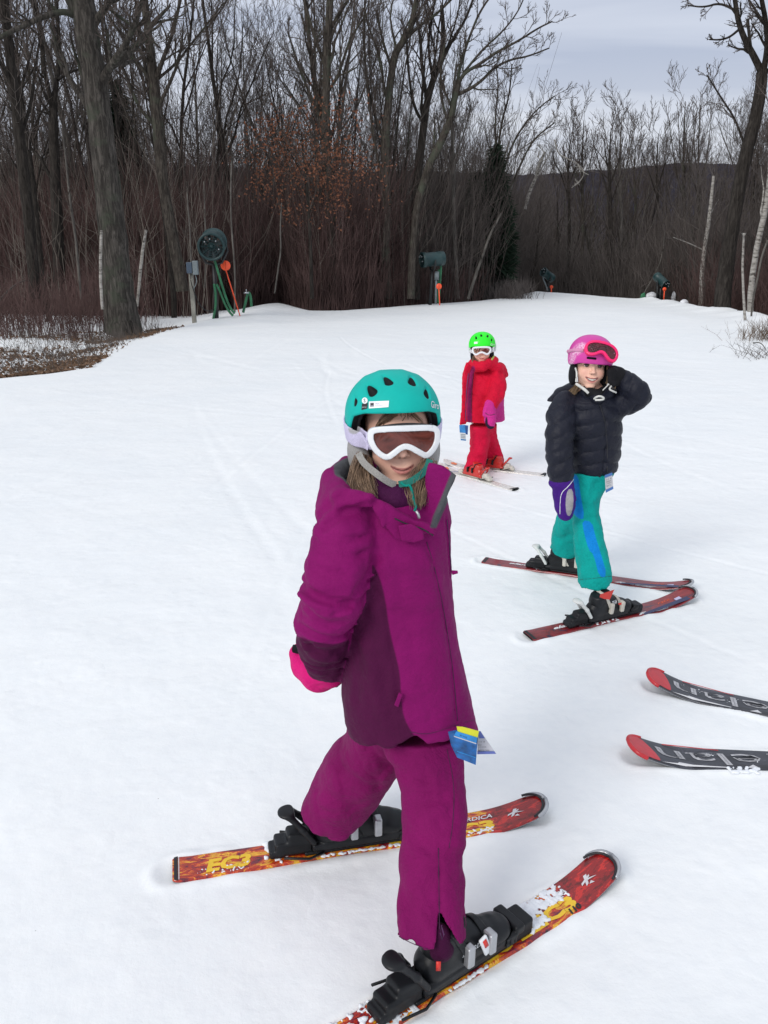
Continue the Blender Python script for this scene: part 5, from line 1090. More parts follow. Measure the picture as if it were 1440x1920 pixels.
# ================================================================== girl in the purple suit
SP = .0009
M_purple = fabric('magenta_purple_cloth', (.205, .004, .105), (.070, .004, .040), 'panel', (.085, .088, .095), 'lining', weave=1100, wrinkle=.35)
M_pants = fabric('purple_trouser_cloth', (.19, .004, .090), weave=1000, wrinkle=.6)
M_pseam = plain('dark_purple_thread', (.045, .004, .038), .8); M_zipp = plain('purple_zip', (.07, .006, .07), .5)
M_grey = fabric('charcoal_fleece', (.055, .058, .066), weave=500, wrinkle=.3)
M_pink = fabric('hot_pink_glove_cloth', (.66, .010, .18), weave=600, wrinkle=.6); M_bfab = fabric('black_glove_cloth', (.012, .011, .016), weave=600, wrinkle=.4)
def girl_purple():
    person = empty('person', (.09, 1.73, -.055), 'child in a magenta purple ski suit, teal helmet and white goggles, arm behind the back', 'person')
    # ---- skis
    tip = G(1146, 1609, .045); mid = G(862, 1815); d = unit((tip - mid) * (1, 1, 0)); tail = tip - d * 1.1
    ski1 = Ski('red and yellow ski nearest the camera under the purple suited child', tail, tip, 1.10, .104, .074, .094, M_flame, rl=.20, rock=.05, roll=R_(0), tiprad=.055)
    tail2 = G(322, 1636); tip2 = G(1022, 1503, .045)
    ski2 = Ski('red and yellow ski set back under the rear leg of the purple suited child', tail2, tip2, 1.045, .104, .074, .094, M_flame, rl=.20, rock=.05, tiprad=.055)
    for s_ in (ski1, ski2):
        L = s_.L
        s_.guard()
        s_.text('NORDICA', L - .275, .010, .120, .016, M_gprint, bold=.02, shear=.3, lift=.0014)
        s_.text('EEC3', L - .36, -.036, .20, .040, M_yel, bold=.05, shear=.05, lift=.0010); s_.text('EG', L - .47, -.036, .09, .050, M_yel, bold=.05, shear=.2, lift=.0010)
        for pg in ([(.0, .0), (.035, .010), (.038, .016), (.004, .008)], [(.008, -.010), (.018, -.006), (.034, .022), (.024, .024)], [(.022, .004), (.050, -.004), (.022, .012)], [(.018, -.010), (.032, -.016), (.028, -.004)]): s_.shape([(L - .115 + a, -.004 + b * .8) for a, b in pg], M_gprint, lift=.0014, name='emblem')
        s_.shape([(.004, -.042), (.004, .042), (.014, .046), (.014, -.046)], M_blk, name='tail_cap'); s_.shape([(.0155, -.042), (.0155, .042), (.0175, .042), (.0175, -.042)], M_gprint, name='tail_line')
        s_.text('EC3', .085, -.030, .12, .048, M_yel, bold=.05, shear=.2)
    ski1.text('110', ski1.L - .20, -.047, .040, .018, M_blk, bold=.05, shear=.2, lift=.0016)
    u1 = .445; u2 = .365
    b1 = boot(person, ski1, u1, .268, h=.0028, lean=.020, letter=[('NORDICA', .095, .058, .085, .011, M_white, .3)])
    b2 = boot(person, ski2, u2, .268, h=.0032, lean=.055)
    # white buckle with the red mark on the near boot
    k = .268 / .26; z0 = float(ski1.top(u1 + .1)) + .012
    def bk(a, b, c): return ski1.P(u1 + a * k, b * k, z0 + c * k)
    mb = MB(); mb.box(bk(.152, -.0485, .066), (.028, .004, .011), np.stack([unit(ski1.f * .38 - ski1.u * .92), ski1.l, unit(ski1.f * .92 + ski1.u * .38)], 1)); o = mb.build('white_buckle', M_white, b1); bv = o.modifiers.new('b', 'BEVEL'); bv.width = .0035; bv.segments = 3
    mb = MB(); mb.box(bk(.148, -.0532, .076), (.012, .0008, .005), np.stack([unit(ski1.f * .38 - ski1.u * .92), ski1.l, unit(ski1.f * .92 + ski1.u * .38)], 1)); mb.build('buckle_mark', M_redp, b1)
    mb = MB(); mb.box(bk(.020, -.0475, .088), (.005, .0012, .012)); mb.build('boot_mark', M_redp, b1)
    ski1.snow([(u1 + .31, u1 + .40, -.03, .040, .020, 60), (u1 + .34, u1 + .50, .0, .05, .014, 120), (ski1.L - .30, ski1.L - .17, .0, .045, .009, 90), (u1 - .16, u1 - .02, -.042, -.02, .012, 70), (u1 - .20, u1 - .09, -.03, .045, .014, 60), (u1 + .06, u1 + .18, -.044, -.036, .010, 40)], seed=3)
    ski2.snow([(u2 - .125, u2 - .06, -.02, .045, .026, 40), (.06, .20, -.038, -.012, .008, 50), (u2 + .02, u2 + .24, -.044, -.036, .010, 60), (ski2.L - .27, ski2.L - .16, -.045, -.022, .009, 50), (u2 - .10, u2 - .08, -.04, -.02, .012, 8), (u2 + .29, u2 + .33, .0, .03, .012, 20)], seed=4)
    # ---- trousers
    near = [st(1360, 712, 862, 1.745, .095), st(1400, 722, 864, 1.72, .092), st(1440, 742, 868, 1.69, .088), st(1480, 757, 874, 1.66, .082), st(1520, 759, 873, 1.63, .078), st(1560, 757, 868, 1.60, .074), st(1600, 753, 862, 1.575, .072), st(1650, 750, 868, 1.545, .070), st(1700, 746, 866, 1.505, .078), st(1740, 742, 872, 1.48, .082), st(1770, 740, 880, 1.465, .085), st(1840, 736, 886, 1.455, .088)]
    far = [st(1350, 660, 770, 1.84, .10), st(1385, 652, 768, 1.85, .10), st(1420, 618, 758, 1.86, .10), st(1450, 597, 738, 1.875, .098), st(1480, 581, 716, 1.885, .095), st(1510, 570, 704, 1.895, .09), st(1530, 566, 696, 1.90, .088), st(1548, 566, 692, 1.905, .085), st(1600, 572, 690, 1.91, .08)]
    hem1 = np.array([W(a, b, y)[[0, 2]] for a, b, y in [(700, 1778, 1.44), (736, 1782, 1.42), (752, 1786, 1.40), (770, 1793, 1.385), (800, 1804, 1.375), (817, 1802, 1.375), (826, 1772, 1.375), (834, 1772, 1.375), (848, 1776, 1.385), (864, 1788, 1.40), (884, 1764, 1.455), (920, 1754, 1.455)]])
    hem2 = np.array([W(a, b, 1.84)[[0, 2]] for a, b in [(540, 1532), (566, 1540), (590, 1554), (625, 1561), (655, 1558), (678, 1542), (694, 1520), (720, 1500)]])
    def pants0(P):
        a = loft(P, near, 2.3); b = loft(P, far, 2.2); zz = np.interp(P[:, 0], hem1[:, 0], hem1[:, 1]); a = smax(a, zz - P[:, 2], .004); b = smax(b, np.interp(P[:, 0], hem2[:, 0], hem2[:, 1]) - P[:, 2], .005)
        # open cloth tubes
        a = smax(a, -smax(loft(P, near, 2.3) + .018, P[:, 2] - zz - .06, .01), .002)
        d = smin(a, b, .022); d = smax(d, P[:, 2] - W(760, 1345, 1.75)[2], .01)
        return d + fold(P, 12, 20, .016, (1, 1, .8)) + fold(P, 14, 45, .007, (1, 1, .7))
    H3 = lambda pts, y0=1.3, y1=2.2: hits(pants0, smooth_poly(np.array(pts, float), 2, False), y0, y1)
    cr = [(H3([(742, 1445), (770, 1452), (800, 1462)]), .005, .012), (H3([(690, 1392), (705, 1420), (735, 1440)]), .005, .012), (H3([(762, 1490), (790, 1500), (830, 1496)]), .005, .014), (H3([(862, 1604), (835, 1600), (800, 1590), (765, 1560)]), .006, .012), (H3([(870, 1585), (840, 1575)]), -.004, .012),
          (H3([(640, 1440), (672, 1470), (706, 1478)]), .006, .014), (H3([(600, 1520), (640, 1530), (686, 1505)]), .003, .012), (H3([(590, 1470), (620, 1500), (660, 1512)]), .0045, .016), (H3([(745, 1650), (770, 1700), (772, 1760)]), .003, .014), (H3([(840, 1420), (846, 1480), (842, 1540)]), .0028, .010), (H3([(825, 1585), (826, 1680), (826, 1790)]), .006, .0045), (H3([(790, 1400), (812, 1450), (818, 1520)]), -.003, .014)]
    cr = [(a, b * 1.4, w) for a, b, w in cr]
    pf = creased(pants0, cr)
    tr = sdf_mesh('trousers', pf, (-.26, 1.30, -.10), (.26, 2.05, .55), .0042, M_pants, person)
    seam(pf, [(838, 1405), (852, 1470), (850, 1540), (842, 1590)], 1.3, 1.9, .0009, M_pseam, tr); seam(pf, [(822, 1590), (823, 1680), (824, 1742)], 1.3, 1.9, .0012, M_pseam, tr); seam(pf, [(748, 1756), (770, 1768), (802, 1780)], 1.3, 1.9, .0009, M_pseam, tr)
    sdf_mesh('gusset', lambda P: chain(P, [W(824, 1752, 1.448), W(827, 1778, 1.440)], [.024, .028], .01), W(780, 1830, 1.38) - .02, W(870, 1690, 1.5) + .02, .004, fabric('dark_gusset_cloth', (.045, .003, .03), wrinkle=.6), tr)
    mb = MB(); mb.tube([W(828, 1735, 1.37), W(826, 1750, 1.37), W(829, 1762, 1.37), W(832, 1752, 1.37), W(828, 1738, 1.371)], .0016, 5); mb.build('zip_pull', M_zipp, tr)
    # ---- jacket
    tor = [st(868, 700, 800, 1.83, .05), st(895, 675, 812, 1.815, .08), st(925, 640, 832, 1.81, .105), st(960, 615, 840, 1.80, .125), st(1000, 612, 842, 1.795, .132), st(1050, 628, 843, 1.79, .132), st(1100, 640, 845, 1.785, .130), st(1150, 648, 850, 1.78, .132), st(1200, 648, 858, 1.775, .136), st(1250, 645, 868, 1.77, .140), st(1300, 643, 879, 1.765, .142), st(1340, 648, 888, 1.76, .142), st(1370, 660, 897, 1.755, .140), st(1430, 672, 908, 1.75, .14)]
    hem = np.array([W(a, b, y)[[0, 2]] for a, b, y in [(600, 1355, 1.76), (640, 1355, 1.76), (662, 1372, 1.72), (700, 1386, 1.66), (740, 1390, 1.64), (768, 1392, 1.595), (782, 1390, 1.595), (800, 1386, 1.64), (846, 1371, 1.67), (880, 1361, 1.74), (892, 1357, 1.76), (930, 1346, 1.76)]])
    slv = [(W(660, 972, 1.72), .047), (W(645, 1012, 1.69), .056), (W(635, 1065, 1.665), .059), (W(621, 1120, 1.655), .058), (W(607, 1165, 1.68), .054), (W(606, 1205, 1.72), .048), (W(612, 1243, 1.765), .043)]
    cuffp = W(614, 1252, 1.78); cdir = unit(cuffp - slv[4][0])
    def sleeve(P):
        d = chain(P, [p for p, _ in slv], [r for _, r in slv], .02); return smax(d, (P - cuffp.astype(np.float32)) @ cdir.astype(np.float32), .004)
    def sleeve2(P): return chain(P, [np.array((.06, 1.92, 1.0)), np.array((.02, 1.99, .78)), np.array((-.10, 1.93, .66))], [.06, .055, .045], .02)
    hin = lambda P: ell(P, W(668, 905, 1.82), (.064, .105, .052)); hou = lambda P: smin(ell(P, W(652, 932, 1.80), (.062, .125, .052)), ell(P, W(630, 962, 1.76), (.042, .09, .040)), .03)
    def hood(P):
        d = smax(hou(P), -hin(P), .010); rim = chain(P, [W(652, 872, 1.90), W(622, 900, 1.80), W(640, 935, 1.69), (W(690, 938, 1.665))], [.018, .022, .020, .014], .01); return smin(d, rim, .015)
    neck_c = W(757, 905, 1.80)
    def collar(P):                     # stand up collar, open towards the front right
        q = P - neck_c.astype(np.float32); r = np.hypot(q[:, 0] / 1.0, q[:, 1] * .92); rad = .078 - .25 * q[:, 2]; d = np.abs(r - rad) - .005; d = smax(d, q[:, 2] - .012 + .55 * np.maximum(-q[:, 1], 0) * (q[:, 0] < .05), .004); d = smax(d, -.09 - q[:, 2], .004)
        ang = np.arctan2(q[:, 1], q[:, 0]); gap = .055 - np.abs(((ang + .95 + np.pi) % (2 * np.pi)) - np.pi) * r; return smax(d, gap, .004)
    flap_r = lambda P: slab(P, [(806, 870), (830, 872), (853, 888), (846, 905), (832, 940), (815, 978), (808, 986), (798, 970), (800, 930), (800, 895)], 1.715, .0065, slope=-.25, x0=.09)
    flap_l = lambda P: slab(P, [(692, 930), (716, 940), (748, 962), (780, 978), (806, 985), (818, 1004), (800, 998), (782, 1006), (760, 1012), (743, 1010), (722, 984), (700, 952)], 1.668, .006, slope=.10, x0=.0)
    tab = lambda P: slab(P, [(746, 985), (772, 982), (794, 996), (796, 1012), (776, 1018), (752, 1014)], 1.654, .003, slope=.05, x0=.04)
    def jack0(P):
        t0 = loft(P, tor, 2.35); zh = np.interp(P[:, 0], hem[:, 0], hem[:, 1]); t = smax(t0, zh - P[:, 2], .004); t = smax(t, -smax(t0 + .0075, P[:, 2] - zh - .07, .01), .002)
        # opening at the neck
        t = smax(t, -ell(P, W(764, 900, 1.79), (.070, .085, .075)), .012)
        s = sleeve(P); d = smin(t, s, .012); d = smin(d, sleeve2(P), .02); d = smin(d, hood(P), .014); d = smin(d, collar(P), .006)
        d = smin(d, flap_r(P), .008); d = smin(d, flap_l(P), .004)
        fz = fold(P, 3, 18, .010, (1, 1, .9)) + np.where((s < t + .01) & (s < hood(P)), fold(P, 8, 34, .017, (.8, .8, 1.7)), 0) + fold(P, 19, 60, .0035)
        return d + fz
    J = lambda pts, y0=1.3, y1=2.0: hits(jack0, smooth_poly(np.array(pts, float), 2, False), y0, y1)
    cr = [(J([(567, 1100), (584, 1116), (621, 1129), (656, 1132)]), .009, .010), (J([(560, 1126), (581, 1151), (612, 1175), (645, 1170)]), .010, .009), (J([(562, 1112), (590, 1134), (625, 1148), (655, 1146)]), -.005, .012), (J([(562, 1172), (590, 1192), (625, 1200), (655, 1186)]), .006, .008), (J([(565, 1158), (595, 1180), (630, 1186)]), -.004, .010), (J([(627, 1151), (651, 1142)]), .006, .008),
          (J([(575, 1205), (600, 1227), (640, 1221)]), .009, .008), (J([(572, 1216), (600, 1240), (636, 1236)]), -.004, .008), (J([(586, 1060), (612, 1078), (640, 1082)]), .004, .012), (J([(598, 1010), (640, 1030), (680, 1035)]), .003, .014), (J([(672, 1110), (690, 1080), (704, 1052)]), .012, .010), (J([(704, 1050), (712, 1010), (704, 970)]), .004, .010), (J([(608, 990), (640, 962), (680, 950), (704, 945)]), .010, .008), (J([(600, 965), (622, 940), (650, 930)]), .004, .010),
          (J([(795, 1012), (812, 1060), (826, 1120), (838, 1190), (848, 1260), (856, 1352)]), .0022, .004), (J([(700, 1105), (722, 1130), (728, 1180), (738, 1230), (746, 1290), (752, 1340)]), .0025, .006), (J([(720, 1060), (760, 1050), (800, 1062)]), -.0035, .020), (J([(740, 1150), (780, 1156), (815, 1150)]), .0025, .016), (J([(660, 1180), (672, 1240), (668, 1310)]), .003, .014), (J([(690, 1215), (700, 1290), (720, 1360)]), -.002, .014), (J([(838, 975), (842, 1020), (845, 1075)]), .006, .006), (J([(800, 1380), (846, 1366), (890, 1352)]), .0015, .004)]
    cr = [(a, b * 1.9, w) for a, b, w in cr]
    jf = creased(jack0, cr)
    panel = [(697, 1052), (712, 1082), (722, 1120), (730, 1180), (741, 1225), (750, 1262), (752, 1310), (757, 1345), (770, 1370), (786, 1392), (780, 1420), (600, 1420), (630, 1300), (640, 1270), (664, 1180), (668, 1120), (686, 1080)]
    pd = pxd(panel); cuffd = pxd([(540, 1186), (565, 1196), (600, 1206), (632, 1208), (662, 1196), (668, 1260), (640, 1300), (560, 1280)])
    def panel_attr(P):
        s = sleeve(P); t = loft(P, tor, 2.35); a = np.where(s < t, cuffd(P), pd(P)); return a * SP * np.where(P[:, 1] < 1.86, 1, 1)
    def lining(P):
        u, v = PX(P); a = np.minimum(hin(P) * 1.0 + 0, 1) - .003; rg = poly2(u, v, [(836, 872), (860, 884), (856, 905), (838, 945), (818, 990), (806, 990), (812, 968), (826, 936), (842, 896), (846, 888)]) * SP
        nk = ell(P, W(764, 900, 1.79), (.070, .085, .075)) - .003; q = P - neck_c.astype(np.float32); col = (np.hypot(q[:, 0], q[:, 1] * .92) - (.078 - .25 * q[:, 2]) + .001); col = np.where((np.abs(q[:, 2]) < .09) & (q[:, 0] < .03), col, 1)
        return np.minimum(np.minimum(a, rg), np.maximum(nk, P[:, 0] - .06))
    jk = sdf_mesh('jacket', jf, (-.22, 1.55, .20), (.22, 2.08, 1.12), .0042, M_purple, person, {'panel': panel_attr, 'lining': lining})
    seam(jf, [(800, 1016), (814, 1062), (828, 1122), (840, 1192), (850, 1262), (858, 1352)], 1.3, 2, .0010, M_pseam, jk); seam(jf, [(768, 1372), (800, 1378), (846, 1363), (889, 1349)], 1.3, 2, .0008, M_pseam, jk)
    seam(jf, [(740, 972), (765, 984), (790, 990), (812, 1004)], 1.3, 2, .0016, M_blk, jk, 'zip'); seam(jf, [(838, 975), (842, 1010), (846, 1072)], 1.3, 2.0, .0014, M_zipp, jk, 'pocket_zip')
    for nm, pl, Y in (('zip_tab', [(846, 1069), (858, 1070), (859, 1075), (848, 1078)], 1.72), ('pocket_tab', [(748, 1298), (755, 1302), (747, 1326), (739, 1322)], 1.618)):
        sdf_mesh(nm, lambda P: slab(P, pl, Y, .0018, .001), W(pl[0][0] - 30, pl[2][1] + 20, Y) - (0, .01, 0), W(pl[0][0] + 30, pl[0][1] - 20, Y) + (0, .01, 0), .0015, M_purple, jk, {'panel': lambda P: P[:, 0] * 0 + 1, 'lining': lambda P: P[:, 0] * 0 + 1})
    sdf_mesh('collar_tab', tab, W(735, 1030, 1.65) - (0, .03, 0), W(810, 970, 1.65) + (0, .03, 0), .0022, M_purple, jk, {'panel': lambda P: P[:, 0] * 0 + 1, 'lining': lambda P: P[:, 0] * 0 + 1})
    # ---- glove folded behind the back
    gl = [(W(618, 1258, 1.80), .040), (W(598, 1262, 1.83), .043), (W(576, 1246, 1.865), .037), (W(562, 1226, 1.89), .026)]
    fing = [[(W(566, 1232, 1.90), .012), (W(590, 1240, 1.96), .012), (W(620, 1250, 1.99), .010)], [(W(575, 1244, 1.91), .012), (W(600, 1256, 1.97), .012), (W(632, 1262, 1.99), .010)], [(W(588, 1256, 1.91), .012), (W(612, 1268, 1.96), .011), (W(640, 1272, 1.98), .010)], [(W(600, 1266, 1.90), .011), (W(622, 1276, 1.94), .010), (W(644, 1278, 1.95), .009)], [(W(606, 1270, 1.85), .013), (W(628, 1268, 1.90), .012), (W(645, 1262, 1.92), .011)]]
    def glove(P):
        d = chain(P, [p for p, _ in gl], [r for _, r in gl], .015)
        for f in fing: d = smin(d, chain(P, [p for p, _ in f], [r for _, r in f], .004), .006)
        return smax(d, -(sleeve(P) - .002), .003) + fold(P, 31, 60, .0025)
    gv = sdf_mesh('glove', glove, W(530, 1310, 1.80) - (0, .06, 0), W(670, 1190, 2.0) + (0, .04, .02), .0032, M_pink, person)
    for pl, yy, th in (([(546, 1208), (560, 1206), (568, 1214), (562, 1222), (549, 1220)], 1.865, .014), ([(618, 1286), (634, 1276), (648, 1266), (646, 1276), (632, 1288)], 1.80, .006)):
        sdf_mesh('glove_trim', lambda P: slab(P, pl, yy, th), W(530, 1310, 1.80) - (0, .06, 0), W(670, 1190, 2.0) + (0, .04, .02), .0026, M_bfab, gv)
    sdf_mesh('glove_strap', lambda P: slab(P, [(606, 1290), (622, 1280), (630, 1284), (622, 1291)], 1.795, .003), W(590, 1310, 1.80) - (0, .03, 0), W(650, 1260, 1.8) + (0, .03, .02), .0022, M_pink, gv)
    sdf_mesh('neck_warmer', lambda P: chain(P, [W(694, 898, 1.81), W(712, 922, 1.755), W(742, 938, 1.735), W(776, 934, 1.745), W(800, 905, 1.79)], [.028, .030, .030, .030, .028], .012) + fold(P, 44, 60, .004), W(670, 980, 1.68) - .01, W(830, 860, 1.86) + .02, .0035, fabric('dark_purple_neck_warmer', (.055, .006, .045), weave=600, wrinkle=.4), person)
    # ---- head
    o = W(747, 835, 1.80) + np.array([0, .07, 0]); H = Head(o, 5, -6, -1, .99, smile=.22)
    bf = head_body(person, H, ((.02, 1.82, .93), (.10, .085, .09)), .0026)
    M_teal = shell_mat('matt_teal_helmet', (.002, .43, .37), .6, .0)
    def vent(px, py, dx, dz, r=.009, L=.012):
        return px, py, dx, dz, r, L
    base = Head.__new__(Head); hel_c = None
    # vents are placed from the photo positions, expressed in head coordinates
    rad = (.112, .130, .108)
    def outerP(P):
        q = H.loc(P); return (((np.abs(q[:, 0] + .010) / rad[0]) ** 2.15 + (np.abs(q[:, 1] - .012) / rad[1]) ** 2.15 + (np.abs(q[:, 2] - .050) / rad[2]) ** 2.15) ** (1 / 2.15) - 1) * rad[2] * H.sc
    V = []
    for px, py, ax, ay, r in ((691, 725, 8, 11, .0125), (724, 706, 8, 10, .0115), (774, 707, 2, 10, .0115), (804, 731, 1, 11, .0105), (661, 748, 1, 10, .009)):
        a = hit(outerP, px - ax * .6, py - ay * .6, 1.4, 2.1); b = hit(outerP, px + ax * .6, py + ay * .6, 1.4, 2.1); n_ = normal_at(outerP, (a + b) / 2); V.append((tuple(((b - n_ * .004 - H.o) @ H.R) / H.sc), tuple(((a - n_ * .004 - H.o) @ H.R) / H.sc), r))
    Hh = Head(H.w(-.010, 0, .010), 5, -6, -1, .955)
    V2 = [(tuple((np.array(a) - (-.010, 0, .010)) * .99 / .955), tuple((np.array(b) - (-.010, 0, .010)) * .99 / .955), r) for a, b, r in V]
    hel, outer, hf = helmet(person, Hh, M_teal, .059, V2, rad, .040, .012, .0028, pads=M_pad, side=-.004, pad_r=(.034, .050, .062))
    # soft teal edging of the ear pads
    # stickers
    def on(px, py, off=.0008):
        p = hit(hf, px, py, 1.3, 2.1); return p + normal_at(hf, p) * off
    def patch(pxq, mat, off=.0008, name='sticker', n=7):
        q = np.array(pxq, float); P = []
        for i in range(n + 1):
            for j in range(n + 1): s, t = i / n, j / n; p = (q[0] * (1 - s) + q[1] * s) * (1 - t) + (q[3] * (1 - s) + q[2] * s) * t; P.append(on(p[0], p[1], off))
        F = np.array([[i * (n + 1) + j, i * (n + 1) + j + 1, (i + 1) * (n + 1) + j + 1, (i + 1) * (n + 1) + j] for i in range(n) for j in range(n)]); return mesh_np(name, np.array(P), F, mat, hel, True)
    M_w = plain('white_sticker', (.82, .83, .84), .4, var=.02)
    patch([(692, 753), (729.5, 751.5), (728.5, 763.5), (692, 766)], M_w); patch([(679, 757), (690, 756), (689, 766), (678, 769)], M_blk, .0007)
    ds = []
    c0 = np.array([684.5, 751.5]); P = [on(*c0, .0012)] + [on(c0[0] + 5.3 * math.cos(t), c0[1] + 5.8 * math.sin(t), .0012) for t in np.linspace(0, 2 * math.pi, 25)[:-1]]
    mesh_np('size_sticker', np.array(P), np.array([[0, 1 + (i + 1) % 24, 1 + i] for i in range(24)]), M_w, hel, False)
    text_on('S', lambda x, y: on(682.6 + x, 754.8 - y, .0017), 3.6, 6.6, M_blk, hel)
    text_on('GIRO SEAM', lambda x, y: on(679.6 + x, 764.5 - y, .0013), 8, 1.6, M_w, hel); 
    patch([(694.5, 755.5), (701.5, 755.2), (701.5, 762.5), (694.5, 763)], plain('sticker_grey', (.25, .25, .30), .5), .0011, n=3); patch([(695.5, 756.5), (700.5, 756.3), (700.7, 760), (695.3, 760.3)], M_blk, .0014, n=3)
    text_on('FAMILY', lambda x, y: on(704 + x, 757.6 - y * .9, .0013), 8.5, 2.0, plain('sticker_purple', (.25, .2, .45), .5), hel); text_on('EYEWEAR', lambda x, y: on(704 + x, 760.8 - y * .9, .0013), 14, 1.8, plain('sticker_purple', (.25, .2, .45), .5), hel)
    text_on('Giro', lambda x, y: on(807.5 + x, 764 + x * .28 - y, .0012), 14.5, 13, M_white, hel, bold=.01)
    # goggles
    go = [(-.066, .030), (-.03, .0325), (.03, .0325), (.064, .030), (.077, .022), (.079, .005), (.073, -.017), (.058, -.034), (.046, -.040), (.030, -.030), (.008, -.016), (-.004, -.016), (-.022, -.030), (-.037, -.040), (-.052, -.034), (-.067, -.020), (-.077, .002), (-.076, .022)]
    strap_m = fabric('lilac_goggle_strap', (.60, .56, .74), (.40, .39, .40), 'logo', weave=800, wrinkle=.05)
    def souter(q): return smin(outer(q), np.minimum(ell(q, (-.076, .002, -.040), (.024, .054, .062)), ell(q, (.076, .002, -.040), (.024, .054, .062))), .03)
    lg = [pxd([(652, 788), (678, 796), (675, 808), (666, 815), (655, 812), (652, 802), (661, 804), (668, 797)]), pxd([(812, 812), (818, 804), (822, 812), (818, 826), (812, 824)])]
    gog, gfr = goggles(person, H, go, -.108, cx=.003, z0=.007, frame=M_white, lens=M_lens, h=.0022, curve=2.8)
    def sf(P):
        q = Hh.loc(P); zc = np.interp(q[:, 1], [-.08, -.03, .10], [-.004, .006, .03]); o_ = souter(q) - .002; o_ = np.where(q[:, 1] < -.03, np.minimum(np.abs(o_), np.abs(np.abs(q[:, 0]) - .086 + (-.03 - q[:, 1]) * .35)), np.abs(o_)); return np.maximum(np.maximum(o_ - .0018, np.abs(q[:, 2] - zc) - .021), -.085 - q[:, 1]) * H.sc
    sdf_mesh('goggle_strap', sf, H.o - .16, H.o + .17, .0024, strap_m, gog, {'logo': lambda P: np.minimum(lg[0](P), lg[1](P)) * SP})
    mb = MB(); mb.tube(smooth_poly(np.array([H.w(.004 + x, -.112 + 2.2 * x * x, .0345 + .004 * (1 - (x / .06) ** 2)) for x in np.linspace(-.06, .06, 9)]), 1, False), .0022, 6); mb.build('goggle_vent', M_white, gog)
    mb = MB(); mb.tube(smooth_poly(np.array([H.w(.004 + x, -.106 + 2.2 * x * x, .036 + .007 * (1 - (x / .062) ** 2)) for x in np.linspace(-.062, .062, 9)]), 1, False), .003, 6); mb.build('goggle_foam', M_blk, gog)
    # chin strap: grey on the left, teal braided on the right
    M_strap = fabric('grey_chin_strap', (.30, .29, .27), weave=500, wrinkle=.1); M_tstrap = fabric('teal_strap', (.004, .26, .20), (.05, .10, .09), 'panel', weave=500, wrinkle=.1)
    Pn = smooth_poly(np.array([W(672, 850, 1.775), W(680, 866, 1.757), W(693, 878, 1.735), (W(712, 893, 1.722)), W(732, 906, 1.725), W(742, 909, 1.73)]), 2, False)
    def ribbon(pts, hw, th, upv, mat, nm, parent):
        fn = lambda P: chain(P, pts, [hw] * len(pts), .001)
        c = np.array(pts); T = np.gradient(c, axis=0); T /= np.linalg.norm(T, axis=1, keepdims=True); U_ = np.cross(T, np.array(upv)); U_ /= np.linalg.norm(U_, axis=1, keepdims=True); Nn = np.cross(U_, T)
        V = np.concatenate([c + U_ * hw + Nn * th, c - U_ * hw + Nn * th, c - U_ * hw - Nn * th, c + U_ * hw - Nn * th]).reshape(4, -1, 3).transpose(1, 0, 2).reshape(-1, 3); n = len(c)
        F = np.array([[i * 4 + j, i * 4 + (j + 1) % 4, (i + 1) * 4 + (j + 1) % 4, (i + 1) * 4 + j] for i in range(n - 1) for j in range(4)] + [[0, 1, 2, 3], [(n - 1) * 4 + 3, (n - 1) * 4 + 2, (n - 1) * 4 + 1, (n - 1) * 4]]); o = mesh_np(nm, V, F, mat, parent, False); return o
    ribbon(Pn, .0072, .0015, (0, -1, .25), M_strap, 'chin_strap', hel)
    Pt = smooth_poly(np.array([W(806, 862, 1.76), W(800, 880, 1.745), W(786, 893, 1.728), W(766, 905, 1.722), W(748, 908, 1.73)]), 2, False)
    ribbon(Pt, .007, .0018, (0, -1, .25), M_tstrap, 'chin_strap', hel)
    mb = MB(); mb.tube(smooth_poly(np.array([W(752, 905, 1.715), W(760, 912, 1.705), W(770, 908, 1.705), W(776, 940, 1.70), W(781, 950, 1.69), W(777, 958, 1.69)]), 2, False), .0028, 6); mb.build('strap_end', fabric('teal_webbing', (.004, .24, .19)), hel)
    mb = MB(); mb.tube([W(780, 958, 1.682), W(784, 964, 1.68), W(786, 972, 1.678)], .0035, 6); mb.build('zip_slider', M_silver, jk)
    # hair tumbling out at both sides
    g1 = [np.array([W(a, b, y) for a, b, y in g]) for g in ([(676, 858, 1.80), (664, 880, 1.76), (655, 905, 1.735), (650, 925, 1.73)], [(684, 866, 1.79), (680, 890, 1.745), (684, 912, 1.725), (698, 928, 1.71)], [(690, 872, 1.78), (692, 895, 1.74), (700, 915, 1.72), (704, 930, 1.705)], [(680, 862, 1.80), (668, 890, 1.75), (672, 915, 1.73), (682, 925, 1.72)])]
    g2 = [np.array([W(a, b, y) for a, b, y in g]) for g in ([(806, 868, 1.78), (806, 890, 1.75), (796, 920, 1.715), (788, 950, 1.695)], [(796, 874, 1.77), (786, 900, 1.74), (776, 930, 1.71), (778, 952, 1.695)], [(812, 872, 1.79), (820, 890, 1.765), (812, 920, 1.735), (800, 945, 1.71)], [(786, 884, 1.76), (770, 905, 1.74), (764, 925, 1.72), (770, 942, 1.71)])]
    hair(person, g1, 800, .00055, M_hair, 5, .0058); hair(person, g2, 800, .00055, M_hair, 6, .0062)
    g3 = [np.array([H.w(x, y, z) for x, y, z in g]) for g in ([(-.030, -.070, .064), (-.048, -.066, .045), (-.060, -.052, .020)], [(-.020, -.074, .064), (-.042, -.074, .050), (-.058, -.060, .028)], [(.03, -.072, .062), (.05, -.066, .045), (.062, -.05, .02)], [(-.01, -.078, .062), (-.03, -.080, .054), (-.055, -.068, .038)])]
    hair(person, g3, 120, .0006, M_hair, 7, .003)
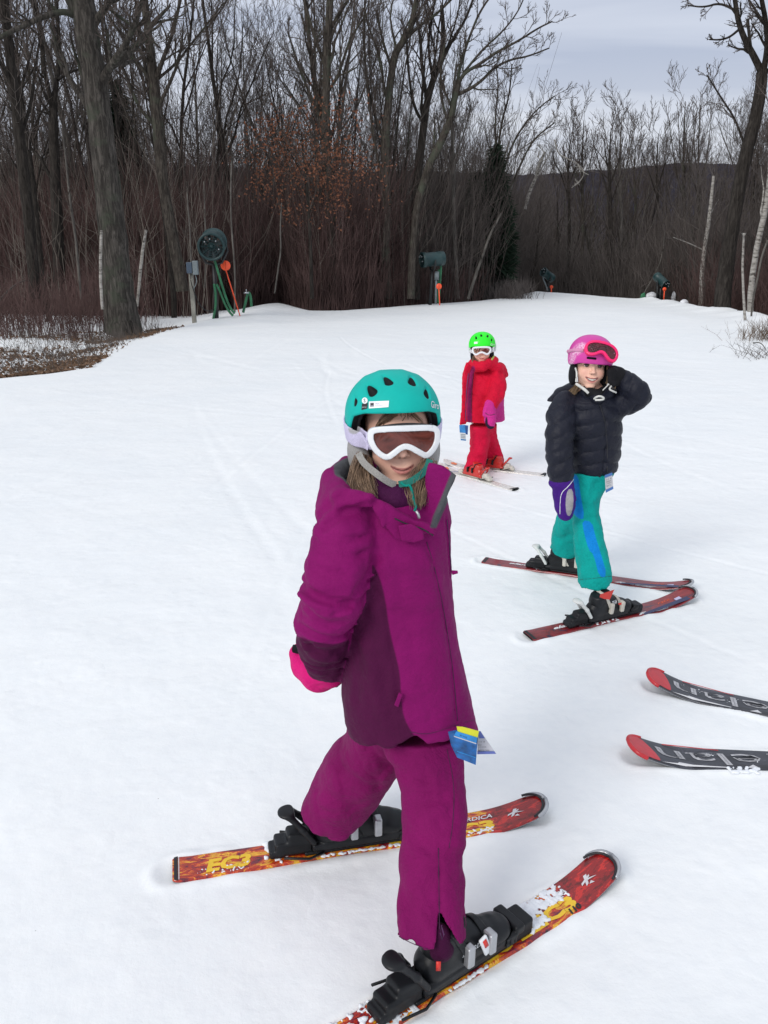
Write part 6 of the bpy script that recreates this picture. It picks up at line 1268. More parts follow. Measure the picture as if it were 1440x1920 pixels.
    # ---- lift tickets on the zip
    t1 = empty('lift_ticket', W(868, 1366, 1.66), 'blue lift ticket with a yellow top edge hanging from the purple jacket hem', 'lift ticket')
    def card(parent, nm, q, Y, mat, th=.0008, dy=None):
        P = np.array([W(a, b, Y + (dy[i] if dy else 0)) for i, (a, b) in enumerate(q)]); n = np.array([0, -1., 0]); V = np.concatenate([P + n * th, P - n * th]); k = len(P)
        F4 = [[i, (i + 1) % k, (i + 1) % k + k, i + k] for i in range(k)]; Tt = [[0, i, i + 1] for i in range(1, k - 1)] + [[k, k + i + 1, k + i] for i in range(1, k - 1)]
        return mesh_np(nm, V, [np.array(F4), np.array(Tt)], mat, parent, False)
    Mb = plain('printed_blue_card', (.008, .095, .30), .4, var=.45, nscale=60); Mdb = plain('dark_blue_card', (.01, .05, .22), .4); Mlb = plain('light_blue_print', (.02, .22, .55), .4, var=.2, nscale=50); My = plain('yellow_green_card', (.62, .62, .02), .45); Mg = plain('grey_card', (.50, .50, .54), .5, var=.06); Mbl = plain('blue_card_edge', (.10, .14, .42), .5)
    card(t1, 'card', [(840, 1372), (856, 1369), (896, 1383), (892, 1434), (857, 1420), (846, 1398)], 1.60, Mb, dy=[0.02, .01, 0, 0, .01, .02])
    card(t1, 'yellow_band', [(856, 1362), (868, 1363), (898, 1371), (895, 1384), (858, 1371)], 1.595, My); card(t1, 'print_band', [(856, 1371), (895, 1383), (893, 1393), (851, 1379)], 1.5935, Mlb); card(t1, 'print_line', [(851, 1379.5), (893, 1393.5), (893, 1395), (851, 1381)], 1.592, Mg)
    def onc(x, y): return W(862 + x, 1380 + x * .36 - y, 1.5925)
    text_on('SKI PASS', lambda x, y: onc(x, y), 14, 3, M_blk, t1)
    card(t1, 'print_line', [(857, 1408), (892, 1420), (892, 1421), (857, 1409)], 1.592, Mlb)
    t2 = empty('lift_ticket', W(888, 1370, 1.67), 'grey folded lift ticket with blue edges behind the blue ticket', 'lift ticket')
    card(t2, 'card', [(896, 1371), (901, 1371), (930, 1413), (895, 1414)], 1.63, Mg); card(t2, 'blue_edge', [(897, 1371), (901, 1371), (909, 1384), (898, 1384)], 1.628, Mbl); card(t2, 'blue_edge', [(895, 1409), (927, 1409), (930, 1413), (895, 1414)], 1.628, Mbl)
    for t, x, y, w_ in (('1/1 8', 898, 1392, 11), ('DAY', 897, 1398, 6), ('JUNIOR', 897, 1402, 15), ('RENTAL PASS', 897, 1408, 20)): text_on(t, lambda a, b: W(x + a, y - b, 1.626), w_, 2.2, M_blk, t2)
    mb = MB(); mb.tube(smooth_poly(np.array([W(866, 1366, 1.66), W(870, 1361, 1.65), W(876, 1363, 1.65), W(872, 1368, 1.65), W(866, 1366, 1.655)]), 2, False), .0008, 5); mb.build('wire', M_blk, t1)

girl_purple()
# ================================================================== child in the navy puffer jacket
def flat(P): return P[:, 0] * 0 + 1
def girl_navy():
    person = empty('person', (.98, 3.7, -.12), 'child in navy puffer jacket, teal trousers and pink helmet with one hand raised', 'person')
    M_navy = fabric('navy_puffer_nylon', (.0085, .010, .020), weave=400, wrinkle=.5, rough=.5, spec=.25); M_teal2 = fabric('teal_trouser_cloth', (.002, .33, .29), (.004, .22, .62), 'panel', weave=500, wrinkle=.6)
    M_viol = fabric('violet_mitten_cloth', (.055, .012, .19), (.33, .32, .33), 'panel', weave=400, wrinkle=.4)
    tip = G(1298, 1110, .04); tail = G(992, 1196)
    ski1 = Ski('dull red ski nearer the camera under the child in the navy jacket', tail, tip, .935, .102, .070, .088, M_race, rl=.24, rock=.055, tiprad=.05, roll=R_(5))
    ski2 = Ski('dull red ski behind the teal trousered legs of the child in the navy jacket', G(910, 1053), G(1299, 1096, .04), 1.045, .100, .070, .090, M_race, rl=.22, rock=.05, tiprad=.05)
    for s_ in (ski1, ski2):
        L = s_.L; s_.guard(M_silver); s_.text('RACE', L - .36, -.040, .20, .018, M_white, bold=.06, shear=.5); s_.text('elan', .14, .0, .09, .02, M_white, bold=.03, shear=.4)
        s_.shape([(L - .33, -.046), (L - .33, -.030), (L - .06, -.020), (L - .06, -.046)], plain('dark_blue_print', (.03, .035, .10), .4), lift=.0008)
        s_.shape([(L - .115, -.036), (L - .115, .002), (L - .085, .002), (L - .085, -.036)], plain('pale_violet_sticker', (.50, .48, .68), .5), lift=.0018, name='sticker')
        s_.text('race', L - .20, .006, .07, .012, plain('orange_print', (.65, .10, .03), .5), shear=.4); s_.shape([(.004, -.036), (.004, .036), (.02, .038), (.02, -.038)], M_blk, name='tail_cap')
    boot(person, ski1, .30, .245, h=.0045, lean=.015, buckle=M_cream, accents=M_bindw, cuff=M_boot, letter=[('TEAM 3', .115, .075, .045, .016, M_white, .0)])
    boot(person, ski2, .335, .245, h=.0045, lean=.02, buckle=M_cream, accents=M_bindw)
    k = .245 / .26; z0 = float(ski1.top(.445)) + .012
    def bq(a, b, c): return ski1.P(.30 + a * k, b * k, z0 + c * k)
    b_ = [o for o in bpy.data.objects if o.name.startswith('boot') and o.parent == person][0]
    V = np.array([bq(.02, -.050, .155), bq(.10, -.050, .165), (bq(.085, -.049, .115)), bq(.05, -.049, .125), bq(.02, -.049, .14)]); mesh_np('red_flash', np.vstack([V, V.mean(0)[None]]), np.array([[i, (i + 1) % 5, 5] for i in range(5)]), M_redp, b_, False)
    V = np.array([bq(.14, -.049, .085), bq(.175, -.049, .085), bq(.17, -.049, .07), bq(.145, -.049, .075)]); mesh_np('red_flash', V, np.array([[0, 1, 2, 3]]), M_redp, b_, False)
    ski1.snow([(.34, .46, -.042, -.02, .012, 40), (.24, .32, -.035, .03, .010, 20), (.62, .70, -.02, .04, .006, 20)], h=.004, seed=5); ski2.snow([(.26, .34, -.03, .03, .010, 20), (.10, .2, -.02, .035, .007, 20)], h=.004, seed=6)
    near = [st(880, 1062, 1146, 3.75, .125), st(905, 1066, 1138, 3.74, .115), st(930, 1070, 1122, 3.71, .10), st(960, 1072, 1119, 3.68, .085), st(1000, 1077, 1127, 3.62, .080), st(1035, 1080, 1136, 3.57, .078), st(1070, 1086, 1142, 3.52, .085), st(1115, 1090, 1149, 3.49, .09)]
    far = [st(890, 1062, 1130, 3.80, .11), st(930, 1058, 1118, 3.84, .10), st(960, 1050, 1105, 3.90, .09), st(990, 1042, 1096, 3.96, .085), st(1020, 1035, 1086, 4.02, .08), st(1050, 1031, 1080, 4.06, .078)]
    h1 = np.array([W(a, b, 3.41)[[0, 2]] for a, b in [(1080, 1112), (1092, 1111), (1148, 1101), (1160, 1098)]]); h2 = np.array([W(a, b, 3.98)[[0, 2]] for a, b in [(1020, 1032), (1032, 1036), (1078, 1046), (1090, 1048)]])
    def pants0(P):
        a = loft(P, near, 2.3); b = loft(P, far, 2.3); a = smax(a, np.interp(P[:, 0], h1[:, 0], h1[:, 1]) - P[:, 2], .004); b = smax(b, np.interp(P[:, 0], h2[:, 0], h2[:, 1]) - P[:, 2], .004)
        return smax(smin(a, b, .03), P[:, 2] - W(1100, 872, 3.75)[2], .01) + fold(P, 41, 20, .022) + fold(P, 42, 42, .010)
    H3 = lambda pts: hits(pants0, smooth_poly(np.array(pts, float), 2, False), 3.2, 4.4)
    pf = creased(pants0, [(H3([(1072, 975), (1090, 978), (1108, 972)]), .007, .014), (H3([(1085, 1030), (1100, 1012), (1105, 1000)]), .008, .012), (H3([(1112, 930), (1118, 905)]), .008, .012), (H3([(1044, 1010), (1062, 1012), (1070, 990)]), .007, .014), (H3([(1104, 1045), (1120, 1038), (1134, 1030)]), .006, .012), (H3([(1088, 1088), (1118, 1085), (1146, 1081)]), .003, .006)])
    st1 = pxd([(1071, 890), (1084, 890), (1088, 925), (1097, 973), (1084, 973), (1070, 956)]); st2 = pxd([(1091, 975), (1110, 978), (1116, 1004), (1126, 1036), (1139, 1080), (1124, 1084), (1113, 1039), (1104, 1032), (1095, 1000)])
    tr = sdf_mesh('trousers', pf, (.70, 3.33, -.08), (1.12, 4.2, .62), .0062, M_teal2, person, {'panel': lambda P: np.minimum(st1(P), st2(P)) * .0023})
    seam(pf, [(1087, 1087), (1118, 1084), (1146, 1080)], 3.2, 4.2, .0016, plain('dark_teal_thread', (.002, .12, .11), .8), tr)
    tor = [st(722, 1092, 1138, 3.75, .06), st(735, 1078, 1148, 3.745, .085), st(750, 1058, 1158, 3.74, .11), st(775, 1050, 1163, 3.74, .125), st(810, 1054, 1163, 3.74, .13), st(845, 1058, 1160, 3.745, .13), st(870, 1062, 1154, 3.75, .13), st(884, 1066, 1152, 3.75, .125), st(905, 1068, 1152, 3.75, .122)]
    hm = np.array([W(a, b, 3.66)[[0, 2]] for a, b in [(1040, 897), (1070, 896), (1110, 893), (1152, 885), (1170, 884)]])
    sl1 = [(W(1060, 756, 3.70), .050), (W(1052, 780, 3.66), .057), (W(1050, 815, 3.62), .056), (W(1049, 850, 3.60), .052), (W(1052, 885, 3.585), .049), (W(1053, 905, 3.58), .046)]
    sl2 = [(W(1146, 762, 3.73), .055), (W(1172, 754, 3.70), .052), (W(1196, 744, 3.67), .049), (W(1190, 730, 3.66), .045), (W(1174, 716, 3.68), .040), (W(1166, 711, 3.69), .036)]
    def s1(P): return smax(chain(P, [p for p, _ in sl1], [r for _, r in sl1], .02), W(1053, 909, 3.58)[2] - P[:, 2] - .12 * (P[:, 0] - .77), .004)
    def s2(P): return chain(P, [p for p, _ in sl2], [r for _, r in sl2], .02)
    def jack0(P):
        t = loft(P, tor, 2.3); t = smax(t, np.interp(P[:, 0], hm[:, 0], hm[:, 1]) - P[:, 2], .006); t = smax(t, -ell(P, W(1116, 720, 3.73), (.062, .075, .055)), .012); a = s1(P); b = s2(P)
        # down filled tubes between the stitch lines
        ph = (P[:, 2] + .22 * np.abs(P[:, 0] - W(1136, 800, 3.62)[0])) / .062; qt = np.abs(np.sin(math.pi * ph)); ph2 = (P[:, 2] - .55 * (P[:, 0] - .77)) / .058; q2 = np.abs(np.sin(math.pi * ph2)); c = sl2[2][0]; ph3 = (P[:, 0] - .3 * P[:, 2]) / .056; q3 = np.abs(np.sin(math.pi * ph3))
        t = t - .011 * qt ** .38 + .008; a = a - .009 * q2 ** .38 + .006; b = b - .009 * q3 ** .38 + .006
        d = smin(smin(t, a, .008), b, .012); zx = np.interp(P[:, 2], [W(1, y, 3.61)[2] for y in (890, 840, 790, 750)], [W(x, 800, 3.61)[0] for x in (1139, 1140, 1136, 1122)]); d = d + .007 * np.exp(-((P[:, 0] - zx) / .006) ** 2) * (P[:, 1] < 3.72) * (np.abs(t) < .03)
        return d + fold(P, 51, 24, .009) + fold(P, 52, 60, .004)
    jk = sdf_mesh('jacket', jack0, (.66, 3.45, .30), (1.28, 3.92, 1.06), .0058, M_navy, person)
    seam(jack0, [(1122, 752), (1130, 775), (1136, 800), (1139, 840), (1138, 885)], 3.3, 4, .0022, M_blk, jk, 'zip')
    hd = lambda P: smin(chain(P, [W(1034, 752, 3.80), W(1052, 742, 3.84), W(1076, 732, 3.86)], [.02, .035, .04], .01), chain(P, [W(1088, 730, 3.80), W(1100, 738, 3.69), W(1120, 748, 3.64), W(1140, 738, 3.68), W(1148, 728, 3.78)], [.024, .026, .022, .024, .026], .01), .02)
    sdf_mesh('hood', lambda P: hd(P) + fold(P, 9, 40, .004), (.60, 3.5, .80), (1.12, 3.98, 1.02), .0056, M_navy, jk)
    sdf_mesh('neck_warmer', lambda P: chain(P, [W(1096, 725, 3.74), W(1106, 736, 3.665), W(1120, 741, 3.65), W(1136, 730, 3.70)], [.022, .022, .022, .02], .01), (.76, 3.55, .82), (1.05, 3.85, 1.02), .005, M_padb, person)
    mt = [(W(1054, 903, 3.575), .044), (W(1057, 925, 3.57), .046), (W(1059, 948, 3.565), .043), (W(1060, 962, 3.56), .034)]; th = [(W(1066, 915, 3.54), .022), (W(1071, 935, 3.53), .020), (W(1068, 952, 3.53), .016)]
    mf = lambda P: smin(smin(chain(P, [p for p, _ in mt], [r for _, r in mt], .012), chain(P, [p for p, _ in th], [r for _, r in th], .006), .008), ell(P, W(1052, 906, 3.575), (.054, .05, .028)), .012) + fold(P, 61, 60, .004)
    pp = pxd([(1064, 918), (1074, 916), (1076, 945), (1070, 968), (1062, 966), (1060, 940)])
    mi = sdf_mesh('mitten', mf, W(1020, 985, 3.5) - .01, W(1085, 885, 3.66) + .01, .0048, M_viol, person, {'panel': lambda P: pp(P) * .0023}); seam(mf, [(1076, 898), (1066, 912), (1052, 924), (1050, 945), (1050, 964)], 3.3, 3.8, .0017, M_white, mi, 'piping')
    m2 = [(W(1168, 712, 3.69), .036), (W(1158, 704, 3.68), .036), (W(1150, 698, 3.67), .030)]; 
    def mf2(P):
        d = chain(P, [p for p, _ in m2], [r for _, r in m2], .01)
        for i in range(4): d = smin(d, chain(P, [W(1158, 700 + i * 4, 3.66), W(1150 - i * .5, 694 + i * 5, 3.64), W(1143, 696 + i * 5, 3.63)], [.013, .012, .010], .004), .006)
        return smin(d, chain(P, [W(1160, 718, 3.66), W(1150, 720, 3.63), W(1143, 715, 3.62)], [.014, .013, .010], .004), .006)
    sdf_mesh('glove', mf2, W(1130, 735, 3.60) - .03, W(1185, 680, 3.74) + .03, .0045, M_padb, person)
    # head
    H = Head(W(1114, 691, 3.66) + (0, .075, 0), -2, -4, 4, .90, smile=1.0)
    head_body(person, H, ((W(1114, 745, 3.75)), (.09, .08, .07)), .0032); eyes(person, H)
    M_pk = shell_mat('magenta_pink_helmet', (.60, .055, .34), .45, .1, (.78, .52, .66))
    pr = pxd([(1070, 700), (1068, 665), (1078, 648), (1096, 640), (1100, 652), (1090, 662), (1078, 668)])
    hel, outer, hf = helmet(person, H, M_pk, .016, [], (.108, .128, .106), .042, .012, .0036, ridges=False, pads=M_padb, side=.002, back=-.03, attrs={'print': lambda P: np.clip(.5 - pr(P) * .2, 0, 1)}, pad_r=(.022, .040, .060), slot=((-.020, -.11, .043), (.022, .05, .0045)))
    go = [(-.062, .036), (-.03, .045), (.03, .045), (.064, .034), (.080, .012), (.082, -.012), (.070, -.036), (.046, -.038), (.026, -.026), (.012, -.012), (-.004, -.010), (-.020, -.024), (-.042, -.034), (-.066, -.030), (-.080, -.006), (-.076, .020)]
    M_hp = shell_mat('hot_pink_goggle_frame', (.90, .022, .16), .4, .2, vented=False)
    gg, gf = goggles(person, H, go, -.130, cx=.018, z0=.082, tilt=R_(-24), roll=R_(-11), frame=M_hp, lens=M_lens2, h=.0032, curve=2.6, ringw=.0095, depth=.014, name='goggles')
    mb = MB(); mb.tube(np.array([H.w(x, y, z) for x, y, z in [(-.06, -.095, .075), (-.095, -.05, .072), (-.112, .01, .06), (-.095, .08, .05)]]), .008, 6); mb.build('goggle_strap', shell_mat('pink_printed_strap', (.62, .25, .42), .6, 0, vented=False), gg)
    Mst = plain('white_strap', (.62, .62, .58), .6)
    def tb(pts, r, nm='chin_strap', m=Mst, par=hel):
        mb = MB(); mb.tube(smooth_poly(np.array([W(*p) for p in pts]), 2, False), r, 6); mb.build(nm, m, par)
    tb([(1079, 690, 3.69), (1082, 700, 3.66), (1080, 716, 3.66)], .004); tb([(1081, 720, 3.66), (1087, 724, 3.63), (1096, 730, 3.60), (1103, 737, 3.60)], .0065); tb([(1114, 748, 3.59), (1120, 743, 3.57), (1128, 743, 3.57), (1134, 748, 3.58), (1126, 750, 3.57), (1116, 750, 3.58)], .0045, 'toggle'); tb([(1146, 724, 3.62), (1142, 730, 3.60), (1148, 733, 3.60), (1155, 736, 3.62)], .004, 'toggle'); tb([(1148, 700, 3.64), (1152, 710, 3.63), (1140, 722, 3.62), (1130, 732, 3.61)], .0024)
    g1 = [np.array([W(*p) for p in g]) for g in ([(1142, 690, 3.69), (1142, 705, 3.67), (1136, 722, 3.66)], [(1144, 690, 3.69), (1150, 712, 3.64), (1154, 732, 3.62)], [(1140, 688, 3.68), (1143, 700, 3.665), (1141, 716, 3.66)])]; hair(person, g1, 130, .0011, M_hair2, 12, .0035)
    g2 = [np.array([W(*p) for p in g]) for g in ([(1084, 720, 3.75), (1075, 730, 3.73), (1066, 738, 3.72)], [(1084, 722, 3.72), (1078, 734, 3.70), (1072, 742, 3.69)])]; hair(person, g2, 110, .0012, M_hair2, 13, .006)
    t = empty('lift_ticket', W(1140, 892, 3.64), 'white and blue lift ticket hanging below the navy puffer jacket', 'lift ticket')
    def card(nm, q, Y, mat):
        P = np.array([W(a, b, Y) for a, b in q]); V = np.concatenate([P, P + (0, .0016, 0)]); k = len(P); mesh_np(nm, V, [np.array([[i, (i + 1) % k, (i + 1) % k + k, i + k] for i in range(k)] + [[0, 1, 2, 3], [7, 6, 5, 4]])], mat, t, False)
    card('card', [(1134, 892), (1148, 887), (1150, 916), (1136, 923)], 3.60, plain('grey_white_card', (.56, .56, .58), .5)); card('blue_edge', [(1134, 891), (1148, 886), (1148.4, 891), (1134.3, 896)], 3.597, plain('card_blue', (.06, .16, .42), .5)); card('blue_edge', [(1135.7, 919), (1149.7, 912), (1150, 917), (1136, 924)], 3.597, plain('card_blue', (.06, .16, .42), .5))
    for s_, y in (('1/1 8', 901), ('DAY', 905), ('JUNIOR', 909), ('RENTAL', 913)): text_on(s_, lambda a, b: W(1137 + a, y - b - a * .35, 3.595), 9.5, 2.4, M_blk, t)
girl_navy()
# ================================================================== small child in red
def kid_red():
    person = empty('person', (.70, 6.12, -.20), 'small child in a red snow suit with a bright green helmet facing left', 'person')
    M_red = fabric('red_suit_cloth', (.62, .006, .035), (.55, .035, .24), 'panel', (.27, .012, .10), 'inner', weave=300, wrinkle=.6, soft=.004)
    M_redt = fabric('red_trouser_cloth', (.60, .006, .045), weave=300, wrinkle=.7)
    tip = G(822, 871, .03); tl = G(948, 914)
    ski1 = Ski('white ski with orange blots nearer the camera under the red suited child', tl, tip, .80, .098, .068, .085, M_kid, rl=.16, rock=.04, tiprad=.045)
    ski2 = Ski('white ski with orange flower tip behind the red suited child', G(1006, 890), G(832, 864, .03), .80, .098, .068, .085, M_kid, rl=.16, rock=.04, tiprad=.045)
    Mo = plain('orange_flower_print', (.85, .20, .06), .5)
    for s_ in (ski1, ski2):
        L = s_.L
        for q in range(5):
            a = q * 2 * math.pi / 5; c = (L - .085 + .014 * math.cos(a), .014 * math.sin(a)); s_.shape([(c[0] + .012 * math.cos(t), c[1] + .012 * math.sin(t)) for t in np.linspace(0, 6.283, 9)[:-1]], Mo, lift=.003, name='flower')
        s_.shape([(L - .20, -.03), (L - .20, -.02), (L - .155, .02), (L - .155, .01)], plain('blue_print', (.2, .3, .55), .5), lift=.002); s_.shape([(.0, -.036), (.0, .036), (.03, .038), (.02, -.038)], M_blk, lift=.002, name='tail_cap')
    boot(person, ski1, .315, .195, shell=M_bootr, cuff=M_bootr, buckle=M_boot, h=.006, lean=.03, toe=M_cream, cam_side=1, accents=M_bootr); boot(person, ski2, .315, .195, shell=M_bootr, cuff=M_bootr, buckle=M_boot, h=.006, lean=.03, toe=M_cream, cam_side=1, accents=M_bootr)
    near = [st(795, 884, 922, 6.12, .10), st(815, 884, 916, 6.11, .09), st(840, 881, 913, 6.09, .08), st(860, 878, 911, 6.07, .075), st(880, 872, 906, 6.05, .075), st(895, 870, 905, 6.04, .075)]
    far = [st(795, 898, 930, 6.18, .10), st(820, 902, 930, 6.2, .09), st(840, 905, 937, 6.23, .08), st(860, 908, 943, 6.26, .078), st(885, 912, 948, 6.28, .078)]
    z1 = W(888, 887, 5.98)[2]; z2 = W(930, 879, 6.2)[2]
    pf = lambda P: smin(smax(loft(P, near, 2.3), z1 - P[:, 2] + .3 * (P[:, 0] - W(888, 887, 5.98)[0]), .005), smax(loft(P, far, 2.3), z2 - P[:, 2], .005), .02) + fold(P, 71, 16, .028) + fold(P, 72, 38, .012)
    sdf_mesh('trousers', lambda P: smax(pf(P), P[:, 2] - W(900, 797, 6.1)[2], .01), (.48, 5.9, -.22), (.95, 6.42, .38), .0085, M_redt, person)
    tor = [st(672, 886, 924, 6.2, .055), st(686, 875, 936, 6.19, .085), st(700, 871, 944, 6.17, .11), st(725, 870, 944, 6.15, .12), st(755, 868, 943, 6.15, .125), st(785, 866, 943, 6.15, .13), st(815, 865, 943, 6.15, .13)]
    hm = np.array([W(a, b, 6.05)[[0, 2]] for a, b in [(855, 795), (862, 795), (880, 796), (886, 801), (892, 804), (930, 805), (941, 802), (955, 800)]])
    sl = [(W(930, 700, 6.12), .050), (W(932, 722, 6.05), .056), (W(929, 742, 6.0), .052), (W(921, 756, 5.97), .046)]
    def sleeve(P): return chain(P, [p for p, _ in sl], [r for _, r in sl], .015)
    hd = lambda P: smax(smin(ell(P, W(932, 694, 6.2), (.058, .10, .050)), chain(P, [W(936, 690, 6.26), W(944, 700, 6.18), W(934, 690, 6.08), W(912, 684, 6.05)], [.03, .028, .024, .018], .01), .02), -ell(P, W(912, 680, 6.19), (.07, .07, .05)), .01)
    flp = lambda P: slab(P, [(876, 682), (886, 690), (880, 705), (874, 740), (872, 793), (863, 795), (867, 755), (868, 725), (872, 705), (870, 694)], 6.00, .010, .004, slope=.5, x0=.58)
    def jack0(P):
        t = smax(loft(P, tor, 2.2), np.interp(P[:, 0], hm[:, 0], hm[:, 1]) - P[:, 2], .005); t = smax(t, -ell(P, W(903, 671, 6.15), (.052, .065, .040)), .01)
        d = smin(t, sleeve(P), .008); d = smin(d, hd(P), .015); d = smin(d, chain(P, [W(886, 682, 6.12), W(893, 688, 6.05), W(906, 687, 6.03), W(920, 681, 6.06), W(926, 676, 6.14)], [.028, .028, .026, .028, .03], .01), .012); d = smin(d, flp(P), .008); return d + fold(P, 81, 18, .022) + fold(P, 82, 45, .014, (1, 1, 1.6))
    pn = pxd([(943, 735), (936, 748), (926, 752), (914, 752), (913, 810), (950, 810), (950, 735)]); inn = pxd([(886, 684), (880, 700), (876, 735), (875, 795), (885, 796), (885, 745), (887, 705), (892, 690)])
    jk = sdf_mesh('jacket', jack0, (.46, 5.85, .20), (.90, 6.36, .76), .0078, M_red, person, {'panel': lambda P: np.where(sleeve(P) < loft(P, tor, 2.2) - .005, 1, pn(P) * .004), 'inner': lambda P: inn(P) * .004})
    seam(jack0, [(888, 700), (885, 730), (884, 760), (885, 796)], 5.7, 6.5, .003, plain('dark_wine_thread', (.12, .004, .03), .8), jk); seam(jack0, [(878, 700), (874, 735), (873, 790)], 5.7, 6.5, .0035, plain('violet_zip', (.10, .03, .12), .7), jk, 'zip')
    mt = [(W(919, 758, 5.95), .040), (W(918, 775, 5.94), .042), (W(919, 788, 5.935), .040), (W(920, 797, 5.93), .030)]; th = [(W(912, 766, 5.93), .022), (W(909, 776, 5.92), .018)]
    M_mit = fabric('pink_mitten_cloth', (.58, .03, .25), (.02, .01, .03), 'panel', weave=300, wrinkle=.5, soft=.004); pm = pxd([(911, 780), (914, 784), (915, 798), (930, 800), (924, 806), (908, 802)])
    mf = lambda P: smin(chain(P, [p for p, _ in mt], [r for _, r in mt], .01), chain(P, [p for p, _ in th], [r for _, r in th], .006), .01) + .003 * np.sin(P[:, 2] * 160) * (np.abs(P[:, 2] - mt[1][0][2]) < .02)
    mi = sdf_mesh('mitten', mf, W(895, 815, 5.85) - .02, W(940, 745, 6.0) + .03, .0065, M_mit, person, {'panel': lambda P: pm(P) * .004}); seam(mf, [(910, 774), (916, 779), (928, 777)], 5.7, 6.1, .0022, M_blk, mi)
    H = Head(W(906, 659, 6.07) + (0, .07, 0), -9, -5, -3, .88)
    head_body(person, H, (W(900, 690, 6.17), (.08, .07, .07)), .0055)
    M_gr = shell_mat('bright_green_helmet', (.03, .85, .03), .5, .1)
    V = []
    def outerP(P):
        q = H.loc(P); return (((np.abs(q[:, 0]) / .108) ** 2.15 + (np.abs(q[:, 1] - .012) / .128) ** 2.15 + (np.abs(q[:, 2] - .040) / .106) ** 2.15) ** (1 / 2.15) - 1) * .106 * H.sc
    for px, py, ax, ay in ((892, 632, 1, 3), (902, 627.5, 1, 2.5), (915, 629, -1, 2.5), (923, 636, -1, 3)):
        a = hit(outerP, px - ax * .6, py - ay * .7, 5.6, 6.5); b = hit(outerP, px + ax * .6, py + ay * .7, 5.6, 6.5); n_ = normal_at(outerP, a); V.append((tuple(((b - n_ * .003 - H.o) @ H.R) / H.sc), tuple(((a - n_ * .003 - H.o) @ H.R) / H.sc), .0085))
    hel, outer, hf = helmet(person, H, M_gr, .034, V, (.108, .128, .106), .040, .012, .0055, ridges=False, pads=M_padb, side=-.004, pad_r=(.020, .044, .056))
    M_w = plain('white_sticker', (.75, .85, .75), .4)
    def on(px, py, off=.0015): p = hit(hf, px, py, 5.6, 6.6); return p + normal_at(hf, p) * off
    for q in ([(889, 641), (895.5, 640.5), (895.5, 644.5), (889, 645)],): P = np.array([on(*c) for c in q]); mesh_np('sticker', P, np.array([[3, 2, 1, 0]]), M_w, hel, False)
    text_on('Giro', lambda x, y: on(919.5 + x, 648 - y), 9, 4.5, M_w, hel)
    go = [(-.066, .030), (-.03, .034), (.03, .034), (.064, .030), (.077, .020), (.079, .003), (.072, -.018), (.050, -.036), (.034, -.034), (.010, -.018), (-.008, -.018), (-.034, -.034), (-.050, -.036), (-.070, -.020), (-.078, .002), (-.076, .020)]
    gg, gf = goggles(person, H, go, -.112, frame=M_white, lens=M_lens, h=.005, curve=2.8, ringw=.012, outer=lambda q: smin(outer(q), np.minimum(ell(q, (-.078, .0, -.036), (.022, .046, .060)), ell(q, (.078, .0, -.036), (.022, .046, .060))), .03), strap=(0.0, .03, .024), strap_m=M_white)
    mb = MB(); mb.tube(smooth_poly(np.array([W(926, 668, 6.1), W(922, 675, 6.05), W(914, 681, 6.03), W(908, 684, 6.02)]), 2, False), .007, 6); mb.build('chin_strap', plain('yellow_green_strap', (.45, .50, .12), .6), hel)
    g = [np.array([W(*p) for p in q]) for q in ([(918, 668, 6.12), (920, 676, 6.08), (918, 684, 6.06)], [(888, 668, 6.12), (886, 678, 6.1), (888, 684, 6.08)])]; hair(person, g, 70, .002, M_hair, 22, .006)
    t = empty('lift_ticket', W(870, 796, 6.0), 'blue and white lift tickets hanging from the open red jacket', 'lift ticket')
    def card(nm, q, Y, mat):
        P = np.array([W(a, b, Y) for a, b in q]); V = np.concatenate([P, P + (0, .002, 0)]); mesh_np(nm, V, [np.array([[i, (i + 1) % 4, (i + 1) % 4 + 4, i + 4] for i in range(4)] + [[0, 1, 2, 3], [7, 6, 5, 4]])], mat, t, False)
    Mb = plain('blue_card', (.03, .20, .48), .5, var=.4, nscale=30); Mw = plain('white_card', (.62, .64, .66), .5, var=.05)
    card('back_card', [(871, 797), (878, 798), (877, 815), (870, 814)], 5.97, plain('dark_blue_ticket', (.03, .10, .32), .5)); card('blue_card', [(861, 797), (872, 796.5), (873, 812), (862, 811)], 5.95, Mb); card('white_card', [(862, 811), (873, 812), (874, 824), (863.5, 823)], 5.95, Mw); card('blue_edge', [(863.5, 823), (874, 824), (874, 826.5), (864, 825.5)], 5.949, Mb)
    for y in (814, 817, 820): card('print_line', [(864, y), (872.5, y + .7), (872.5, y + 1.6), (864, y + .9)], 5.947, plain('grey_print', (.2, .22, .25), .6))
kid_red()
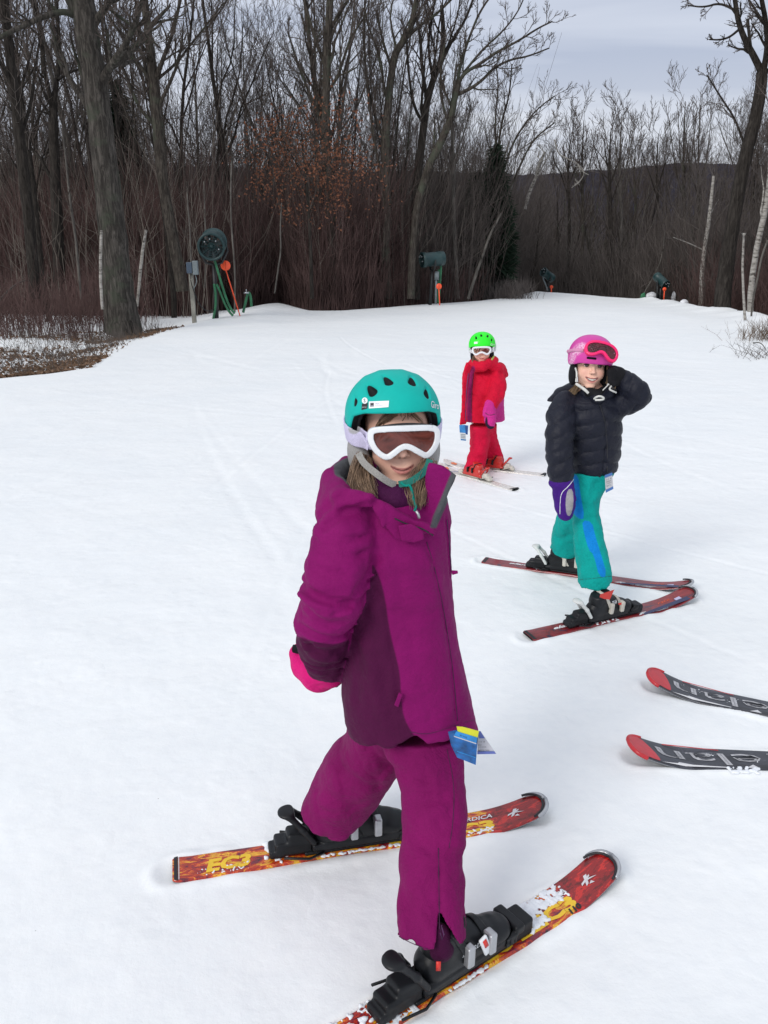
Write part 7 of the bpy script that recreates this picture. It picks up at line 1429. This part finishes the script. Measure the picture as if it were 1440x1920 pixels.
# ================================================================== ski tips of somebody standing outside the frame on the right
M_dull = plain('dull_pale_print', (.42, .42, .44), .5, var=.25, nscale=40)
def tips():
    for i, (tip, tail, lb) in enumerate((((1215, 1264), (1500, 1345), 'slate ski with a red tip reaching in from the right, the farther of the two'), ((1178, 1396), (1500, 1432), 'slate ski with a red tip reaching in from the right, the nearer of the two'))):
        a = G(*tip, .05); b = G(*tail); L = 1.62; d = unit((a - b) * (1, 1, 0)); s_ = Ski(lb, a - d * L, a, L, .118, .074, .104, M_slate, rl=.22, rock=.06, tiprad=.055, thick=.017)
        Mr = plain('red_tip_cap', (.52, .012, .02), .35, coat=.3)
        e = [(L - .006, 0), (L - .012, .034), (L - .032, .05), (L - .075, .055), (L - .095, .054), (L - .08, .004), (L - .045, -.05), (L - .012, -.034)]
        P = np.array([s_.P(u, v, float(s_.top(u)) + .0016) for u, v in smooth_poly(np.array(e), 1)]); n = len(P); pv = s_.P(L - .06, .012, float(s_.top(L - .06)) + .0022); mesh_np('red_tip', np.vstack([P, pv[None]]), np.array([[k, (k + 1) % n, n] for k in range(n)]), Mr, s_.root, False)
        U = np.linspace(L - .05, L - .001, 12); hw = s_.prof(U) * np.sqrt(np.maximum(1 - ((U - (L - s_.tr)) / s_.tr).clip(0, 1) ** 2.6, 0)); mb = MB(); mb.tube(np.array([s_.P(u, h, float(s_.top(u)) - .004) for u, h in zip(U, hw)] + [s_.P(u, -h, float(s_.top(u)) - .004) for u, h in zip(U[::-1], hw[::-1])]), .0075, 8); mb.build('tip_guard', Mr, s_.root)
        s_.shape([(L - .30, -.046), (L - .30, -.042), (L - .12, -.046), (L - .12, -.052)], Mr, name='red_edge')
        # large outlined word, printed to be read from the wearer's side
        V, T = text_geo('elan', 1, 0.0, -.1); V[:, 0] *= 1.0; lo, hi = V.min(0), V.max(0); V = (V - lo) / (hi - lo)
        V2, T2 = text_geo('elan', 1, -.042, -.1); V2 = (V2 - lo) / (hi - lo)
        f = lambda lift: (lambda x, y: s_.P(L - .42 + x * .33, .036 - (1 - y) * .062, float(s_.top(L - .42 + x * .33)) + lift))
        place_geo('lettering', V, T, f(.0013), M_dull, s_.root); place_geo('lettering_core', V2, T2, f(.0019), plain('slate_core', (.018, .019, .026), .4), s_.root)
        s_.shape([(L - .095, .056), (L - .17, .054), (L - .30, .050), (L - .30, .046), (L - .19, .045), (L - .155, .036), (L - .145, .046)], M_gprint, lift=.0012, name='pale_flash'); s_.shape([(L - .36, .048), (L - .385, .030), (L - .40, .047)], M_gprint, lift=.0012, name='pale_flash')
        s_.snow([(L - .30, L - .20, -.030, -.01, .005, 20), (L - .50, L - .40, -.04, .03, .006, 40), (L - .40, L - .30, .045, .075, .018, 30)] if i else [(L - .20, L - .12, -.035, -.01, .005, 24), (L - .34, L - .28, -.02, .02, .006, 26), (L - .48, L - .42, -.04, .03, .006, 30)], h=.0026, seed=30 + i)
        box = [('heel_binding', .55, .09), ('toe_binding', .93, .05)]
        for nm, u, hl in box: mb = MB(); mb.box(s_.P(u, 0, float(s_.top(u)) + .018), (hl, .033, .018), s_.M()); o = mb.build(nm, M_bind, s_.root, False); bv = o.modifiers.new('b', 'BEVEL'); bv.width = .008; bv.segments = 2
tips()
build_ground()
# alike fill trees that still share a description are told apart by their place
_by = {}
for o in scene.objects:
    if o.get('group', '').startswith('bare trees'): _by.setdefault(o['label'], []).append(o)
for lb, L in _by.items():
    if 1 < len(L) < 4:
        L.sort(key=lambda o: o.location[0] / o.location[1])
        for o, w in zip(L, (('leftmost', 'rightmost') if len(L) == 2 else ('leftmost', 'middle', 'rightmost'))): o['label'] = w + ' ' + lb
